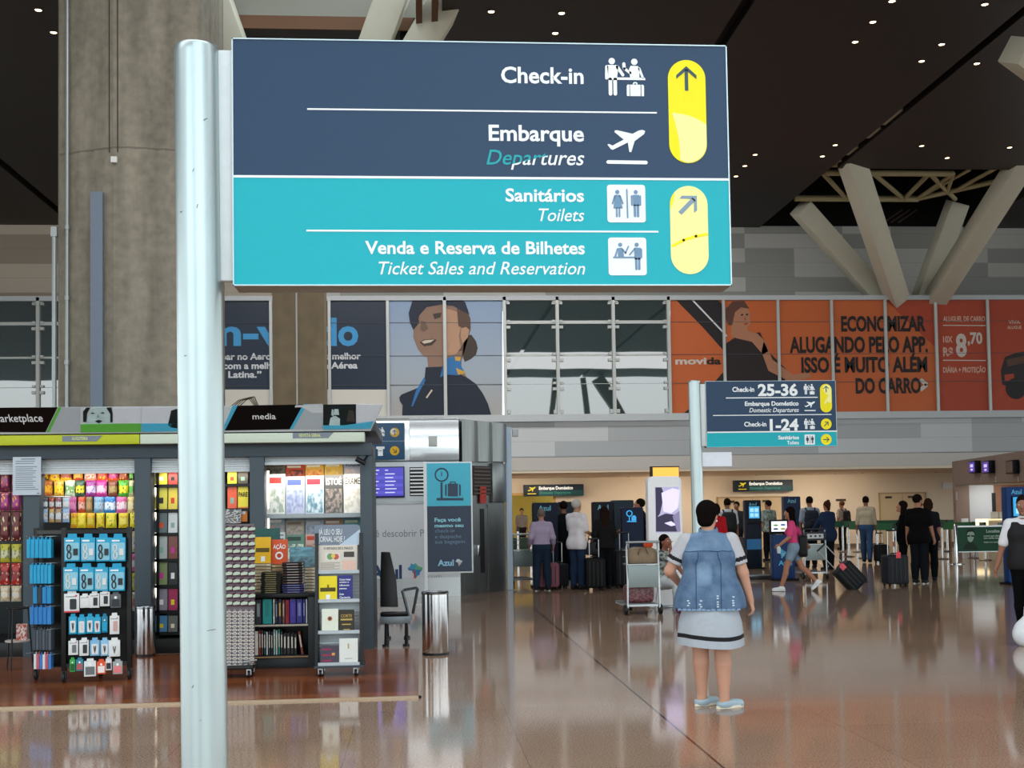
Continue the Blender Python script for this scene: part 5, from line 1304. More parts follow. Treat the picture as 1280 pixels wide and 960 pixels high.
for k, (x0, x1, yt, c, nm, mk) in enumerate([(319, 327, 750, '33383c', 'dark grey', '8a8f94'), (328, 340, 749, '2f9c98', 'teal', '2a8884'), (341, 343.6, 749, 'd8dcd8', 'white', '9a9a9a'), (344, 347, 751, '232a44', 'navy', '9aa0b0'), (347.5, 352, 749, '2a2440', 'dark violet', 'c0a84a'),
        (352.6, 356, 750, '6a4a3a', 'brown', 'c8b09a'), (356.4, 361.5, 750, '9c2238', 'crimson', '7c1a2c'), (362, 370, 749, '4a3a9c', 'violet', '5a4ab0'), (370.4, 378, 749, '3a3a8c', 'indigo', '8a8ac8'), (378.4, 381.5, 749, '2c3a8c', 'blue', '9aa4d8'), (382, 384.2, 749, 'd8d8dc', 'pale', 'a08a8a')]):
    spine(x0, x1, yt, zs1, c, nm, 'upper', k, mk)
for k, (x0, x1, yt, c, nm) in enumerate([(318, 323, 789, 'd0c8c0', 'off-white'), (323.5, 326, 788, '8a3a30', 'red brown'), (326.4, 329, 788, '5a4036', 'brown'), (329.5, 332, 789, '2c4a50', 'dark teal'), (332.4, 335, 790, 'c0ccd0', 'silver'), (335.4, 338, 789, '33404a', 'slate'),
        (338.4, 341, 790, '1f2c34', 'black blue'), (341.5, 344, 787, '9ac0b8', 'mint'), (344.4, 347, 788, 'b8c8c4', 'pale green'), (347.4, 350, 787, '1f8a78', 'green'), (350.5, 353.5, 789, '24282c', 'charcoal'), (354, 358, 792, '17181a', 'black'), (358.4, 362.5, 792, '1c1c20', 'black spined'),
        (363, 367, 792, '141416', 'dark thick'), (367.4, 371, 793, '1a1a1a', 'thin black')]):
    spine(x0, x1, yt, zs2, c, nm, 'lower', k)
spine(376, 379.5, 789, zs2, '7a3a2a', 'leaning rust', 'lower', 15, tilt=-.14)
# piles of flat books
def pile(x0, x1, ybot, ytop, Y, n, cols, nm, grp, mk='b8b4a4', zbase=None, dep=.2):
    a, b = P(x0, ybot, Y), P(x1, ytop, Y); z0 = zt if zbase is None else zbase; t = (b.z - z0) / n
    for i in range(n):
        w_ = (b.x - a.x) * random.uniform(.95, 1.0); c = cols[i % len(cols)]
        o = thing('book', '%s flat book, %s from the bottom of the %s' % (nm[i % len(nm)], ORD[i], grp), 'book', ((a.x + b.x) / 2 + random.uniform(-.004, .004), Y + random.uniform(0, .008), z0 + i * t), 0, grp)
        mb = MB(); mb.box(-w_ / 2, w_ / 2, 0, dep, 0, .004); mb.box(-w_ / 2, w_ / 2, 0, dep, t * .96 - .004, t * .96); mb.box(-w_ / 2, w_ / 2, 0, .004, 0, t * .96); cv = mb.build('cover', mat(c, .45), o)
        mb = MB(); mb.box(-w_ / 2 + .004, w_ / 2 - .004, .004, dep - .004, .004, t * .96 - .004); mb.build('pages', m_page, o)
        mb = MB(); mb.box(-w_ * .28, w_ * .3, -.001, 0, t * .3, t * .62); mb.build('spine_title', mat(mk, .5), cv)
    return b.z
pile(326, 350, 742, 715, YC0 + .03, 10, ['1d1f1c', '24241f'], ['black'], 'black book pile', 'a39a6c')
zb2 = pile(353, 380, 742, 730, YC0 + .03, 4, ['34306c', '2c3468'], ['indigo'], 'low indigo book pile', '8a8ab8')
pile(353, 378, 730, 703, YC0 + .05, 8, ['3a1c1f', '24181a', '1d1d20'], ['maroon', 'black', 'dark'], 'maroon and black book pile', 'a8a09a', zb2)
zA = pile(314, 339, 742, 704, YC0 + .24, 9, ['cfc0a0', 'c4b494', 'd8ccb0'], ['cream', 'buff', 'ivory'], 'cream book pile behind the black books', 'a08a60', None, .15)
zA2 = pile(340, 362, 742, 705, YC0 + .28, 8, ['b89a72', 'c8b08a'], ['tan', 'beige'], 'tan book pile behind the maroon books', '8a6a40', None, .12)
zB = pile(381, 393, 742, 709, YC0 + .22, 8, ['d4c8b4', 'c8bca4'], ['cream', 'ivory'], 'narrow cream pile at the right end', 'a09070', None, .15)
x, w_, z, h = place(318, 338, 671, 704, YC0 + .26)
book('book', w_, h, .025, mat('e3b21f', .4), [(.08, .92, .42, .58, mat('5a4a14', .5)), (.4, .65, .06, .26, m_white)], None, (x, YC0 + .26, zA + .002), -.12, 0, 'yellow paperback standing on the cream book pile', 'book')
x, w_, z, h = place(338.5, 359, 673, 704, YC0 + .3)
o = book('book', w_, h, .025, mat('d5572b', .4), [], ('AÇÃO', .12, .88, .62, .17, m_white), (x, YC0 + .3, zA2 + .002), -.12, -.05, 'orange paperback with a white title standing on the tan pile', 'book')
mb = MB(); mb.disc(0, h * .34, w_ * .24, -.002, 0, 0, 16); mb.disc(0, h * .34, w_ * .14, -.003, -.001, 1, 14); mb.build('cover_print', [m_white, mat('c03a20', .5)], o)
x, w_, z, h = place(362, 393, 683, 709, YC0 + .24)
book('book', w_, h, .02, cover_mat('4a7a8a', '24444e', 5, 4), [(0.02, .98, .55, .98, cover_mat('5a98a8', '3a6a7c', 8, 2))], None, (x, YC0 + .24, zB + .002), -.15, 0, 'teal landscape picture book standing on the narrow cream pile', 'book')
x, w_, z, h = place(318, 350, 660, 690, YC0 + .40)
gs = thing('shelf_talker', 'dark green card sign reading VENDA above the yellow paperback', 'card sign', (x, YC0 + .40, zt))
mb = MB(); mb.box(-w_ / 2, w_ / 2, 0, .008, .25, z + h - zt); mb.build('card', mat('2f5c58', .5), gs)
mb = MB(); mb.cyl((w_ * .3, .012, 0), (w_ * .3, .012, .3), .008, 8); mb.lathe([(.06, 0), (.06, .008), (.01, .012)], (w_ * .3, .012, 0), 12); mb.build('stem', m_steel, gs)
mb = MB(); mb.text('VENDA', -w_ * .4, w_ * .15, z + h - zt - .125, .035, -.001, 0, .02); mb.build('lettering', m_white, gs)

# ---- newspaper and bestseller rack on castors
YR = 11.45
R = lambda px, py, Y=YR: P(px, py, Y)
rk = thing('newspaper_rack', 'tall dark newspaper rack on castors with a grey question header', 'rack')
xl0, xr0_ = R(393, 750).x, R(453, 750).x
zb_, ztp = R(420, 832).z, R(420, 655).z
for sx, xx in ((1, xl0), (-1, xr0_)):
    mb = MB(); mb.add([(xx, YR - .02, zb_), (xx, YR + .30, zb_), (xx, YR + .30, 1.36), (xx, YR + .12, 1.36)] + [(xx + sx * .03, y, z) for y, z in ((YR - .02, zb_), (YR + .30, zb_), (YR + .30, 1.36), (YR + .12, 1.36))],
       [(0, 1, 2, 3), (7, 6, 5, 4), (0, 4, 5, 1), (1, 5, 6, 2), (2, 6, 7, 3), (3, 7, 4, 0)]); mb.build('side_panel', m_char, rk, bevel=.004)
mb = MB(); mb.box(xl0 - .01, xr0_ + .01, YR - .03, YR + .33, .10, zb_); mb.build('base', mat('39434a', .45), rk, bevel=.02)
mb = MB(); mb.box(xl0 + .03, xr0_ - .03, YR + .2, YR + .22, zb_, 1.30); mb.build('back_panel', mat('c4cdd2', .4), rk)
tiers = [716, 752, 791, 830.5]
for y in tiers:
    z = R(420, y).z; yy = YR + (z - zb_) * .13
    mb = MB(); mb.box(xl0 + .03, xr0_ - .03, yy - .012, yy + .2, z - .012, z); mb.box(xl0 + .03, xr0_ - .03, yy - .016, yy - .010, z - .012, z + .02); mb.build('shelf', mat('aeb8be', .35, .3), rk)
for y in tiers[1:]:
    z = R(420, y).z; yy = YR + (z - zb_) * .13
    for i in range(5):
        mb = MB(); mb.box(xl0 + .035, xr0_ - .035, yy + .10, yy + .104, z + .06 + i * .032, z + .066 + i * .032); mb.build('wire', mat('dfe4e6', .4), rk)
hy = YR + .14
a, b = P(393, 682, hy), P(450, 655.5, hy)
mb = MB(); mb.rrect(a.x, b.x, a.z - .01, b.z, .03, hy, hy + .015, 0); mb.plate([(b.x, b.z - .045), (b.x, a.z), (b.x - .2, a.z)], hy - .003, hy + .001, 1); mb.build('header_card', [mat('7a8798', .5), mat('b6cbdc', .5)], rk)
for t, xa, xb, yb in (('JÁ LEU O SEU', 398.5, 427.5, 668.5), ('JORNAL HOJE ?', 398.5, 431, 677.5)):
    p, q = P(xa, yb, hy), P(xb, yb, hy); mb = MB(); mb.text(t, p.x, q.x, p.z, .052, hy - .003, 0, .01); mb.build('lettering', m_white, rk)
def castor(root, x, y, z, r=.04, m=m_blk, fm=m_steel):
    mb = MB(); mb.cyl((x - .012, y, z + r), (x + .012, y, z + r), r, 18); c = mb.build('castor', m, root, smooth=True)
    mb = MB(); mb.box(x - .022, x - .014, y - .015, y + .015, z + r * .8, z + r * 2.3); mb.box(x + .014, x + .022, y - .015, y + .015, z + r * .8, z + r * 2.3); mb.box(x - .022, x + .022, y - .02, y + .02, z + r * 2.2, z + r * 2.5); mb.build('fork', fm, c); return c
for x in (xl0 + .05, xr0_ - .07):
    for y in (YR + .02, YR + .27): castor(rk, x, y, PH, .03)
# contents of the rack
def onrack(x0, x1, y0, y1, tier):
    z = R(420, tiers[tier]).z; yy = YR + (z - zb_) * .13 - .008
    a, b = P(x0, y1, yy), P(x1, y0, yy); return ((a.x + b.x) / 2, yy, z + .001), b.x - a.x, b.z - z
m_navb = mat('2a2f7c', .4); m_gold = mat('b59a4a', .5)
l, w_, h = onrack(398, 446.5, 681, 716, 0)
np_ = thing('newspaper', 'folded newspaper in the top pocket of the newspaper rack', 'newspaper', l); np_.rotation_euler = (-.1, 0, 0)
mb = MB(); mb.box(-w_ / 2, w_ / 2, 0, .012, 0, h); pg = mb.build('sheets', mat('cfc8bd', .7), np_, bevel=.003)
mb = MB(); mb.text('O ESTADO DE S. PAULO', -w_ * .36, w_ * .38, h * .84, .022, -.001, 0, .02); mb.build('lettering', mat('4a4a4a', .6), pg)
mb = MB()
mb.box(-w_ * .34, w_ * .06, -.0012, 0, h * .42, h * .72, 0); mb.disc(-w_ * .2, h * .58, .03, -.002, 0, 1); mb.disc(-w_ * .05, h * .57, .028, -.002, 0, 2); mb.disc(-w_ * .12, h * .6, .02, -.0025, 0, 3); mb.box(w_ * .15, w_ * .42, -.0012, 0, h * .55, h * .75, 4)
for i in range(5): mb.box(-w_ * .44, w_ * .05 - (i % 2) * .05, -.0012, 0, h * (.33 - i * .055), h * (.35 - i * .055), 5)
mb.box(w_ * .12, w_ * .45, -.0012, 0, h * .06, h * .42, 6)
mb.build('printed_articles', [mat('d8d4c8', .6), mat('6a9a6a', .6), mat('c05a5a', .6), mat('d8c05a', .6), mat('4a4644', .6), mat('8a8682', .6), mat('d8b8a8', .6)], pg)
def rb(x0, x1, y0, y1, tier, col, marks, title, lab):
    l, w_, h = onrack(x0, x1, y0, y1, tier); return book('book', w_, h, .02, mat(col, .4) if isinstance(col, str) else col, marks, title, l, -.1, 0, lab, 'book', 'books in the newspaper rack')
rb(398.5, 421, 720, 752, 1, 'e5d21c', [(.08, .92, .38, .54, mat('4a420f', .5)), (.4, .62, .08, .26, m_white), (.46, .56, .54, .66, mat('7a6a14', .5))], None, 'yellow book with a dark band in the second pocket of the rack')
o = rb(422.5, 440.5, 719, 752, 1, m_navb, [], ('Como fazer', .1, .88, .8, .07, m_white), 'navy blue book beside the yellow one in the rack')
for t, v, u1 in (('amigos e', .68, .75), ('influenciar', .56, .8), ('pessoas', .44, .6), ('Dale', .22, .4), ('Carnegie', .1, .85)):
    h = (P(430, 719, YR + .08).z - P(430, 752, YR + .08).z); wb = P(440.5, 730, YR).x - P(422.5, 730, YR).x
    mb = MB(); mb.text(t, -wb * .4, -wb / 2 + u1 * wb, v * h, .016, -.001, 0, .02); mb.build('lettering', m_white, o)
o = rb(402, 422.5, 761, 791, 2, 'd9dfd0', [], None, 'pale book with a dark flower in the third pocket of the rack')
mb = MB(); h = .235; mb.disc(0, .13, .022, -.002, 0, 0); mb.disc(0, .13, .011, -.003, -.001, 1); mb.build('cover_print', [mat('a0603a', .5), mat('3a2420', .5)], o)
rb(423.5, 442.5, 762, 791, 2, '2c271f', [(.12, .88, .52, .6, m_gold), (.3, .7, .1, .14, m_gold), (.2, .8, .32, .37, m_gold)], ('CORTE', .14, .86, .66, .13, m_gold), 'black book with gold lettering in the third pocket of the rack')
rb(400.5, 423.5, 807, 831, 3, cover_mat('2a1a34', '1c1a3a', 3), [(.08, .6, .75, .85, mat('8a2a4a', .5)), (.08, .7, .45, .55, mat('8a2a4a', .5)), (.08, .6, .15, .25, mat('8a2a4a', .5)), (.62, .78, .48, .62, mat('d89a4a', .5))], None, 'dark purple book in the lowest pocket of the rack')
rb(424, 447, 798, 831, 3, 'd8dbd6', [(.46, .54, .6, .8, mat('b0a070', .5)), (.3, .7, .2, .23, mat('a0a4a0', .5))], None, 'white book beside the dark purple one in the lowest pocket')

# ---- key ring spinner beside the pole
YS = 11.62
sx0, sx1 = P(258, 750, YS).x, P(318, 750, YS).x; scx = (sx0 + sx1) / 2
sp_ = thing('key_ring_stand', 'narrow grey display stand of key rings and magnets beside the big pole', 'display stand')
mb = MB(); mb.box(sx0, sx1, YS + .0, YS + .03, P(300, 836, YS).z, P(300, 655, YS).z); mb.build('board', mat('6a6064', .5), sp_, bevel=.004)
mb = MB(); mb.box(sx0 + .04, sx1, YS - .14, YS + .16, .1, .125); mb.build('base', m_blk, sp_, bevel=.006)
mb = MB(); mb.cyl((scx, YS + .05, .12), (scx, YS + .05, P(300, 660, YS).z), .02, 10); mb.build('post', m_steel, sp_)
mb = MB(); mb.cyl((sx1 - .1, YS - .1, .16), (sx1 + .02, YS - .02, .17), .01, 8); mb.build('foot_rail', m_steel, sp_)
for x in (sx0 + .08, sx1 - .04):
    for y in (YS - .1, YS + .12): castor(sp_, x, y, PH, .032)
pr = thing('souvenir_magnet', 'x', 'magnet', (0, 0, 0), 0, 'magnets on the key ring stand')
mb = MB(); mb.plate([(-.024, -.02), (.024, -.02), (.026, .004), (.006, .012), (-.004, .022), (-.026, .016)], -.010, 0); mb.build('backing', mat('4c1f38', .5), pr)
mb = MB(); mb.plate([(-.018, -.012), (.024, -.008), (.026, .008), (.0, .012), (-.02, .002)], -.016, -.010); mb.build('figure', mat('b7c9b4', .4), pr)
first = True
for r_ in range(11):
    for c_ in range(4):
        px, py = 285.5 + c_ * 9.6, 661 + r_ * 9.3; q = P(px, py, YS - .012); lab = 'souvenir magnet, %s row from the top, %s visible column of the key ring stand' % (ORD[r_], ORD[c_])
        if first: pr.location = (q.x, YS, q.z); pr.scale = (1.42, 1.1, 1.45); pr['label'] = lab; first = False
        else: copy_thing(pr, (q.x, YS, q.z), 0, lab)
pr = thing('key_ring', 'x', 'key ring', (0, 0, 0), 0, 'key rings on the lower half of the stand')
mb = MB(); mb.tube([(.006 * cos(2 * pi * i / 10), -.006, .014 + .006 * sin(2 * pi * i / 10)) for i in range(10)], .0016, 5, closed=True); mb.build('ring', m_steel, pr)
mb = MB(); mb.plate([(-.017, -.008), (.012, -.01), (.018, .002), (.004, .008), (-.016, .006)], -.010, -.002); mb.build('tag', mat('d4d4d0', .35), pr)
mb = MB(); mb.plate([(-.010, -.004), (.010, -.005), (.011, .001), (-.009, .003)], -.012, -.010); mb.build('enamel', mat('7a5a3c', .35), pr)
first = True
for r_ in range(16):
    for c_ in range(5):
        px, py = 286.5 + c_ * 7.0, 765 + r_ * 4.45; q = P(px, py, YS - .006); lab = 'key ring, %s row below the magnets, %s visible column' % (ORD[r_], ORD[c_])
        if first: pr.location = (q.x, YS - .001, q.z); pr.scale = (1.35, 1.1, 1.25); pr['label'] = lab; first = False
        else: copy_thing(pr, (q.x, YS - .001, q.z), 0, lab)

# ---- wheeled accessory stand (three sided)
A_, B_, C_ = Vector((-3.31, 11.53, 0)), Vector((-2.74, 11.64, 0)), Vector((-3.64, 11.78, 0))
ct = thing('accessory_stand', 'black wheeled stand hung with blue phone accessory boxes on the platform', 'display stand')
ZT_, ZB_ = 1.43, .17
D_ = B_ + (C_ - A_)
for i, p in enumerate((A_, B_, C_, D_)):
    mb = MB(); mb.cbox((p.x, p.y, (ZT_ + .1) / 2 + .02), (.045, .045, ZT_ - .1)); mb.build('upright', m_blk, ct, bevel=.004)
    castor(ct, p.x, p.y, PH, .048, mat('1d2024', .5), mat('3a3f44', .4, .4))
for a, b in ((A_, B_), (A_, C_), (B_, D_), (C_, D_)):
    for z in (ZT_ - .02, ZB_):
        mb = MB(); mb.beam(a + Vector((0, 0, z)), b + Vector((0, 0, z)), .035, .035); mb.build('rail', m_blk, ct)
def panel(a, b, nm, n_):
    d = (b - a).normalized(); nn = Vector((d.y, -d.x, 0)) * n_; p = a + d * .02 - nn * .05; q = b - d * .02 - nn * .05
    mb = MB(); mb.add([(p.x, p.y, ZB_), (q.x, q.y, ZB_), (q.x, q.y, ZT_), (p.x, p.y, ZT_)] + [(p.x - nn.x * .01, p.y - nn.y * .01, ZB_), (q.x - nn.x * .01, q.y - nn.y * .01, ZB_), (q.x - nn.x * .01, q.y - nn.y * .01, ZT_), (p.x - nn.x * .01, p.y - nn.y * .01, ZT_)],
       [(0, 1, 2, 3), (7, 6, 5, 4), (0, 4, 5, 1), (1, 5, 6, 2), (2, 6, 7, 3), (3, 7, 4, 0)]); mb.build(nm, mat('0c0d0e', .6), ct)
panel(A_, B_, 'peg_panel', 1); panel(A_, C_, 'side_peg_panel', -1)
m_cy = mat('1f9cc4', .35, noise=.1); m_cyd = mat('15799c', .4); m_wbx = mat('d9dcdc', .4); m_dk2 = mat('2b3034', .4); m_cyl_ = mat('8ac4d8', .35)
FR = (B_ - A_).normalized(); FN = Vector((FR.y, -FR.x, 0)); frz = math.atan2(FR.y, FR.x)
def front_item(px0, px1, py0, py1, kind, lab, dep=.05, off=.02):
    # point on the front plane of the stand
    def on(px, py):
        r = Vector(ray(px, py)); o = Vector((0, 0, EYE)); p0 = A_ + FN * (off + dep)
        t = (p0 - o).dot(FN) / r.dot(FN); return o + r * t
    a, b = on(px0, py1), on(px1, py0); w_ = (Vector((b.x, b.y, 0)) - Vector((a.x, a.y, 0))).length; h = b.z - a.z
    t = thing({'cable': 'cable_box', 'white': 'charger_box', 'slim': 'earphone_box', 'grey': 'case_box', 'small': 'accessory_packet'}[kind[0]], lab, 'box', ((a.x + b.x) / 2, (a.y + b.y) / 2, a.z), frz, 'boxes on the accessory stand')
    main, win = kind[1], kind[2]
    mb = MB(); mb.box(-w_ / 2, w_ / 2, 0, dep, 0, h * .86); bxo = mb.build('carton', main, t, bevel=.002)
    mb = MB(); mb.plate([(-w_ * .3, h * .86), (w_ * .3, h * .86), (w_ * .27, h), (-w_ * .27, h)], dep * .45, dep * .55); mb.build('hang_tab', main, t)
    mb = MB()
    if kind[0] == 'cable':
        mb.rrect(-w_ * .44, w_ * .44, h * .05, h * .68, w_ * .1, -.002, 0, 0)
        mb.tube([(w_ * (-.2 + .11 * sin(2 * pi * i / 12)), -.006, h * (.48 + .12 * cos(2 * pi * i / 12))) for i in range(12)], .006, 5, 1, closed=True)
        mb.tube([(w_ * (-.18 + .12 * sin(2 * pi * i / 12)), -.006, h * (.22 + .12 * cos(2 * pi * i / 12))) for i in range(12)], .006, 5, 1, closed=True)
        mb.box(w_ * .08, w_ * .36, -.012, -.002, h * .22, h * .46, 1); mb.box(-w_ * .4, w_ * .1, -.003, 0, h * .72, h * .78, 2)
        mb.build('blister', [m_cyl_, win, m_white], t)
    elif kind[0] == 'white':
        mb.rrect(-w_ * .12, w_ * .32, h * .14, h * .62, w_ * .08, -.004, 0, 0); mb.box(-w_ * .4, w_ * .3, -.002, 0, h * .7, h * .75, 1); mb.disc(w_ * .3, h * .76, w_ * .07, -.003, 0, 2)
        mb.build('print', [win, mat('9aa0a4', .5), mat('c04a5a', .5)], t)
        if kind[3]: mb = MB(); mb.box(-w_ / 2, w_ / 2, -.002, 0, 0, h * .07); mb.build('base_band', mat('c03a4a', .5), t)
    elif kind[0] == 'slim':
        mb.rrect(-w_ * .34, w_ * .34, h * .08, h * .66, w_ * .1, -.002, 0, 0); mb.tube([(-w_ * .1, -.004, h * .55), (-w_ * .05, -.004, h * .35), (0, -.004, h * .16), (w_ * .06, -.004, h * .35), (w_ * .1, -.004, h * .55)], .004, 5, 1)
        mb.build('blister', [m_wbx, win], t)
    else:
        mb.box(-w_ * .38, w_ * .38, -.002, 0, h * .1, h * .55, 0); mb.disc(0, h * .66, w_ * .14, -.003, 0, 1); mb.build('print', [win, m_white], t)
    return t
cb_ = lambda d: ('cable', m_cy, d); cw = lambda d, b=0: ('white', m_wbx, d, b)
items = []
for k, (x0, x1) in enumerate(((80, 100), (101, 119), (120, 138), (138, 157))): front_item(x0, x1, 667, 702, cb_([m_dk2, m_wbx][k % 2]), 'blue cable box, %s from left in the top row of the stand' % ORD[k])
for k, (x0, x1) in enumerate(((79, 98), (99, 117.5), (118, 135), (136, 156))): front_item(x0, x1, 704, 739, cb_([m_wbx, m_dk2][k % 2]), 'blue cable box, %s from left in the second row of the stand' % ORD[k])
for k, (x0, x1, y0, y1, kd, nm) in enumerate(((80, 99, 738, 766, cw(m_dk2, 1), 'large white charger box'), (100, 112, 742, 760, cw(m_wbx), 'plain white box'), (112, 124, 739, 760, cw(m_dk2), 'white box with a black charger'), (125, 137, 737, 758, cw(m_dk2), 'white box with a tilted black charger'), (138, 151, 740, 760, ('grey', mat('565c60', .4), m_dk2), 'grey translucent box'))):
    front_item(x0, x1, y0, y1, kd, '%s in the third row of the stand' % nm)
for k, (x0, x1, y0, y1, kd) in enumerate(((86, 96, 767, 793, ('slim', m_cy, m_dk2)), (97, 107, 768, 793, ('slim', m_cy, m_wbx)), (107.5, 117, 767, 792, ('slim', m_cy, m_dk2)), (117, 126, 768, 792, ('slim', m_cy, mat('8a2a3a', .5))), (127, 134.5, 767, 791, ('small', m_cyd, m_cy)), (137, 149, 766, 793, ('white', m_wbx, mat('c9a09a', .5), 0)))):
    front_item(x0, x1, y0, y1, kd, ['blue earphone box', 'blue earphone box', 'blue earphone box', 'blue earphone box', 'narrow blue packet', 'white packet with thin lines'][k] + ', %s from left in the fourth row of the stand' % ORD[k])
for k, (x0, x1, y0, y1, kd) in enumerate(((85.5, 97.5, 798, 819, cw(mat('6a7074', .5))), (99, 111, 797, 820, cw(m_dk2)), (112.5, 124.5, 797, 820, ('slim', mat('7ab0d4', .4), m_dk2)), (125.5, 136, 797, 820, ('slim', mat('8ab8d8', .4), m_dk2)), (136, 150, 797, 821, ('slim', m_wbx, m_dk2)))):
    front_item(x0, x1, y0, y1, kd, ['white box with a grey print', 'white box with black bulb shape', 'light blue packet', 'pale blue packet', 'white and blue packet'][k] + ', %s from left in the fifth row of the stand' % ORD[k])
for k, (x0, x1, y0, y1, c1, c2) in enumerate(((87, 94, 822, 840, '2f9a4a', '1c5a2c'), (95, 104, 822, 839, '2a7a94', 'b05a5a'), (105, 120, 823, 846, 'd9dcdc', '6a7074'), (121, 132, 824, 843, 'd8532c', 'e8e4e0'), (132, 139.5, 821, 838, 'd4d4d4', '2b3034'), (141, 153, 824, 843, '9a9ea0', 'e07a80'))):
    front_item(x0, x1, y0, y1, ('small', mat(c1, .4), mat(c2, .4)), ['green', 'blue and red', 'larger white', 'orange and white', 'small white', 'grey and pink'][k] + ' packet in the lowest row of the stand')
# side face: boxes seen edge on
SR = (C_ - A_).normalized(); SN = Vector((-SR.y, SR.x, 0)) * 1.0
if SN.y > 0: SN = -SN
for r_, (y0, y1, n, x0, x1, cs, nm) in enumerate(((672, 697, 6, 33, 64, ['22a0cc'], 'cyan'), (704, 729, 6, 37, 64, ['22a0cc'], 'cyan'), (732, 754, 4, 41, 64, ['1f86c0', '24303c', '1f86c0', '1f86c0'], 'blue'), (757, 780, 5, 37, 64, ['2a7cc0'], 'mid blue'), (785, 812, 6, 41, 64, ['39424c', '4a545e'], 'dark grey'), (816, 836, 6, 42, 64, ['d8d8dc', 'c05a6a', '3a7ac0'], 'white and red'))):
    for i in range(n):
        px = x0 + (x1 - x0) * (i + .5) / n
        r = Vector(ray(px, (y0 + y1) / 2)); o_ = Vector((0, 0, EYE)); p0 = A_ + SN * .12
        t = (p0 - o_).dot(SN) / r.dot(SN); q = o_ + r * t
        hh = (y1 - y0) / FPX * q.y; wd = (x1 - x0) / n / FPX * q.y
        mb = MB(); mb.box(-wd * .42, wd * .42, 0, .10, 0, hh * .9, 0); mb.box(-wd * .15, wd * .15, .03, .07, hh * .9, hh, 0)
        mb.box(-wd * .3, wd * .3, -.001, 0, hh * .1, hh * .75, 1)
        c = cs[i % len(cs)]
        tag(mb.build('accessory_packet', [mat(c, .4, noise=.12), mat(c, .3, noise=.3, scale=60)], None, loc=(q.x, q.y, q.z - hh / 2), rot=(0, 0, random.uniform(-.06, .06))), '%s edge-on packet, %s from left, side row %s of the stand' % (nm, ORD[i], ['one', 'two', 'three', 'four', 'five', 'six'][r_]), 'box', 'edge-on packets on the stand side')
for z in (P(50, 670, 11.7).z, P(50, 703, 11.7).z, P(50, 731, 11.7).z, P(50, 756, 11.7).z, P(50, 784, 11.7).z, P(50, 815, 11.7).z):
    mb = MB()
    for k in range(4):
        p = A_ + SR * (.04 + k * .1); mb.cyl((p.x, p.y, z), (p.x + SN.x * .16, p.y + SN.y * .16, z), .003, 5)
    mb.build('peg_hook', m_steel, ct)

# ---- bins, wire stool, bench
def bin_(loc, r, h, lab):
    t = thing('waste_bin', lab, 'bin', loc, 0)
    mb = MB(); mb.lathe([(r * .97, .02), (r, .03), (r, h - .03)], n=36); mb.build('drum', m_chrome, t, smooth=True)
    mb = MB(); mb.lathe([(r * 1.02, h - .03), (r * 1.04, h - .015), (r * .98, h), (r * .6, h - .01), (r * .55, h - .05)], n=36); mb.build('rim', mat('8f9498', .25, 1.), t, smooth=True)
    mb = MB(); mb.lathe([(r * 1.0, 0), (r * 1.0, .025), (r * .9, .03)], n=36); mb.build('base_ring', m_blk, t, smooth=True)
    return t
g_ = G(182, 820, PH); bin_((g_.x, g_.y + .0, PH), .105, P(182, 757, g_.y).z - PH, 'slim polished steel bin at the foot of the kiosk post')
g_ = G(545, 820); bin_((g_.x, g_.y + .15, 0), .145, P(545, 740, g_.y).z, 'polished cylindrical steel bin on the granite right of the kiosk')
ws = thing('wire_stool', 'black wire stool with a round rim beside the accessory stand', 'stool', (P(22, 770, 12.6).x, 12.6, PH))
z1 = P(22, 760, 12.6).z
mb = MB(); mb.tube([(.1 * cos(2 * pi * i / 20), .1 * sin(2 * pi * i / 20), z1 - PH) for i in range(20)], .009, 8, closed=True); mb.build('rim', m_blk, ws, smooth=True)
for a in (0.5, 2.6, 4.6):
    mb = MB(); mb.cyl((.1 * cos(a), .1 * sin(a), z1 - PH), (.15 * cos(a), .15 * sin(a), 0), .008, 8); mb.build('leg', m_blk, ws)
mb = MB(); mb.lathe([(.12, .28), (.12, .295)], n=20); mb.build('tray', mat('b0a8a0', .5), ws)
rb_ = book('box', .1, .16, .07, cover_mat('b02a22', 'd8d0c8', 44, 5), [], None, (ws.location.x + .05, 12.56, PH + .296), 0, .2, 'red and white carton on the tray of the wire stool', 'box')
# bench seen from its end
bn = thing('waiting_bench', 'black and steel waiting bench seat seen beside the right end of the kiosk', 'bench', (0, 0, 0))
YBn = 14.3
q = lambda px, py, Y=YBn: P(px, py, Y)
x0, x1 = KX1 + .03, q(513, 770).x
zse = q(490, 771).z; mb = MB(); mb.beam((x0 + .03, YBn - .02, zse - .04), (x1, YBn - .02, zse - .04), .07, .09); mb.build('beam', mat('7d868b', .4, .5), bn, bevel=.004); mb = MB(); mb.beam((x0 + .03, YBn + .4, zse - .04), (x1 + .02, YBn + .4, zse - .04), .06, .06); mb.build('beam', mat('7d868b', .4, .5), bn, bevel=.004)
m_lea = mat('0e0f10', .35)
mb = MB(); mb.add([(x0 + .03, YBn - .04, zse + .01), (x1 - .02, YBn - .04, zse + .01), (x1 - .02, YBn + .42, zse - .02), (x0 + .03, YBn + .42, zse - .02), (x0 + .03, YBn - .04, zse + .06), (x1 - .02, YBn - .04, zse + .06), (x1 - .02, YBn + .42, zse + .03), (x0 + .03, YBn + .42, zse + .03)],
   [(0, 1, 2, 3), (7, 6, 5, 4), (0, 4, 5, 1), (1, 5, 6, 2), (2, 6, 7, 3), (3, 7, 4, 0)]); mb.build('seat', m_lea, bn, bevel=.02)
b0, b1, b2, b3 = q(464, 762), q(497, 762), q(486, 692), q(466, 692)
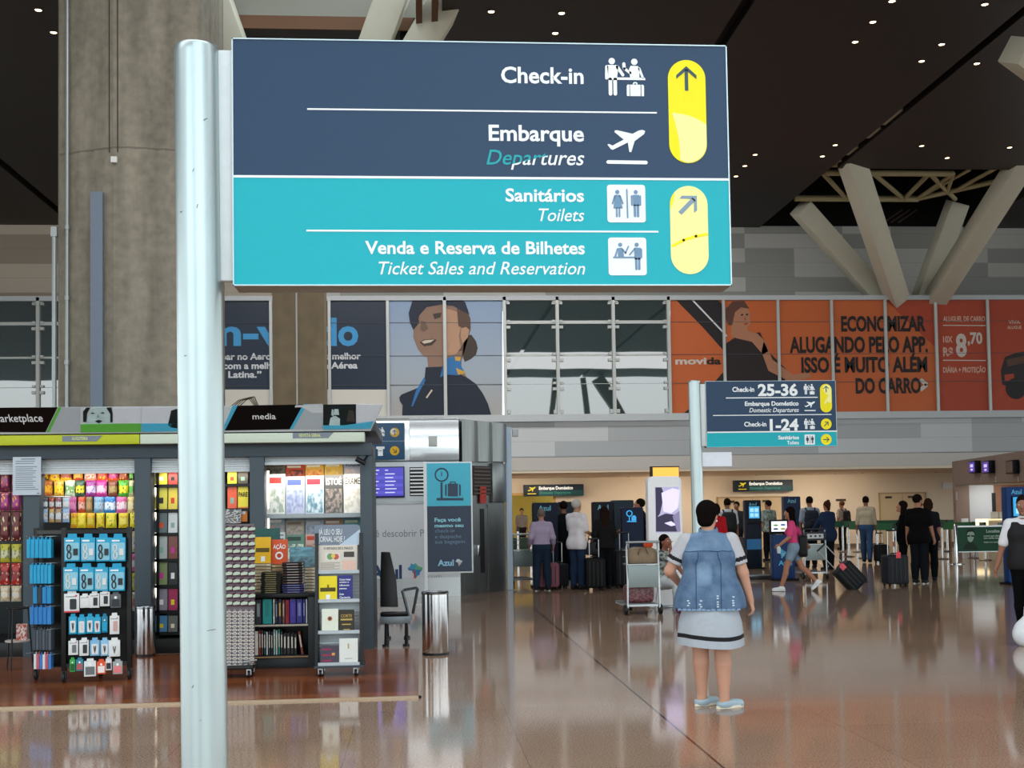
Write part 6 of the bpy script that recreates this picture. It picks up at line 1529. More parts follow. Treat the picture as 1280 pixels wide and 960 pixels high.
mb = MB(); vs = [(max(b0.x, x0) + .02, YBn + .36, b0.z), (b1.x, YBn + .36, b1.z), (b1.x - .02, YBn + .44, (b1.z + b2.z) / 2), (b2.x, YBn + .56, b2.z), (max(b3.x, x0) + .03, YBn + .56, b3.z), (max(b0.x, x0) + .02, YBn + .44, (b1.z + b2.z) / 2)]
mb.add(vs + [(x, y + .035, z) for x, y, z in vs], [tuple(range(5, -1, -1)), tuple(range(6, 12))] + [(i, (i + 1) % 6, (i + 1) % 6 + 6, i + 6) for i in range(6)]); mb.build('backrest', m_lea, bn, bevel=.008)
mb = MB(); a0, a1, a2, a3 = q(511, 770), q(503, 739), q(522, 738), q(516, 770)
mb.tube([(a0.x, YBn + .02, a0.z), (a1.x, YBn + .05, a1.z), (a1.x + .02, YBn + .05, a1.z + .012), (a2.x - .02, YBn + .3, a2.z + .012), (a2.x, YBn + .3, a2.z), (a3.x, YBn + .33, a3.z)], .018, 8); mb.build('armrest', mat('4f565a', .35, .6), bn, smooth=True)
for xx in (x1 - .05, x0 + .1):
    mb = MB(); mb.tube([(xx, YBn - .28, .02), (xx, YBn - .02, zse - .06), (xx, YBn + .38, zse - .06), (xx, YBn + .62, .02)], .018, 8); mb.cyl((xx, YBn - .28, 0), (xx, YBn - .28, .025), .04, 12); mb.cyl((xx, YBn + .62, 0), (xx, YBn + .62, .025), .04, 12); mb.build('leg_frame', mat('2a2d30', .35, .6), bn, smooth=True)
# ================================================================ HALL: steel block, totems, machines, counters, barriers
# ---- steel service block with welcome panel
YA = 22.1
A = lambda px, py, Y=YA: P(px, py, Y)
blk = thing('steel_service_block', 'brushed steel service block with a white welcome panel right of the kiosk', 'service block')
xA, xB = A(430, 600).x, A(574, 600).x
zA_t, zA_m, zA_l = A(545, 522).z, A(545, 577).z, A(545, 626).z
xC, yC = P(631, 600, 23.4).x, 23.4
m_wpan = mat('cfd6dc', .35); m_mir = mat('d4d9dc', .18, .85, noise=.03, scale=3); m_dst, N, L, B = nodemat('dark_brushed_steel')
tc = N.new('ShaderNodeTexCoord'); mp = N.new('ShaderNodeMapping'); mp.inputs['Scale'].default_value = (40, 40, .6); L.new(tc.outputs['Object'], mp.inputs[0]); nz = N.new('ShaderNodeTexNoise'); nz.inputs['Scale'].default_value = 2; L.new(mp.outputs[0], nz.inputs['Vector'])
rp = N.new('ShaderNodeValToRGB'); L.new(nz.outputs['Fac'], rp.inputs[0]); e = rp.color_ramp.elements; e[0].color = (*lin('64696a'), 1); e[1].color = (*lin('8e9393'), 1); L.new(rp.outputs[0], B.inputs['Base Color']); B.inputs['Metallic'].default_value = .85; B.inputs['Roughness'].default_value = .33
core = MB(); p = [(xA, YA + .03), (xB, YA + .03), (xC - .02, yC), (xC - .02, 27), (xA, 27)]; n = len(p); zt_ = zA_t - .02
core.add([(a, b, z) for z in (0, zt_) for a, b in p], [tuple(range(n - 1, -1, -1)), tuple(range(n, 2 * n))] + [(i, (i + 1) % n, (i + 1) % n + n, i + n) for i in range(n)]); core.build('body', m_dst, blk)
mb = MB()      # curved upper front
prof = [(zA_m, 0), (zA_m + .03, -.05), (zA_m + .2, -.07), (zA_t - .25, -.05), (zA_t - .05, -.02), (zA_t, .04)]
v = [(x, YA + .03 + d, z) for x in (xA, A(512, 540).x - .005) for z, d in prof]; k_ = len(prof); mb.add(v, [(i, i + 1, i + 1 + k_, i + k_) for i in range(k_ - 1)])
v = [(x, YA + .03 + d * 1.6, z) for x in (A(512, 540).x, xB) for z, d in prof]; mb.add(v, [(i, i + 1, i + 1 + k_, i + k_) for i in range(k_ - 1)])
mb.build('upper_panel', m_mir, blk, smooth=True)
mb = MB(); mb.box(xA, xB, YA, YA + .03, zA_l + .0, zA_m); mb.build('middle_panel', mat('c0c8cc', .3, .3), blk)
mb = MB(); mb.box(xA, xB + .0, YA - .015, YA + .03, zA_l - .05, zA_l + .01); mb.build('trim_rail', m_steel, blk)
mb = MB(); mb.box(xA, xB, YA, YA + .03, A(545, 722).z, zA_l - .05); mb.build('welcome_panel', m_wpan, blk)
mb = MB(); mb.box(xA, xB, YA, YA + .03, 0, A(545, 722).z); mb.build('kick_panel', mat('b9c0c2', .25, .5), blk)
mb = MB(); z0, z1 = A(520, 620).z, A(520, 584).z; x0, x1 = A(512, 600).x, A(530.5, 600).x
mb.box(x0, x1, YA - .004, YA, z0, z1, 0)
for i in range(8): zc = z0 + (i + .5) * (z1 - z0) / 8; mb.box(x0 + .01, x1 - .01, YA - .03, YA - .004, zc - .014, zc + .014, 1)
mb.build('vent', [mat('1c1f20', .5), mat('e3e8ea', .4)], blk)
mb = MB(); q = A(541, 552); mb.cbox((q.x, YA - .10, q.z), (.16, .04, .19)); mb.build('junction_box', mat('b9bfbb', .4), blk, bevel=.01)
for t, x0, x1, yb, cap, m in (('cê descobrir Por', 464.5, 541, 671.5, 8.6, mat('7f868c', .5)), ('Azul', 463, 502.5, 723.5, 16.5, mat('27436c', .5)), ('.com', 532.5, 552, 722.5, 4.5, mat('9aa3a8', .5))):
    a, b = A(x0, yb), A(x1, yb); mb = MB(); mb.text(t, a.x, b.x, a.z, cap * YA / FPX, YA - .001, 0, 0 if t[0] != 'A' else .04); mb.build('lettering', m, blk)
def brazil(mb, cx, cz, s, y):
    o = [(-.9, .35), (-.55, .6), (-.5, .95), (-.1, .8), (.1, 1.0), (.3, .75), (.55, .55), (1.0, .4), (.95, .1), (.65, -.2), (.6, -.5), (.3, -.65), (.15, -.95), (.05, -1.05), (-.15, -.8), (0, -.6), (-.2, -.3), (-.4, .05), (-.75, .05)]
    c = (0.05, .15)
    for i in range(len(o)):
        a, b = o[i], o[(i + 1) % len(o)]; mb.plate([(cx + s * c[0], cz + s * c[1]), (cx + s * a[0], cz + s * a[1]), (cx + s * b[0], cz + s * b[1])], y - .002, y, i * 5 // len(o))
BRM = [mat(h, .5) for h in ('4aa0c8', '6ab48a', '3c86b8', 'c8604a', '5a7ab0')]
mb = MB(); q = A(518.5, 713.5); brazil(mb, q.x, q.z, .145, YA - .001); mb.build('map_emblem', BRM, blk)
# angled right face: local frame u along the face, origin xB
fd_ = Vector((xC - xB, yC - YA, 0)); fl_ = fd_.length; fu = fd_.normalized(); fnn = Vector((fu.y, -fu.x, 0))
def face(px, py):
    r = Vector(ray(px, py)); o = Vector((0, 0, EYE)); p0 = Vector((xB, YA + .03, 0)); t = (p0 - o).dot(fnn) / r.dot(fnn); q = o + r * t; return (q - p0).dot(fu), q.z
def fbox(name, m, px0, px1, py0, py1, d0, d1, bev=.0, ribs=0):
    a, b = face(px0, py1), face(px1, py0); mb = MB(); mb.M = Matrix.Translation((xB, YA + .03, 0)) @ Matrix((fu, -fnn, Vector((0, 0, 1)))).transposed().to_4x4()
    mb.box(a[0], b[0], -d1, -d0, a[1], b[1])
    return mb.build(name, m, blk, bevel=bev)
for i, (a_, b_) in enumerate(((575, 594), (595, 612), (613, 630))): 
    l, h = face(a_, 577), face(b_, 527 + i * 2); mb = MB(); mb.M = Matrix.Translation((xB, YA + .03, 0)) @ Matrix((fu, -fnn, Vector((0, 0, 1)))).transposed().to_4x4()
    K = 10; mb.add([(l[0] + (h[0] - l[0]) * j / K, -.05 - .06 * sin(pi * j / K), z) for z in (l[1], h[1]) for j in range(K + 1)], [(j, j + 1, j + 2 + K, j + 1 + K) for j in range(K)]); mb.build('curved_panel', m_dst, blk, smooth=True)
fbox('vent', mat('2c2420', .5), 590, 611, 583, 619, 0, .02)
a, b = face(590, 619), face(611, 583)
for i in range(8):
    z = a[1] + (b[1] - a[1]) * (i + .5) / 8; mb = MB(); mb.M = Matrix.Translation((xB, YA + .03, 0)) @ Matrix((fu, -fnn, Vector((0, 0, 1)))).transposed().to_4x4(); mb.box(a[0] + .01, b[0] - .01, -.05, -.02, z - .012, z + .012); mb.build('louvre', mat('5a4f48', .4, .5), blk)
fbox('cabinet_panel', m_dst, 613, 629, 580, 628, 0, .06, .01)
fbox('door_panel', m_dst, 578, 609, 634, 738, 0, .015); fbox('door_panel', m_dst, 610, 630, 630, 738, 0, .02)
fbox('door_slot', mat('141414', .5), 600, 604, 636, 716, .015, .022); fbox('door_handle', m_chrome, 594.5, 597, 681, 695, .015, .06, .004); fbox('fire_sign', mat('b4362c', .5), 598, 605, 608, 629, .03, .05)
mb = MB(); a, b = P(632, 600, 23.45), P(639.5, 600, 23.45); mb.box(a.x, b.x, 23.40, 23.55, 0, P(635, 534, 23.45).z); ppost = tag(mb.build('pale_post', mat('a9bccd', .4), bevel=.01), 'pale blue grey square post at the right edge of the steel block', 'post')
mb = MB(); q = P(645, 541, 23.45); mb.cbox((q.x - .01, 23.5, q.z), (.12, .1, .15)); mb.build('clamp_box', mat('b0b6b8', .4), ppost, bevel=.01)
# wall sign and flight screen on the block
ws_ = thing('direction_sign', 'small navy sign with two yellow arrow discs on the steel block', 'sign')
Ys = YA - .12; a, b = P(455, 575, Ys), P(505.5, 528.5, Ys); mb = MB(); mb.box(a.x, b.x, Ys, Ys + .06, a.z, b.z); mb.build('panel', mat('2b5070', .4), ws_, bevel=.006)
mb = MB(); z = P(480, 551.5, Ys).z; mb.box(a.x, b.x, Ys - .002, Ys, z - .006, z + .006); mb.build('rule_line', mat('7f97ab', .5), ws_)
q = P(469, 534, Ys); mb = MB(); picto(mb, 'checkin', q.x, q.z, .175 / 313, Ys - .001, 0, .002); mb.build('pictogram', m_white, ws_)
q = P(475.5, 564, Ys); mb = MB(); mb.box(q.x - .075, q.x + .075, Ys - .003, Ys, q.z + .04, q.z + .085); mb.box(q.x - .045, q.x + .045, Ys - .003, Ys, q.z - .085, q.z + .045); mb.box(q.x - .03, q.x + .03, Ys - .005, Ys, q.z + .0, q.z + .01, 1); mb.build('pictogram', [m_white, m_navy], ws_)
for py, an, m in ((540.5, 0, 'c9a23a'), (563.5, -pi * .75, 'd8ab1c')):
    q = P(493.3, py, Ys); mb = MB(); mb.disc(q.x, q.z, .085, Ys - .003, Ys, 0, 24); arrow(mb, q.x, q.z, .05, an, Ys - .003, 1); 
    if an == 0: mb.disc(q.x - .02, q.z + .015, .055, Ys - .0045, Ys - .001, 2, 20)
    mb.build('arrow_disc', [mat(m, .5), mat('3a3a2c', .5), mat('dfe0d8', .5)], ws_)
fs_ = thing('flight_screen', 'violet flight information screen below the small navy sign', 'screen')
Yq = YA - .06; a, b = P(455, 622.5, Yq), P(505.5, 583, Yq); mb = MB(); mb.box(a.x, b.x, Yq, Yq + .058, a.z, b.z); mb.build('bezel', mat('2a2358', .4), fs_, bevel=.004)
mb = MB(); mb.box(a.x, b.x - .02, Yq - .003, Yq, a.z + .03, b.z - .02); mb.build('display', mat('4d4ab4', .3, emit=.55, noise=.05), fs_)
mb = MB()
for i in range(7):
    z = b.z - .075 - i * .068; 
    if i % 2 == 0 and i: mb.box(a.x + .02, b.x - .03, Yq - .004, Yq - .002, z - .02, z + .035, 1)
    for u0, u1 in ((.18, .38), (.52, .8 if i else .6)): mb.box(a.x + (b.x - a.x) * u0, a.x + (b.x - a.x) * (u1 - (i * 37 % 5) * .02), Yq - .006, Yq - .003, z, z + .018, 0)
mb.build('flight_rows', [mat('d0d0f0', .4, emit=.6), mat('5c5ac8', .4, emit=.5)], fs_)
# ---- flag sign of the self check in
YGs = 20.0
fg = thing('baggage_flag_sign', 'teal and navy flag sign with a luggage scale drawing on a white post', 'sign')
F_ = lambda px, py: P(px, py, YGs)
a, b = F_(533, 717), F_(590, 577); zs_ = F_(560, 632.5).z
mb = MB(); mb.box(a.x - .03, a.x + .02, YGs, YGs + .05, 0, b.z + .01); mb.lathe([(.22, 0), (.22, .012), (.05, .02)], (a.x, YGs + .02, 0), 24); mb.build('post', mat('dde2e4', .4), fg)
mb = MB(); mb.box(a.x, b.x, YGs + .005, YGs + .045, a.z, b.z); mb.build('frame', mat('d9e0e3', .4), fg, bevel=.004)
mb = MB(); mb.box(a.x + .025, b.x - .025, YGs, YGs + .006, zs_, b.z - .02); mb.build('teal_panel', mat('4cb6cf', .45), fg)
mb = MB(); mb.box(a.x + .025, b.x - .025, YGs, YGs + .006, a.z + .025, zs_); mb.build('navy_panel', mat('3b4659', .45), fg)
c9 = lambda x, y: (P(440 + x / 4.573, 510 + y / 4.573, YGs).x, P(440 + x / 4.573, 510 + y / 4.573, YGs).z)
mb = MB(); c = c9(512, 381); ring = [(c[0] + .105 * cos(2 * pi * i / 24), YGs - .006, c[1] + .105 * sin(2 * pi * i / 24)) for i in range(24)]; mb.tube(ring, .012, 6, closed=True)
flat(mb, c9(512, 425), c9(512, 515), .035, YGs - .006, YGs); flat(mb, c9(484, 521), c9(637, 521), .04, YGs - .006, YGs); flat(mb, c9(512, 365), c9(512, 390), .015, YGs - .006, YGs)
mb.plate([c9(548, 432), c9(605, 432), c9(605, 505), c9(548, 505)], YGs - .006, YGs); mb.plate([c9(532, 440), c9(541, 433), c9(541, 505), c9(532, 498)], YGs - .006, YGs); mb.plate([c9(612, 433), c9(622, 440), c9(622, 498), c9(612, 505)], YGs - .006, YGs)
mb.plate([c9(558, 432), c9(560, 420), c9(592, 420), c9(594, 432), c9(588, 432), c9(586, 425), c9(566, 425), c9(564, 432)], YGs - .006, YGs)
mb.build('scale_drawing', mat('3c4a60', .5), fg)
m_lt = mat('8fd0df', .5); m_dm = mat('6f8aa0', .5)
for t, x0, x1, yb, cap, m, bo in (('Faça você', 472, 622, 650, 22, m_lt, .03), ('mesmo seu', 472, 637, 682, 20, m_lt, .03), ('check-in', 475, 585, 712, 20, m_dm, 0), ('e despache', 475, 625, 745, 20, m_dm, 0), ('sua bagagem.', 475, 652, 775, 20, m_dm, 0), ('Azul', 490, 582, 902, 34, mat('8fc8e0', .5), .03)):
    p, q = c9(x0, yb), c9(x1, yb); mb = MB(); mb.text(t, p[0], q[0], p[1], cap / 4.573 * YGs / FPX, YGs - .001, 0, bo); mb.build('lettering', m, fg)
mb = MB(); c = c9(610, 882); brazil(mb, c[0], c[1], .06, YGs - .001); mb.build('map_emblem', [mat('c8d4d8', .5), mat('b8c4c8', .5), mat('a8b8c0', .5), mat('c0a8a0', .5), mat('b0b8c0', .5)], fg)

# ---- white advertising totem and the lit sign behind it
YT = 18.6
tt = thing('advertising_totem', 'white rounded advertising totem with a lit screen beside the luggage trolley', 'totem')
T_ = lambda px, py: P(px, py, YT)
a, b = T_(813, 775), T_(852, 595)
mb = MB(); mb.rrect(a.x, b.x, 0.03, b.z, .09, YT, YT + .22, 0, 8); mb.build('shell', mat('f0f2f4', .35), tt, bevel=.012)
mb = MB(); mb.box(a.x - .03, b.x + .03, YT - .08, YT + .3, 0, .03); mb.build('foot_plate', m_steel, tt, bevel=.005)
a, b = T_(819.5, 666), T_(848, 608.5); mb = MB(); mb.box(a.x, b.x, YT - .004, YT, a.z, b.z); sc_ = mb.build('display', mat('a9a4c4', .3, emit=.6, noise=.02), tt)
t_ = lambda x, y: (P(770 + x / 2.909, 580 + y / 2.909, YT).x, P(770 + x / 2.909, 580 + y / 2.909, YT).z)
mb = MB()
for pts, i in (([(143, 85), (165, 85), (175, 110), (160, 180), (145, 200)], 0), ([(145, 195), (180, 180), (215, 185), (225, 246), (145, 246)], 0), ([(165, 105), (205, 88), (232, 95), (225, 160), (200, 180), (172, 172)], 1), ([(172, 118), (225, 112), (225, 122), (172, 130)], 0), ([(175, 215), (200, 208), (222, 222), (200, 226)], 1), ([(205, 190), (230, 170), (234, 246), (222, 246)], 2)):
    mb.plate([t_(*p) for p in pts], YT - .007 - .001 * i, YT - .004, i)
mb.build('screen_image', [mat('3a3550', .4, emit=.25), mat('cfc6ec', .4, emit=.8), mat('8a84a8', .4, emit=.4)], sc_)
mb = MB(); q = T_(838, 676); mb.disc(q.x, q.z, .014, YT - .003, YT, 0); mb.build('sensor', m_blk, tt)
ob = thing('lit_counter_sign', 'small orange lit sign showing above the white totem', 'sign')
a, b = P(814, 597, 20.5), P(849, 584, 20.5); mb = MB(); mb.box(a.x, b.x, 20.5, 20.62, a.z - .02, b.z + .02); mb.build('housing', mat('2a1f18', .5), ob)
mb = MB(); mb.box(a.x + .03, b.x - .01, 20.495, 20.5, a.z, b.z); mb.build('light_face', mat('f0b04a', .4, emit=.9, noise=.1, scale=2), ob)
mb = MB(); mb.cyl(((a.x + b.x) / 2, 20.56, 0), ((a.x + b.x) / 2, 20.56, a.z), .03, 10); mb.lathe([(.16, 0), (.16, .015), (.04, .03)], ((a.x + b.x) / 2, 20.56, 0), 18); mb.build('post', m_steel, ob)

# ---- self check-in machines
m_nv = mat('111a2c', .45, spec=.15); m_nvd = mat('0b0e14', .45, spec=.15); m_nvb = mat('23406c', .4); m_cyn = mat('58b4dc', .4)
def machine(label, px0, px1, ytop, Y, screen=None, brand=True, name='check_in_machine', col=None, extra=None):
    t = thing(name, label, 'machine'); M = lambda px, py: P(px, py, Y); m0 = mat(col, .45, spec=.15) if col else m_nv
    a, b = M(px0, 700), M(px1, ytop); x0, x1, zt = a.x, b.x, b.z; w_ = x1 - x0
    mb = MB(); mb.rrect(x0, x1, .04, zt, .03, Y, Y + .22, 0); mb.build('body', m0, t, bevel=.008)
    mb = MB(); mb.box(x0 - .04, x1 + .04, Y - .12, Y + .32, 0, .04); mb.build('base', m_nvd, t, bevel=.006)
    if brand: mb = MB(); mb.text('Azul', x0 + w_ * .22, x0 + w_ * .72, zt - .16, .10, Y - .001, 0, .02); mb.build('lettering', mat('6fb0c8', .5), t)
    if screen:
        sx0, sy0, sx1, sy1, c, em = screen; p, q = M(sx0, sy1), M(sx1, sy0)
        mb = MB(); mb.box(p.x - .02, q.x + .02, Y - .03, Y, p.z - .02, q.z + .02); mb.build('screen_bezel', m_nvd, t); mb = MB(); mb.box(p.x, q.x, Y - .034, Y - .03, p.z, q.z); d = mb.build('display', mat(c, .3, emit=em), t)
        mb = MB(); n_ = 2
        for i in range(2):
            for j in range(2): mb.box(p.x + (q.x - p.x) * (.1 + .45 * i), p.x + (q.x - p.x) * (.45 + .45 * i), Y - .037, Y - .034, p.z + (q.z - p.z) * (.12 + .42 * j), p.z + (q.z - p.z) * (.42 + .42 * j))
        mb.build('screen_tiles', mat('9ad4ec' if c != 'e8ecf0' else '7aa08a', .3, emit=.8 if c != 'e8ecf0' else .3), d)
    if extra: extra(t, M, x0, x1, zt, Y)
    return t
machine('dark machine with a pale blue name behind the man in the lavender shirt', 667, 697, 628, 24.0)
machine('dark machine between the lavender shirt and the white shirt', 699, 722, 627, 25.9, None, False, col='1c2a33')
machine('black machine with a pale blue name behind the woman in black', 742, 768, 627, 24.2, None, True, col='0e131c')
machine('tall grey blue cabinet behind the black machine with the pale name', 766, 792, 625, 26.0, None, False, 'service_cabinet', '26343f')
def icon(t, M, x0, x1, zt, Y):
    d = lambda x, y: (M(630 + x / 4.8, 560 + y / 4.8).x, M(630 + x / 4.8, 560 + y / 4.8).z)
    mb = MB(); c = d(752, 393); mb.tube([(c[0] + .055 * cos(2 * pi * i / 20), Y - .004, c[1] + .055 * sin(2 * pi * i / 20)) for i in range(20)], .012, 6, closed=True)
    flat(mb, d(752, 412), d(752, 440), .02, Y - .004, Y); flat(mb, d(738, 441), d(795, 441), .02, Y - .004, Y); mb.plate([d(765, 436), d(765, 414), d(775, 404), d(785, 404), d(793, 414), d(793, 436)], Y - .004, Y); mb.build('luggage_icon', mat('3fa4e0', .4, emit=.6), t)
machine('navy bag drop machine with a bright blue luggage icon', 778, 804, 634, 23.9, None, False, 'bag_drop_machine', '14203a', icon)
def lower(t, M, x0, x1, zt, Y):
    p, q = M(x0, 686), M(934, 674); mb = MB(); mb.box(x0 + .02, x1 - .02, Y - .004, Y, M(940, 687).z, M(940, 674).z); mb.build('lower_panel', mat('2a78b4', .4), t)
    mb = MB(); mb.box(x0 + .02, x1 - .02, Y - .10, Y, M(940, 654).z, M(940, 651).z); mb.build('ledge', m_nvd, t)
machine('navy machine with a lit blue screen left of the patterned shirt', 933, 951, 625, 29.5, (936, 633, 948.5, 648, '3f9ccc', .8), True, extra=lower)
machine('tall navy totem with faint lettering behind the woman in pink', 981.5, 1000.5, 620.5, 30.5, None, True, 'check_in_totem', '22304c')
def front(t, M, x0, x1, zt, Y):
    mb = MB(); a, b = M(976, 706), M(986, 689); mb.text('Azul', M(973, 704).x, M(990, 704).x, M(980, 706.5).z, .10, Y - .001, 0, .03); mb.build('lettering', m_cyn, t)
    mb = MB(); brazil(mb, M(977, 692).x, M(977, 692).z, .10, Y - .001); mb.build('map_emblem', [m_cyn, mat('4a9cc0', .5), mat('6ab4d0', .5), m_cyn, mat('4a9cc0', .5)], t)
    a, b = M(962.5, 668), M(984.5, 649.5); mb = MB(); mb.box(a.x, b.x, Y - .02, Y + .08, a.z, b.z); mb.M = Matrix(); mb.build('monitor', m_nvd, t, bevel=.006)
    a, b = M(964, 664.5), M(983, 651.5); mb = MB(); mb.box(a.x, b.x, Y - .024, Y - .02, a.z, b.z); d = mb.build('display', mat('e8ecf0', .3, emit=.9), t)
    for (u, v, c) in ((.28, .62, '6aa85a'), (.75, .65, '4a6ab0'), (.28, .25, '2a3a6c'), (.75, .25, 'a8a04a')):
        mb = MB(); x = a.x + (b.x - a.x) * u; z = a.z + (b.z - a.z) * v; mb.disc(x, z, .055, Y - .027, Y - .024, 0, 16, .02); mb.build('screen_button', mat(c, .4, emit=.3), d)
machine('navy counter machine with a white touch screen in front of the woman in pink', 966.5, 993, 668, 24.7, None, False, 'counter_machine', '1d3a68', front)
sc2 = thing('baggage_scale', 'low dark baggage scale with a clear screen left of the counter machine', 'scale')
Yb_ = 25.3; B_ = lambda px, py: P(px, py, Yb_); a, b = B_(927, 728), B_(968, 720)
mb = MB(); mb.box(a.x, b.x, Yb_, Yb_ + .7, 0, b.z); mb.build('base', mat('2b2f33', .4), sc2, bevel=.01)
mb = MB(); mb.box(a.x + .05, b.x - .05, Yb_ + .05, Yb_ + .65, b.z, b.z + .015); mb.build('belt', m_steel, sc2)
mb = MB(); mb.box(B_(925, 700).x, B_(933.5, 700).x, Yb_ + .05, Yb_ + .35, 0, B_(930, 672).z); mb.build('side_post', mat('1a1e22', .4), sc2, bevel=.01)
m_clear = bpy.data.materials.new('clear_screen'); m_clear.use_nodes = True; q = m_clear.node_tree.nodes['Principled BSDF']; q.inputs['Transmission Weight'].default_value = 1; q.inputs['Roughness'].default_value = .02; q.inputs['IOR'].default_value = 1.1; q.inputs['Base Color'].default_value = (.8, .86, .86, 1)
mb = MB(); mb.box(B_(934, 700).x, B_(966, 700).x, Yb_ + .03, Yb_ + .04, b.z + .02, B_(950, 686).z); mb.build('clear_screen', m_clear, sc2)

# ---- hanging departure signs
def dep(label, px0, px1, py0, py1):
    t = thing('departures_sign', label, 'sign'); Y = 43.7; a, b = P(px0, py1, Y), P(px1, py0, Y); W_ = b.x - a.x; H_ = b.z - a.z
    mb = MB(); mb.box(a.x, b.x, Y, Y + .3, a.z, b.z); mb.build('housing', mat('1c2a38', .4), t, bevel=.01)
    mb = MB(); mb.box(a.x + W_ * .25, b.x, Y - .004, Y, a.z, a.z + H_ * .48); mb.build('lower_band', mat('1d4a50', .4), t)
    mb = MB(); picto(mb, 'plane', a.x + W_ * .06, b.z - H_ * .2, .30 / 305, Y - .002, 0, .004); mb.build('pictogram', mat('e0cc2a', .4, emit=.4), t)
    mb = MB(); mb.text('Embarque Doméstico', a.x + W_ * .25, a.x + W_ * .82, a.z + H_ * .56, H_ * .28, Y - .002, 0, .04); mb.build('lettering', mat('e8ece8', .4, emit=.5), t)
    mb = MB(); mb.text('Domestic Departures', a.x + W_ * .26, a.x + W_ * .78, a.z + H_ * .18, H_ * .22, Y - .006, 0, .01, .2); mb.build('lettering', mat('3aa49a', .4), t)
dep('dark departures sign above the yellow lit opening', 655, 729.5, 605, 620.5)
dep('dark departures sign right of the white sign pole', 918.5, 991, 599.5, 614.5)
mb = MB(); a, b = P(1179, 610, 43.9), P(1192, 603, 43.9); mb.box(a.x, b.x, 43.94, 44, a.z, b.z); tag(mb.build('wall_notice', mat('d8d8d8', .5)), 'small white notice high on the cream wall beside the brown counter block', 'notice')
for i, (x0, x1, y0) in enumerate(((897, 985, 620), (1100, 1157, 615))):
    a, b = P(x0, 690, 43.98), P(x1, y0, 43.98); mb = MB(); mb.box(a.x, b.x, 43.95, 44.0, 0, b.z); d = struct(mb.build('door_%d' % (i + 1), mat('c9b390', .5, noise=.03)))
    mb = MB(); mb.box(a.x, b.x, 43.92, 43.95, b.z - .05, b.z); mb.box(a.x, a.x + .05, 43.92, 43.95, 0, b.z); mb.box(b.x - .05, b.x, 43.92, 43.95, 0, b.z); mb.box((a.x + b.x) / 2 - .01, (a.x + b.x) / 2 + .01, 43.94, 43.95, 0, b.z); mb.build('door_frame', mat('a8916c', .5), d)
    for u in (.2, .68): mb = MB(); xx = a.x + (b.x - a.x) * u; mb.box(xx - .12, xx + .12, 43.9, 43.95, b.z - .22, b.z - .14); mb.build('door_closer', mat('3a3024', .5), d)
mb = MB(); a, b = P(1046, 626.5, 43.9), P(1058, 623.5, 43.9); mb.box(a.x, b.x, 43.95, 44, a.z, b.z); tag(mb.build('wall_plate', mat('40352a', .5)), 'small dark plate on the cream wall above the far traveller', 'plate')

# ---- brown check-in counter block at the right
cbk = thing('check_in_counter_block', 'brown check-in counter block with a lit white recess at the right edge', 'counter')
e0, e1 = P(1190, 577, 34.0), P(1300, 561, 26.3)
m_br = mat('7b6a60', .6, noise=.04); m_br2 = mat('8a7464', .6)
dd = Vector((e1.x - e0.x, e1.y - e0.y, 0)); dl = dd.length; du = dd.normalized(); dn = Vector((du.y, -du.x, 0))      # dn towards the hall
if dn.x > 0: dn = -dn
MT = Matrix.Translation((e0.x, e0.y, 0)) @ Matrix((du, -dn, Vector((0, 0, 1)))).transposed().to_4x4()
def cbx(name, m, u0, u1, d0, d1, z0, z1, bev=0, par=None):
    mb = MB(); mb.M = MT; mb.box(u0, u1, d0, d1, z0, z1); return mb.build(name, m, par or cbk, bevel=bev)
def uv(px, py, dep=0.):
    r = Vector(ray(px, py)); o = Vector((0, 0, EYE)); p0 = Vector((e0.x, e0.y, 0)) - dn * dep; t = (p0 - o).dot(dn) / r.dot(dn); q = o + r * t; return (q - p0).dot(du), q.z
zf0 = 2.08; zf1 = e0.z
cbx('fascia', m_br, 0, dl, 0, .25, zf0, zf1); cbx('roof', m_br2, 0, dl, .25, 4.5, zf0 + .05, zf1)
cbx('pillar', m_br, .0, .3, 0, .38, 0, zf0); cbx('end_wall', mat('c4ccd2', .5), .0, .1, .38, 1.12, 0, zf0); cbx('wood_panel', mat('8a6650', .5), .0, .12, 1.12, 4.5, 0, zf0); cbx('dark_slot', m_blk, .1, .14, 1.06, 1.16, 1.3, 1.85)
cbx('back_wall', mat('a8a09a', .5), .1, dl, 4.4, 4.5, 0, zf0)
YK = 31.8
k0, k1 = P(1232.5, 663, YK), P(1262, 648.5, YK)
mb = MB(); mb.box(k0.x + .06, k1.x + 3.0, YK, YK + .6, 0, k1.z - .03); ctr = mb.build('desk', mat('d4c4a8', .5), cbk, bevel=.01)
mb = MB(); mb.box(k0.x, k0.x + .06, YK - .02, YK + .6, .3, k1.z); mb.build('light_edge', mat('ffe2b0', .5, emit=1.8), ctr)
mb = MB(); mb.box(k0.x + .06, k1.x + 3.0, YK - .02, YK + .6, k1.z - .03, k1.z); mb.build('light_edge', mat('ffe2b0', .5, emit=1.2), ctr)
mb = MB(); q0 = P(1247, 662, YK); q1 = P(1256, 653, YK); mb.box(q0.x, q1.x, YK - .01, YK, q0.z, q1.z); mb.build('grey_inset', mat('8a98a0', .4), ctr)
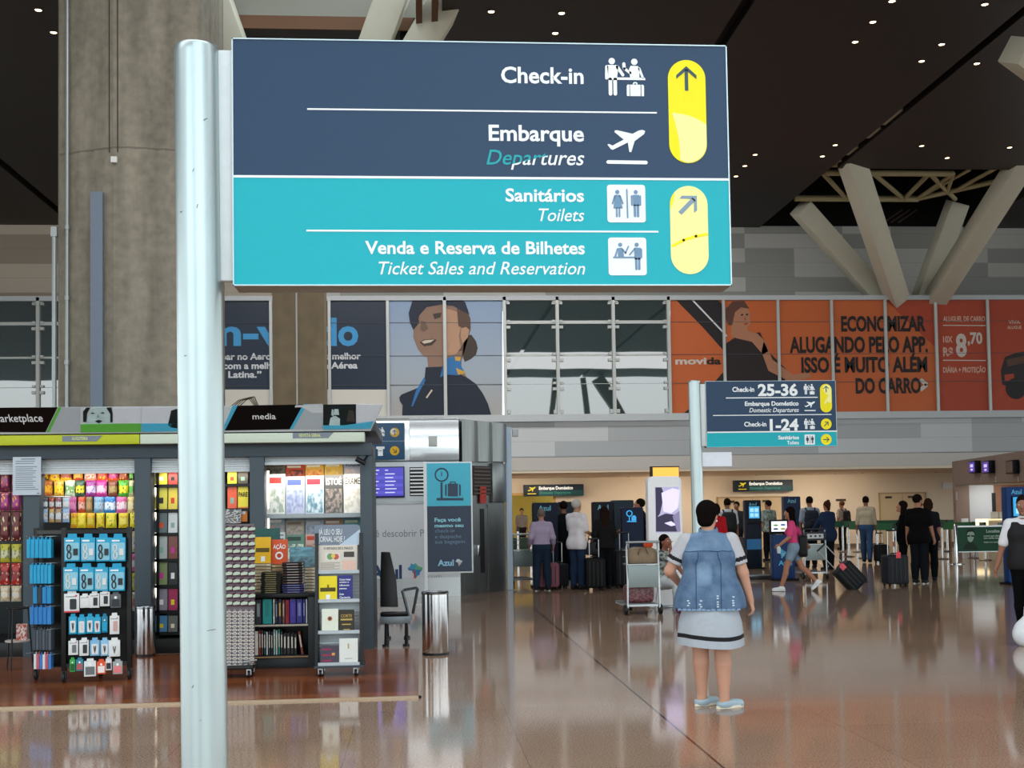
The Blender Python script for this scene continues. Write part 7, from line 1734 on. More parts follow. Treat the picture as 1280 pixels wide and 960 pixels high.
for px, c, tx in ((1222.5, '4a2f9a', 'AZ'), (1240, '4a2f9a', 'AZ'), (1270, '33211c', '')):
    u, z = uv(px, 584); w_ = .62; t = cbx('counter_screen', m_nvd, u - w_ / 2, u + w_ / 2, -.16, -.02, z - .16, z + .17, .01)
    cbx('display', mat(c, .3, emit=.6), u - w_ / 2 + .04, u + w_ / 2 - .04, -.165, -.16, z - .13, z + .14, 0, t); 
    if tx: cbx('screen_text', mat('c8c0f0', .3, emit=.8), u - .14, u + .14, -.168, -.165, z + .0, z + .08, 0, t); cbx('screen_text', mat('c8c0f0', .3, emit=.8), u - .1, u + .1, -.168, -.165, z - .09, z - .04, 0, t)
for px, t in ((1225.5, '1'), (1244, '2'), (1272, '3')):
    u, z = uv(px, 599); vs, fs, bb_, ch = glyphs(t, .02); mb = MB(); mb.M = MT; k_ = .12 / ch; mb.add([(u + v[0] * k_, -.002 - (.002 if v[2] > 0 else 0), z - .06 + v[1] * k_) for v in vs], fs); mb.build('counter_number', mat('c8c0b8', .5), cbk)
u, z = uv(1196, 620); cbx('paper_notice', mat('b0a8a4', .5), u - .08, u + .08, -.01, 0, z - .12, z + .12)
area('counter_recess_lamp', tuple(MT @ Vector((.9, .9, 2.05))), tuple(MT @ Vector((.3, .9, .8))), .8, 1.4, 22, (1, .95, .9))
for i, px in enumerate((1241, 1246.5, 1251)):
    q0 = P(px, 648, YK + .3); mb = MB(); mb.box(q0.x - .06, q0.x + .06, YK + .3, YK + .31, k1.z, k1.z + .2); mb.box(q0.x - .06, q0.x + .06, YK + .26, YK + .36, k1.z, k1.z + .01); tag(mb.build('leaflet_stand', mat('b8bcc0', .3)), 'pale leaflet stand on the lit counter, %s from the left' % ORD[i], 'leaflet stand', 'leaflet stands on the lit counter')
q0, q1 = P(1203, 664, 33), P(1210.5, 648, 33); mb = MB(); mb.box(q0.x, q1.x, 33, 33.05, 0, q1.z); tag(mb.build('white_board_panel', mat('d4d8dc', .5), bevel=.005), 'white free-standing board panel beside the brown pillar', 'board')

# blue totem at the right edge
machine('blue totem with a lit screen cut by the right picture edge', 1261, 1303, 608, 22.0, (1266, 621, 1297, 645, '2a94cc', .8), False, 'check_in_totem', '1c3c70', lambda t, M, x0, x1, zt, Y: (lambda mb: (mb.text('Azul', M(1264, 618).x, M(1277, 618).x, M(1264, 617.5).z, .085, Y - .001, 0, .02), mb.build('lettering', m_cyn, t)))(MB()))

# ---- chrome barrier posts with green belts
PO = [(1054, 690), (1061.5, 696), (1080, 698), (1097, 689), (1118, 700), (1169, 687), (1178.5, 699), (1184.5, 689.5), (1218, 698), (1232, 700.5), (1072, 690), (1206, 688), (1034, 691)]
PO.sort()
pr = thing('barrier_post', 'x', 'barrier post', (0, 0, 0), 0, 'chrome barrier posts with green belts')
mb = MB(); mb.lathe([(.17, 0), (.17, .012), (.12, .03), (.035, .04)], n=20); mb.build('base', mat('5a5550', .35, .8), pr, smooth=True)
mb = MB(); mb.lathe([(.034, .03), (.034, .9)], n=14); mb.build('pole', m_chrome, pr, smooth=True)
mb = MB(); mb.lathe([(.042, .88), (.045, .9), (.045, 1.02), (.03, 1.04)], n=14); mb.build('head', mat('2c3230', .4), pr, smooth=True)
PP = []
for i, (x, y) in enumerate(PO):
    q = G(x, y); lab = 'chrome barrier post with green belt, %s from the left in the far queue' % ORD[i]
    if i == 0: pr.location = q; pr['label'] = lab; PP.append(pr)
    else: PP.append(copy_thing(pr, q, 0, lab))
m_belt = mat('1f5a3a', .6, noise=.25, scale=25)
order = sorted(range(len(PO)), key=lambda i: (PO[i][1] + (PO[i][0] - 1050) * .012 > 694, PO[i][0]))
for a_, b_ in zip(order[:-1], order[1:]):
    A_2, B_2 = PP[a_].location, PP[b_].location
    d = B_2 - A_2
    if d.length < 8 and (PO[a_][1] > 694) == (PO[b_][1] > 694) or abs(d.y) < 2:
        mb = MB(); mb.beam(Vector((0, 0, .93)) + d.normalized() * .03, d + Vector((0, 0, .93)) - d.normalized() * .03, .01, .2); mb.build('belt', m_belt, PP[a_])
# rental banner barrier
lb_ = thing('banner_barrier', 'green rental banner with a portrait hung between two chrome posts', 'barrier')
Yl = 30.0; Lq = lambda px, py: P(px, py, Yl); a, b = Lq(1197, 689.5), Lq(1268, 658)
for x in (Lq(1195, 680).x, b.x + .05):
    mb = MB(); mb.lathe([(.2, 0), (.2, .015), (.05, .04)], (x, Yl, 0), 20); mb.lathe([(.05, .03), (.05, 1.0), (.03, 1.03)], (x, Yl, 0), 16); mb.build('post', m_chrome, lb_, smooth=True)
mb = MB(); mb.box(a.x, b.x, Yl - .02, Yl + .02, a.z, b.z); bnr = mb.build('banner', mat('174d36', .5, noise=.1), lb_)
mb = MB(); mb.box(a.x - .03, b.x + .03, Yl - .025, Yl + .025, b.z, b.z + .04); mb.box(a.x - .03, b.x + .03, Yl - .025, Yl + .025, a.z - .02, a.z); mb.build('rail', m_steel, lb_)
d7 = lambda x, y: (P(1060 + x / 5.818, 600 + y / 5.818, Yl).x, P(1060 + x / 5.818, 600 + y / 5.818, Yl).z)
mb = MB()
for pts, i in (([(835, 505), (850, 470), (875, 450), (905, 455), (930, 480), (940, 508)], 1), ([(862, 400), (870, 370), (890, 360), (910, 370), (917, 400), (905, 440), (888, 455), (870, 440)], 0), ([(858, 395), (865, 365), (890, 352), (915, 365), (920, 395), (905, 375), (870, 378)], 1), ([(862, 402), (884, 400), (884, 412), (864, 413)], 1), ([(892, 400), (916, 402), (914, 413), (892, 412)], 1)):
    mb.plate([d7(*p) for p in pts], Yl - .026 - .004 * i, Yl - .02, i)
mb.build('printed_portrait', [mat('9cb8a4', .5), mat('0f2c20', .5)], bnr)
for t, x0, x1, yb, cap in (('Localiza', 1003, 1100, 382, 22), ('pontos para diárias', 985, 1110, 412, 12), ('com tarifas baixas', 985, 1110, 428, 12), ('alugue com a gente', 985, 1095, 456, 10)):
    p, q = d7(x0, yb), d7(x1, yb); mb = MB(); mb.text(t, p[0], q[0], p[1], cap / 5.818 * Yl / FPX, Yl - .021, 0, .03); mb.build('lettering', mat('b8ccc0', .5), bnr)
mb = MB(); p = d7(1112, 378); mb.plate([d7(1112, 382), d7(1150, 382), d7(1155, 366), d7(1118, 366)], Yl - .024, Yl - .02); mb.build('yellow_mark', mat('8a9a3a', .5), bnr)
# wooden bench behind belts and two posts by the yellow opening
bw = MB(); a, b = P(1162, 664, 41.5), P(1192, 655, 41.5); bw.box(a.x, b.x, 41.5, 41.9, a.z + .1, b.z); 
for x in (a.x + .1, b.x - .1): bw.box(x - .04, x + .04, 41.55, 41.85, 0, a.z + .1)
tag(bw.build('wooden_counter', mat('8a6a4c', .5), bevel=.01), 'low brown wooden counter against the far cream wall', 'counter')
for i, (x, y) in enumerate(((648, 699), (664, 697))):
    copy_thing(pr, G(x, y), 0, 'chrome barrier post %s of the yellow lit opening' % ['in front', 'at the right side'][i])
for o in list(bpy.data.objects):
    if o.parent and o.parent.name.startswith('barrier_post') and o.parent.get('label', '').endswith('opening') and o.name.startswith('belt'): bpy.data.objects.remove(o)
gc = MB(); a, b = P(640, 690, 41.0), P(668, 672, 41.0); gc.box(a.x, b.x, 41.0, 41.5, 0, b.z); tag(gc.build('green_counter', mat('2f4a3a', .5), bevel=.02), 'dark green counter in the yellow lit opening', 'counter')
# ================================================================ PEOPLE AND LUGGAGE
def suitcase(label, loc, rz, w_, d, h, col, hand=.0, tilt=0., hcol=None, tagc=None, rx=0.):
    t = thing('suitcase', label, 'suitcase', loc, rz); t.rotation_euler = (rx, tilt, rz)
    m = mat(col, .5, noise=.08, spec=.12)
    mb = MB(); mb.rrect(-w_ / 2, w_ / 2, .05, h, .05, -d / 2, d / 2); mb.build('shell', m, t, bevel=.025, seg=3)
    mb = MB()
    for i in range(4): x = -w_ / 2 + w_ * (i + 1) / 5; mb.box(x - .008, x + .008, -d / 2 - .006, -d / 2 + .01, .1, h - .06)
    mb.build('rib', mat('15171a', .4), t)
    for i in (-1, 1):
        for j in (-1, 1): mb = MB(); mb.cyl((i * (w_ / 2 - .05) - .012, j * (d / 2 - .04), .027), (i * (w_ / 2 - .05) + .012, j * (d / 2 - .04), .027), .027, 14); mb.build('wheel', m_blk, t, smooth=True)
    mb = MB(); mb.tube([(-.08, 0, h - .01), (-.07, 0, h + .025), (.07, 0, h + .025), (.08, 0, h - .01)], .012, 8); mb.build('grab_handle', m_blk, t, smooth=True)
    if hand:
        mb = MB()
        for i in (-1, 1): mb.cyl((i * .09, d * .3, h - .05), (i * .09, d * .3, h + hand), .009, 8)
        mb.build('telescopic_handle', mat(hcol or 'b8bcc0', .3, .7), t, smooth=True); mb = MB(); mb.cyl((-.105, d * .3, h + hand), (.105, d * .3, h + hand), .016, 10); mb.build('grip', m_blk, t, smooth=True)
    if tagc: mb = MB(); mb.box(-.05, .05, -d / 2 - .012, -d / 2 - .004, h - .06, h + .05); mb.cbox((0, -d / 2, h + .06), (.03, .03, .04)); mb.build('luggage_tag', mat(tagc, .5), t, bevel=.004)
    return t
def backpack(label, info, col, scale=1.):
    """a backpack worn on a person's back"""
    t = thing('backpack', label, 'backpack'); root, J = info; s = J['s'] * scale; t.location = root.location; t.rotation_euler = root.rotation_euler
    U = J['U']; q = Sdf(); m = mat(col, .7, noise=.12, bump=.1)
    q.cap(U(-.08, -.21, 1.33), U(.08, -.21, 1.33), .085 * s, None, .04, .8); q.cap(U(-.09, -.22, 1.05), U(.09, -.22, 1.05), .10 * s, None, .06, .8); q.cap(U(-.085, -.215, 1.2), U(.085, -.215, 1.2), .095 * s, None, .06, .8)
    mesh_obj('bag_body', [q.mesh(.012)], m, t)
    q = Sdf(); q.cap(U(-.05, -.30, 1.06), U(.05, -.30, 1.06), .06 * s, None, .03, .6); q.cap(U(-.05, -.29, 1.14), U(.05, -.29, 1.14), .055 * s, None, .03, .6); mesh_obj('front_pocket', [q.mesh(.012)], m, t)
    for i in (1, -1):
        mb = MB(); mb.tube([U(i * .09, -.14, 1.38), U(i * .115, -.05, 1.475), U(i * .12, .06, 1.46), U(i * .125, .15, 1.3), U(i * .15, .08, 1.1), U(i * .13, -.14, 1.03)], .018 * s, 8); mb.build('strap', m, t, smooth=True)
    return t
def at(px, py): q = G(px, py); return (q.x, q.y, 0)
# ---- woman in the denim waistcoat (nearest figure)
loc = at(890, 884.5); RZ = -.28
m_tee = mat('b4b6bc', .85, noise=.06, scale=40, spec=.05); 
st = dict(fem=1, fat=1.2, sw=1.34, vox=.009, skin='bf917a', hair='bob0', hcol='14100f', hyaw=-.35, bottom=None, top=None, shoe='9db2bd', sole='d8d2c0', lowshoe=1,
          hands={1: (.36, .05, .84), -1: (-.25, .22, 1.03)}, ehint={1: (.5, -1, 0), -1: (-.8, -.6, -.6)}, grip={1: .9, -1: .8}, feet={1: (.105, .0, .085, .95, 0), -1: (-.085, .08, .085, .8, 0)}, twist=.05)
root, J = person('woman in a denim waistcoat and grey dress standing with her back to the camera', loc, RZ, 1.60, st)
s = J['s']; U = J['U']; HM = J['HM']; hp = J['hp']; hs = s
# hair gathered low, close to the head
for o in list(root.children):
    if o.name.startswith('hair'): bpy.data.objects.remove(o)
q = Sdf(); q.ell(hp(0, -.022, .04), Vector((.092, .108, .098)) * hs, .02, HM); q.ell(hp(0, -.06, -.04), Vector((.07, .06, .06)) * hs, .03, HM); q.plane(hp(0, .05, .03), HM @ Vector((0, 1, -.5))); q.plane(hp(0, 0, -.085), (0, .1, -1)); mesh_obj('hair', [q.mesh(.007)], mat('120e0d', .85, noise=.3, scale=60, bump=.3, spec=.02), root)
# grey T-shirt dress: sleeves with a black band
m_band = mat('17181c', .8)
q = Sdf()
for i in (1, -1):
    q.cap(J['sh'][i] + Vector((-i * .02, 0, .0)), J['sh'][i].lerp(J['el'][i], .80), .073 * s, .072 * s, .02)
    d = (J['el'][i] - J['sh'][i]).normalized()
sleeve = []
for i in (1, -1):
    q = Sdf(); d = (J['el'][i] - J['sh'][i]).normalized(); q.cap(J['sh'][i] - Vector((i * .02, 0, 0)), J['el'][i], .074 * s, .070 * s, .02); q.plane(J['sh'][i].lerp(J['el'][i], .72), d); A0, D0 = J['sh'][i].copy(), d.copy(); L0 = (J['el'][i] - J['sh'][i]).length
    mesh_obj('sleeve', [q.mesh(.008)], [m_tee, m_band], root, lambda c, A0=A0, D0=D0, L0=L0: ((((c - np.array(A0)) @ np.array(D0)) / L0 > .50) & (((c - np.array(A0)) @ np.array(D0)) / L0 < .62)))
mb = MB(); n = 40      # skirt with a black band
prof = [(.72, .245, .185), (.735, .247, .187), (.62, .25, .195), (.52, .255, .2), (.50, .256, .2), (.475, .257, .2), (.44, .258, .202), (.405, .26, .205)]
prof = [(.92, .185, .135), (.84, .22, .155), (.72, .25, .19), (.625, .257, .196), (.59, .259, .198), (.525, .262, .2), (.527, .25, .19)]
z0 = [p[0] for p in prof]
vs = []; fs = []
for j, (z, rx, ry) in enumerate(prof):
    for k in range(n):
        a = 2 * pi * k / n; wv = 1 + (.025 * sin(6 * a + 1) + .015 * sin(11 * a)) * (.92 - z) / .4; vs.append((rx * s * 1.06 * wv * cos(a), (-.01 + ry * wv * 1.06 * sin(a)) * s, z * s + .012 * sin(2 * a + .5) * (j > 2)))
for j in range(len(prof) - 1):
    for k in range(n): mb.add([], [], 0); fs.append((j * n + k, j * n + (k + 1) % n, (j + 1) * n + (k + 1) % n, (j + 1) * n + k))
mb.v = [Vector(v) for v in vs]; mb.f = [list(f_) for f_ in fs] + [list(range(n))]; mb.m = [1 if j == 3 else 0 for j in range(len(prof) - 1) for k in range(n)] + [0]
m_skirt = mat('a9b1ba', .85, noise=.08, scale=30, spec=.05); sk = mb.build('skirt', [m_skirt, m_band], root, smooth=True)
# denim waistcoat
m_den, N, L, B = nodemat('washed_denim')
tc = N.new('ShaderNodeTexCoord'); nz = N.new('ShaderNodeTexNoise'); nz.inputs['Scale'].default_value = 220; L.new(tc.outputs['Object'], nz.inputs['Vector'])
n2 = N.new('ShaderNodeTexNoise'); n2.inputs['Scale'].default_value = 11; n2.inputs['Detail'].default_value = 5; L.new(tc.outputs['Object'], n2.inputs['Vector'])
sep = N.new('ShaderNodeSeparateXYZ'); L.new(tc.outputs['Object'], sep.inputs[0])
ex = mth('DIVIDE', mth('ADD', sep.outputs[0], .035 ), .07); ez = mth('DIVIDE', mth('SUBTRACT', sep.outputs[2], 1.14 * s), .10); rr = mth('ADD', mth('POWER', mth('ABSOLUTE', ex), 3.0), mth('POWER', mth('ABSOLUTE', ez), 3.0))
worn = mth('MAXIMUM', mth('SUBTRACT', 1.0, rr), 0); yoke = mth('GREATER_THAN', sep.outputs[2], 1.325 * s)
fac = mth('ADD', mth('ADD', mth('MULTIPLY', worn, .38), mth('MULTIPLY', yoke, .14)), mth('ADD', mth('MULTIPLY', nz.outputs['Fac'], .35), mth('MULTIPLY', n2.outputs['Fac'], .5)))
rp = N.new('ShaderNodeValToRGB'); L.new(fac, rp.inputs[0]); e = rp.color_ramp.elements; e[0].position = .2; e[0].color = (*lin('24446a'), 1); e[1].position = 1.0; e[1].color = (*lin('8aa8c4'), 1); L.new(rp.outputs[0], B.inputs['Base Color']); B.inputs['Roughness'].default_value = .85
q = Sdf(); F_ = 1.12
q.cap(U(-.075, -.0, 1.27), U(.075, 0, 1.27), (.125 * F_ + .026) * s, None, .06, .8); q.cap(U(-.05, 0, 1.08), U(.05, 0, 1.08), (.112 * F_ + .03) * s, None, .06, .86)
for i in (1, -1): q.cap(U(0, -.012, 1.44), U(i * .155, -.005, 1.402), .072 * s, .066 * s, .04)
q.cap(U(-.075, -.01, .98), U(.075, -.01, .98), .172 * s, None, .08, .86); q.cap(U(-.11, -.01, .86), U(.11, -.01, .86), .195 * s, None, .08, .92)
q.plane(U(0, 0, 1.475), (0, .35, 1)); q.plane(Vector((0, 0, .842 * s)), (0, 0, -1))
for i in (1, -1): q.plane(U(i * .205, 0, 1.3), (i, 0, .18 )) if False else None
vest = mesh_obj('denim_waistcoat', [q.mesh(.009)], m_den, root)
mb = MB(); cc = U(0, -.005, 1.478); mb.M = Matrix.Translation(cc) @ Matrix.Rotation(.28, 4, 'X'); mb.lathe([(.078 * s, -.01), (.088 * s, -.012), (.080 * s, .035), (.070 * s, .04), (.068 * s, .0)], n=26, sy=.95); mb.build('collar', m_den, vest, smooth=True)
def onback(x, z):      # find the back surface of the waistcoat
    best = None
    for v in vest.data.vertices:
        if v.co.y < 0:
            d_ = abs(v.co.x - x) + abs(v.co.z - z)
            if best is None or d_ < best[0]: best = (d_, v.co.copy())
    return best[1]
m_sti = mat('1f3a5c', .9); m_fray = mat('c4d2de', .9)
for xs_ in (-.10, .10):
    pts = []
    for k in range(10): c = onback(xs_ * (1.05 if k < 8 else .8) * s, (.855 + .052 * k) * s); c.y -= .002; pts.append(c)
    mb = MB(); mb.tube(pts, .0022, 5); mb.build('seam', m_sti, vest)
pts = [onback((-.2 + .04 * k) * s, 1.325 * s) + Vector((0, -.002, 0)) for k in range(11)]; mb = MB(); mb.tube(pts, .0028, 5); mb.build('seam', m_sti, vest)
for xs_, z_, n_ in ((-.17, .905, 3), (-.07, .89, 4), (.075, .92, 5), (.2, .92, 4)):
    for k in range(n_):
        c = onback((xs_ + .004 * (k % 2)) * s, (z_ + (k - n_ / 2) * .022) * s); mb = MB(); mb.cbox((c.x, c.y - .002, c.z), (.016, .004, .010)); mb.build('fray', m_fray, vest)
for k in range(13):
    c = onback((-.24 + .04 * k) * s, .845 * s); mb = MB(); mb.cbox((c.x, c.y, c.z - .006), (.03, .008, .014)); mb.build('frayed_hem', mat('7f9fc0', .9), vest)
mb = MB(); e_ = hp(.08, -.005, -.045); mb.ell(e_, (.006, .006, .009), 8); mb.build('earring', m_white, root)

# ---- queue at the left machines
person('grey haired man in a lavender shirt and navy trousers at the left machine', at(678, 738.5), .05, 1.57, dict(hair='short', hcol='6a6258', top=('9c8fa6', 1.95, .98), bottom=('trousers', '1d2a3a'), skin='a07864', shoe='1a1a1c', sole='b8b8b8', fat=1.08, hands={1: (.27, .12, .93), -1: (-.25, .1, .95)}, feet={1: (.13, 0, .085, -.3, 0), -1: (-.13, 0, .085, .3, 0)}))
person('white haired man in an untucked white short-sleeved shirt and jeans', at(722, 737), -.75, 1.75, dict(hair='short', hcol='b8b4ae', top=('d8d4d8', .85, .78), collar='d8d4d8', bottom=('trousers', '223148'), skin='b08468', fat=1.06, hands={1: (.14, .28, 1.06), -1: (-.16, .3, 1.06)}, hpit=-.15))
person('long haired woman in black with a shoulder bag at the machine', at(757, 736), .1, 1.60, dict(fem=1, hair='long', hcol='241813', top=('1a1a1b', 1.2, .86), bottom=('trousers', '101216'), skin='a5705a', hands={1: (.2, .25, 1.05), -1: (-.26, .12, 1.0)}))
t = thing('shoulder_bag', 'black shoulder bag hanging at the left side of the woman in black', 'bag', (at(741, 736)[0] , at(741, 736)[1] - .08, .66))
mb = MB(); mb.rrect(-.15, .15, 0, .24, .05, -.06, .06); mb.build('bag_body', mat('0f1012', .5), t, bevel=.02); mb = MB(); mb.tube([(-.1, 0, .22), (-.06, 0, .42), (.02, .0, .47), (.09, 0, .42), (.1, 0, .22)], .009, 6); mb.build('strap', mat('0f1012', .5), t, smooth=True)
person('dark clothed man half hidden between the lavender and white shirts', at(706, 731), .1, 1.72, dict(hair='short', top=('16181c', 1.95, .9), bottom=('trousers', '121418'), skin='8a6250', shoe='d0d0d0', sole='d0d0d0'))
person('man in a black T-shirt leaning over the bag drop machine', at(806, 728), 1.2, 1.76, dict(hair='short', hcol='14140f', top=('101012', .75, .9), bottom=('trousers', '15181c'), skin='b07860', hands={1: (.05, .42, 1.12), -1: (-.15, .4, 1.12)}, hpit=-.35, lean=.1))
person('small distant clerk in a grey shirt in the yellow lit opening', (P(652, 640, 45.2).x, 45.2, 0), pi, 1.62, dict(hair='short', top=('77706c', .8, .9), bottom=('trousers', '1a1618'), skin='8a6250', vox=.016))
# suitcases by the queue
suitcase('dusty pink suitcase standing between the legs of the man in lavender', at(686, 737), 0, .40, .25, .52, '7c4a58', .0)
suitcase('dark suitcase with a white handle right of the man in lavender', at(699, 735), .2, .34, .24, .48, '23262b', .42, 0, 'd8d8d8')
suitcase('black suitcase with two raised chrome rails left of the woman in black', at(744, 738), 0, .38, .26, .62, '0f1012', .36, 0, 'd4d8dc')
suitcase('black suitcase with raised rails between the woman in black and the trolley', at(782, 735), 0, .42, .28, .74, '121316', .34, 0, 'c4c8cc')
# ---- luggage trolleys
def trolley(label, loc, rz, sc=1., sign=False):
    t = thing('luggage_trolley', label, 'trolley', loc, rz)
    m_f = mat('aeb4b8', .3, .8); 
    for i in (-1, 1):
        mb = MB(); mb.tube([(i * .24, 0, .1), (i * .235, 0, .5), (i * .235, .04, .98), (i * .22, .02, 1.06)], .015, 8); mb.build('frame_tube', m_f, t, smooth=True)
        mb = MB(); mb.tube([(i * .24, 0, .13), (i * .26, .45, .13), (i * .22, .85, .12)], .015, 8); mb.build('frame_tube', m_f, t, smooth=True)
    mb = MB(); mb.cyl((-.25, .0, 1.06), (.25, .0, 1.06), .018, 10); mb.build('push_handle', m_f if not sign else mat('2a3034', .4), t, smooth=True)
    mb = MB(); mb.box(-.225, .225, -.012, .006, .40, .72); mb.build('back_panel', mat('8f9c9c', .4, .2), t, bevel=.004)
    mb = MB(); 
    for z in (.74, .84, .94): mb.cyl((-.235, .28, z), (.235, .28, z), .007, 6)
    for i in (-1, 1):
        for z in (.74, .94): mb.cyl((i * .235, 0, z), (i * .235, .28, z), .007, 6)
    mb.box(-.23, .23, .0, .28, .725, .74); mb.build('hand_basket', m_f, t)
    mb = MB()
    for k in range(5): mb.cyl((-.24, .12 + k * .17, .15), (.24, .12 + k * .17, .15), .01, 6)
    mb.box(-.24, .24, .02, .1, .12, .15); mb.build('load_deck', m_f, t)
    for i in (-1, 1):
        mb = MB(); mb.cyl((i * .26 - .02, .05, .075), (i * .26 + .02, .05, .075), .075, 18); mb.build('wheel', m_blk, t, smooth=True)
    mb = MB(); mb.cyl((-.02, .85, .06), (.02, .85, .06), .06, 16); mb.build('wheel', m_blk, t, smooth=True)
    if sign:
        mb = MB(); mb.box(-.23, .23, -.02, 0, .82, 1.0); a_ = mb.build('advert_plate', mat('23282c', .4), t); mb = MB(); mb.text('LOCAR', -.18, .18, .87, .08, -.021, 0, .03) if False else mb.box(-.18, .18, -.022, -.02, .86, .96); mb.build('advert_face', mat('c8cccc', .5), a_)
        for u in (-.1, 0, .1): mb = MB(); mb.box(u - .02, u + .025, -.024, -.022, .89, .93); mb.build('advert_mark', mat('3a4044', .5), a_)
    return t
trl = at(805, 768.5)
trolley('steel luggage trolley with a brown bag in its basket behind the denim waistcoat', trl, .06)
t = thing('duffel_bag', 'tan brown duffel bag lying in the basket of the front trolley', 'bag', (trl[0] + .01, trl[1] + .14, .742), .06)
q = Sdf(); q.cap((-.12, 0, .13), (.12, 0, .12), .115, None, .04, .85); q.cap((-.13, 0, .06), (.13, 0, .06), .1, None, .05, .9); q.plane((0, 0, 0), (0, 0, -1)); mesh_obj('bag_body', [q.mesh(.01)], mat('8a7862', .8, noise=.25, scale=14, bump=.2), t)
mb = MB(); mb.tube([(-.08, -.1, .13), (-.06, -.12, .22), (.03, -.11, .24), (.07, -.1, .14)], .01, 8); mb.build('strap', mat('6a5a46', .8), t, smooth=True)
mb = MB(); mb.ell((0, 0, .05), (.075, .05, .05), 12); tag(mb.build('neck_pillow', mat('d8532c', .8, bump=.1), None, smooth=True, loc=(trl[0] + .11, trl[1] + .14, .965)), 'orange cloth bundle on top of the tan duffel bag', 'bundle')
m_flo = cover_mat('3a1c22', '8a4a50', 9, 9); m_flo2 = cover_mat('1f2030', '7a4a6a', 10, 8)
for i, (dx, dy, w_, h, m, lab, rz) in enumerate(((-.02, .32, .42, .26, m_flo, 'dark red patterned bag lying on the deck of the front trolley', .06), (.66, .10, .30, .28, m_flo2, 'dark floral bag standing on the floor right of the front trolley', -.4))):
    t = thing('travel_bag', lab, 'bag', (trl[0] + dx, trl[1] + dy, .162 if i == 0 else 0), rz); mb = MB(); mb.rrect(-w_ / 2, w_ / 2, 0, h, .06, -.13, .13); mb.build('bag_body', m, t, bevel=.03, seg=3); mb = MB(); mb.tube([(-.1, 0, h - .01), (-.07, 0, h + .06), (.07, 0, h + .06), (.1, 0, h - .01)], .012, 8); mb.build('handle', m_blk, t, smooth=True)
# seated girl beside the trolley
gq = at(829, 770); gx, gy = P(831, 700, 18.05).x, 18.05
st_ = thing('folding_stool', 'small white folding stool under the seated girl', 'stool', (gx, gy, 0))
mb = MB(); mb.box(-.18, .18, -.15, .15, .36, .39); mb.build('seat', mat('c9ced0', .5), st_, bevel=.01)
for i in (-1, 1):
    mb = MB(); mb.cyl((i * .16, -.14, 0), (i * .16, .14, .37), .011, 8); mb.cyl((i * .14, .14, 0), (i * .14, -.14, .37), .011, 8); mb.build('leg', mat('d4d8da', .4), st_, smooth=True)
m_camo = cover_mat('3c4a48', 'a8b0a8', 21, 7)
person('girl in a patterned top sitting by the trolley, hand to her mouth', (gx, gy, 0), pi + .6, 1.52, dict(fem=1, hair='ponytail', hcol='17110e', hip=.50, skin='8a5a48', top=('x', .7, .95, m_camo), bottom=('trousers', 'c8ced2'), shoe='b8b8bc', sole='c8c8c8', vox=.011,
    hands={1: (.03, .17, 1.53), -1: (-.16, .34, 1.0)}, ehint={1: (.6, .3, -1), -1: (-.6, -.6, -.6)}, feet={1: (.10, .36, .085, 0, 0), -1: (-.10, .40, .085, 0, 0)}, khint={1: (.15, .6, 1), -1: (-.15, .6, 1)}, hyaw=.1, hpit=-.1))
# ---- behind the denim waistcoat
i8 = person('man in a white shirt with a black backpack right of the denim waistcoat', at(911, 713), -.1, 1.76, dict(hair='short', top=('c4c8cc', .85, .9), collar='c4c8cc', bottom=('trousers', '17191d'), skin='8a6250'))
backpack('large black backpack on the man in the white shirt', i8, '121417', 1.1)
person('far man in dark clothes peeping out beyond the black backpack', at(922.5, 702), pi - .6, 1.70, dict(hair='short', top=('26282c', 1.9, .9), bottom=('trousers', '1a1c20'), skin='8a6048'))
person('person in a red top mostly hidden behind the head of the nearest woman', at(897, 728), -.5, 1.62, dict(fem=1, hair='bob', top=('b01f28', 1.9, .88), bottom=('trousers', '202226'), skin='9a6a54'))
person('man in a pale green patterned shirt and dark trousers seen from behind', at(962, 701), .25, 1.72, dict(hair='short', top=('x', .85, .84, cover_mat('8a968c', '5a6a64', 31, 9)), bottom=('trousers', '14161a'), skin='9a6a54', hyaw=.4))
# pink walker
pk = at(993, 739); pkrz = 1.25
ip = person('young woman in a pink top and denim shorts walking left with a suitcase', pk, pkrz, 1.56, dict(fem=1, hair='long', hcol='140f0e', top=('d24a7c', .85, 1.02), bottom=('shorts', '7c93a6'), skin='a5745c', shoe='d8dcde', sole='e4e6e8',
    hands={1: (.30, -.30, .93), -1: (-.26, .26, 1.0)}, feet={1: (.09, -.44, .20, 0, .75), -1: (-.08, .26, .085, 0, 0)}, grip={1: 1.3, -1: 1.1}, hip=.90, lean=.06, vox=.011))
pj = ip[1]; MW = Matrix.Translation(pk) @ Matrix.Rotation(pkrz, 4, 'Z')
hw_ = MW @ (pj['wr'][1]); 
t = thing('tote_bag', 'black bag hanging at the hip of the woman in pink', 'bag', (hw_.x - .12, hw_.y - .16, .62), 1.2); mb = MB(); mb.rrect(-.17, .17, 0, .40, .08, -.07, .07); mb.build('bag_body', mat('121214', .6), t, bevel=.03, seg=3); mb = MB(); mb.tube([(-.1, 0, .38), (-.06, .02, .60), (.04, .03, .62), (.1, 0, .38)], .012, 8); mb.build('strap', mat('121214', .6), t, smooth=True)
hl = MW @ pj['wr'][-1]; mb = MB(); mb.lathe([(.03, 0), (.038, .09), (.036, .1), (.012, .13), (.012, .15)], n=14); tag(mb.build('water_bottle', mat('c4d4d8', .3), None, smooth=True, loc=(hl.x - .02, hl.y, hl.z - .15)), 'small pale bottle in the hand of the woman in pink', 'bottle')
sb_ = P(1046, 724, pk[1] + .1)
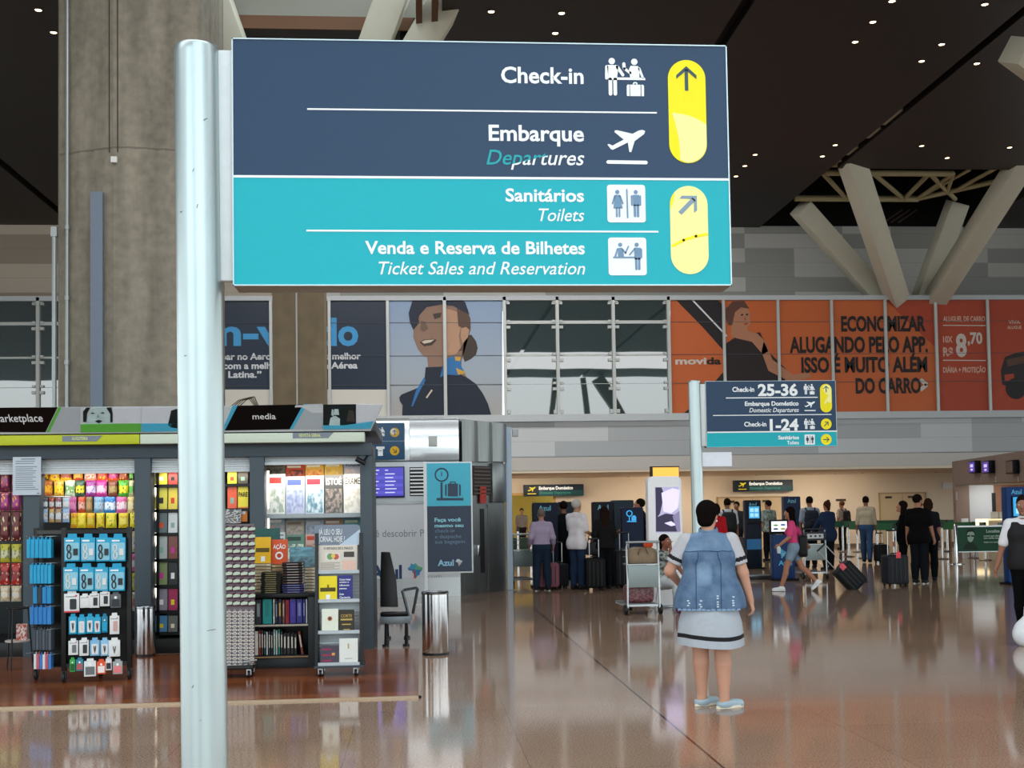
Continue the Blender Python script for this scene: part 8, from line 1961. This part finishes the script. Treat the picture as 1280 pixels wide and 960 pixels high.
sct = suitcase('black rolling suitcase tilted behind the woman in pink', (G(1056, 733).x, pk[1] + .15, .02), 0, .38, .24, .56, '15181b', .48, -.75, 'c8ccd0', 'd85a6a')
# more travellers
i13 = person('man in a grey blue shirt with a navy backpack', at(1014, 710), -.1, 1.78, dict(hair='short', top=('8d97a4', .85, .9), collar='8d97a4', bottom=('trousers', '15171b'), skin='8a6048'))
backpack('navy backpack on the man in the grey blue shirt', i13, '171c2c', 1.05)
person('woman with brown tied up hair and a navy coat pushing the sign trolley', at(1036, 712), .35, 1.66, dict(fem=1, fat=1.25, hair='bun', hcol='3a241a', top=('22304a', 1.95, .72), bottom=('trousers', '14161a'), skin='9a6a54', hands={1: (.2, .3, 1.0), -1: (-.2, .34, 1.0)}))
trolley('luggage trolley with a small advert plate behind the woman in pink', at(1020, 724), .05, 1, True)
i15 = person('far traveller in a light top with a dark bag beyond the belts', at(1054, 686.5), .5, 1.70, dict(hair='short', hcol='5a3a28', top=('b8a89c', .8, .9), bottom=('trousers', '1c1a1c'), skin='a5705a', vox=.016))
backpack('dark bag on the back of the far traveller beyond the belts', i15, '1c1a1c')
person('man in a beige shirt and blue jeans walking by the belts', at(1084, 703.5), -.45, 1.78, dict(hair='short', hcol='15120f', top=('a89c86', 1.95, 1.0), bottom=('trousers', '2f4664'), skin='7a5240', hyaw=.2, feet={1: (.09, -.2, .085, 0, 0), -1: (-.09, .18, .085, 0, 0)}))
suitcase('black cabin suitcase right behind the man in the beige shirt', at(1102, 704), .3, .34, .24, .5, '131417', .3)
person('tall bearded man in a black T-shirt turned away at the right', at(1150, 729.5), -.75, 1.74, dict(hair='short', hcol='15110f', beard=1, fat=1.1, top=('0d0d0e', .85, .80), bottom=('trousers', '14171c'), skin='a5745c', hyaw=-.4, hands={1: (.24, .16, .9)}, shoe='1c1c1e', sole='c8c8c8'))
person('woman with long dark hair and black clothes holding the suitcase handle', at(1131, 727), 1.1, 1.62, dict(fem=1, hair='long', hcol='1c1411', top=('0f0f10', 1.9, .8), bottom=('trousers', '101013'), skin='b07e66', hands={1: (.1, .05, .84), -1: (-.2, .16, .84)}, hpit=-.15))
person('person with white collar and black vest behind the bearded man', at(1163, 726), -.5, 1.66, dict(fem=1, hair='bob', hcol='2c1c14', top=('1a1c22', .8, .85), collar='c8d0dc', bottom=('trousers', '101216'), skin='a5705a'))
suitcase('dark grey ribbed suitcase with a pink tag held by the long haired woman', at(1119, 733), .15, .44, .27, .60, '22262b', .46, 0, 'c8ccd0', 'e0505c')
_cl = MT @ Vector((uv(1226, 655, 2.4)[0], 2.4, 0))
person('clerk in a mauve shirt bending over the lit counter', (_cl.x, _cl.y, 0), -1.0, 1.66, dict(hair='short', top=('7c6a78', .85, .95), bottom=('trousers', '16171a'), skin='8a6048', lean=.25, hpit=-.3, hands={1: (.12, .42, 1.18), -1: (-.1, .42, 1.18)}))
# attendant cut by the right edge
wl_ = P(1287, 700, 13.2)
iw = person('attendant in a white shirt and black waistcoat cut by the right picture edge', (wl_.x - .05, 13.2, 0), 2.5, 1.63, dict(hair='short', hcol='1c1614', top=('d4d6da', .85, .95), collar='dcdee2', bottom=('trousers', '0f1012'), skin='8f6450', hands={1: (.32, .06, .88), -1: (-.25, .1, .87)}, feet={1: (.09, -.25, .12, 0, .3), -1: (-.09, .15, .085, 0, 0)}))
r_, J = iw; U = J['U']; s = J['s']
q = Sdf(); q.cap(U(-.07, 0, 1.27), U(.07, 0, 1.27), .148 * s, None, .05, .82); q.cap(U(-.055, 0, 1.1), U(.055, 0, 1.1), .136 * s, None, .05, .9); q.cap(U(-.06, 0, 1.0), U(.06, 0, 1.0), .140 * s, None, .05, .9); q.cap((Vector((-.065, -.01, .9))) * s, (Vector((.065, -.01, .9))) * s, .148 * s, None, .06, .9)
for i in (1, -1): q.cap(U(i * .09, -.01, 1.42), U(i * .12, -.005, 1.41), .068 * s, None, .04)
q.plane(U(0, 0, 1.46), (0, .5, 1)); q.plane((0, 0, .85 * s), (0, 0, -1)); mesh_obj('waistcoat', [q.mesh(.012)], mat('141417', .7), r_)
t = thing('plastic_bag', 'white plastic bag near the floor at the right picture edge', 'bag', (P(1284, 790, 12.6).x, 12.6, 0)); q = Sdf(); q.ell((0, 0, .13), (.16, .11, .15), .03); q.cap((-.05, 0, .22), (.0, 0, .34), .05, .02, .06); q.plane((0, 0, 0), (0, 0, -1)); mesh_obj('bag_body', [q.mesh(.01)], mat('d4d8dc', .4, bump=.3), t); mb = MB(); mb.tube([(-.03, 0, .3), (-.02, 0, .42), (.03, 0, .42), (.02, 0, .3)], .008, 6); mb.build('handle', mat('d4d8dc', .4), t, smooth=True)
trolley('distant trolley with a grey panel left of the lavender shirt', at(656, 733), .2)
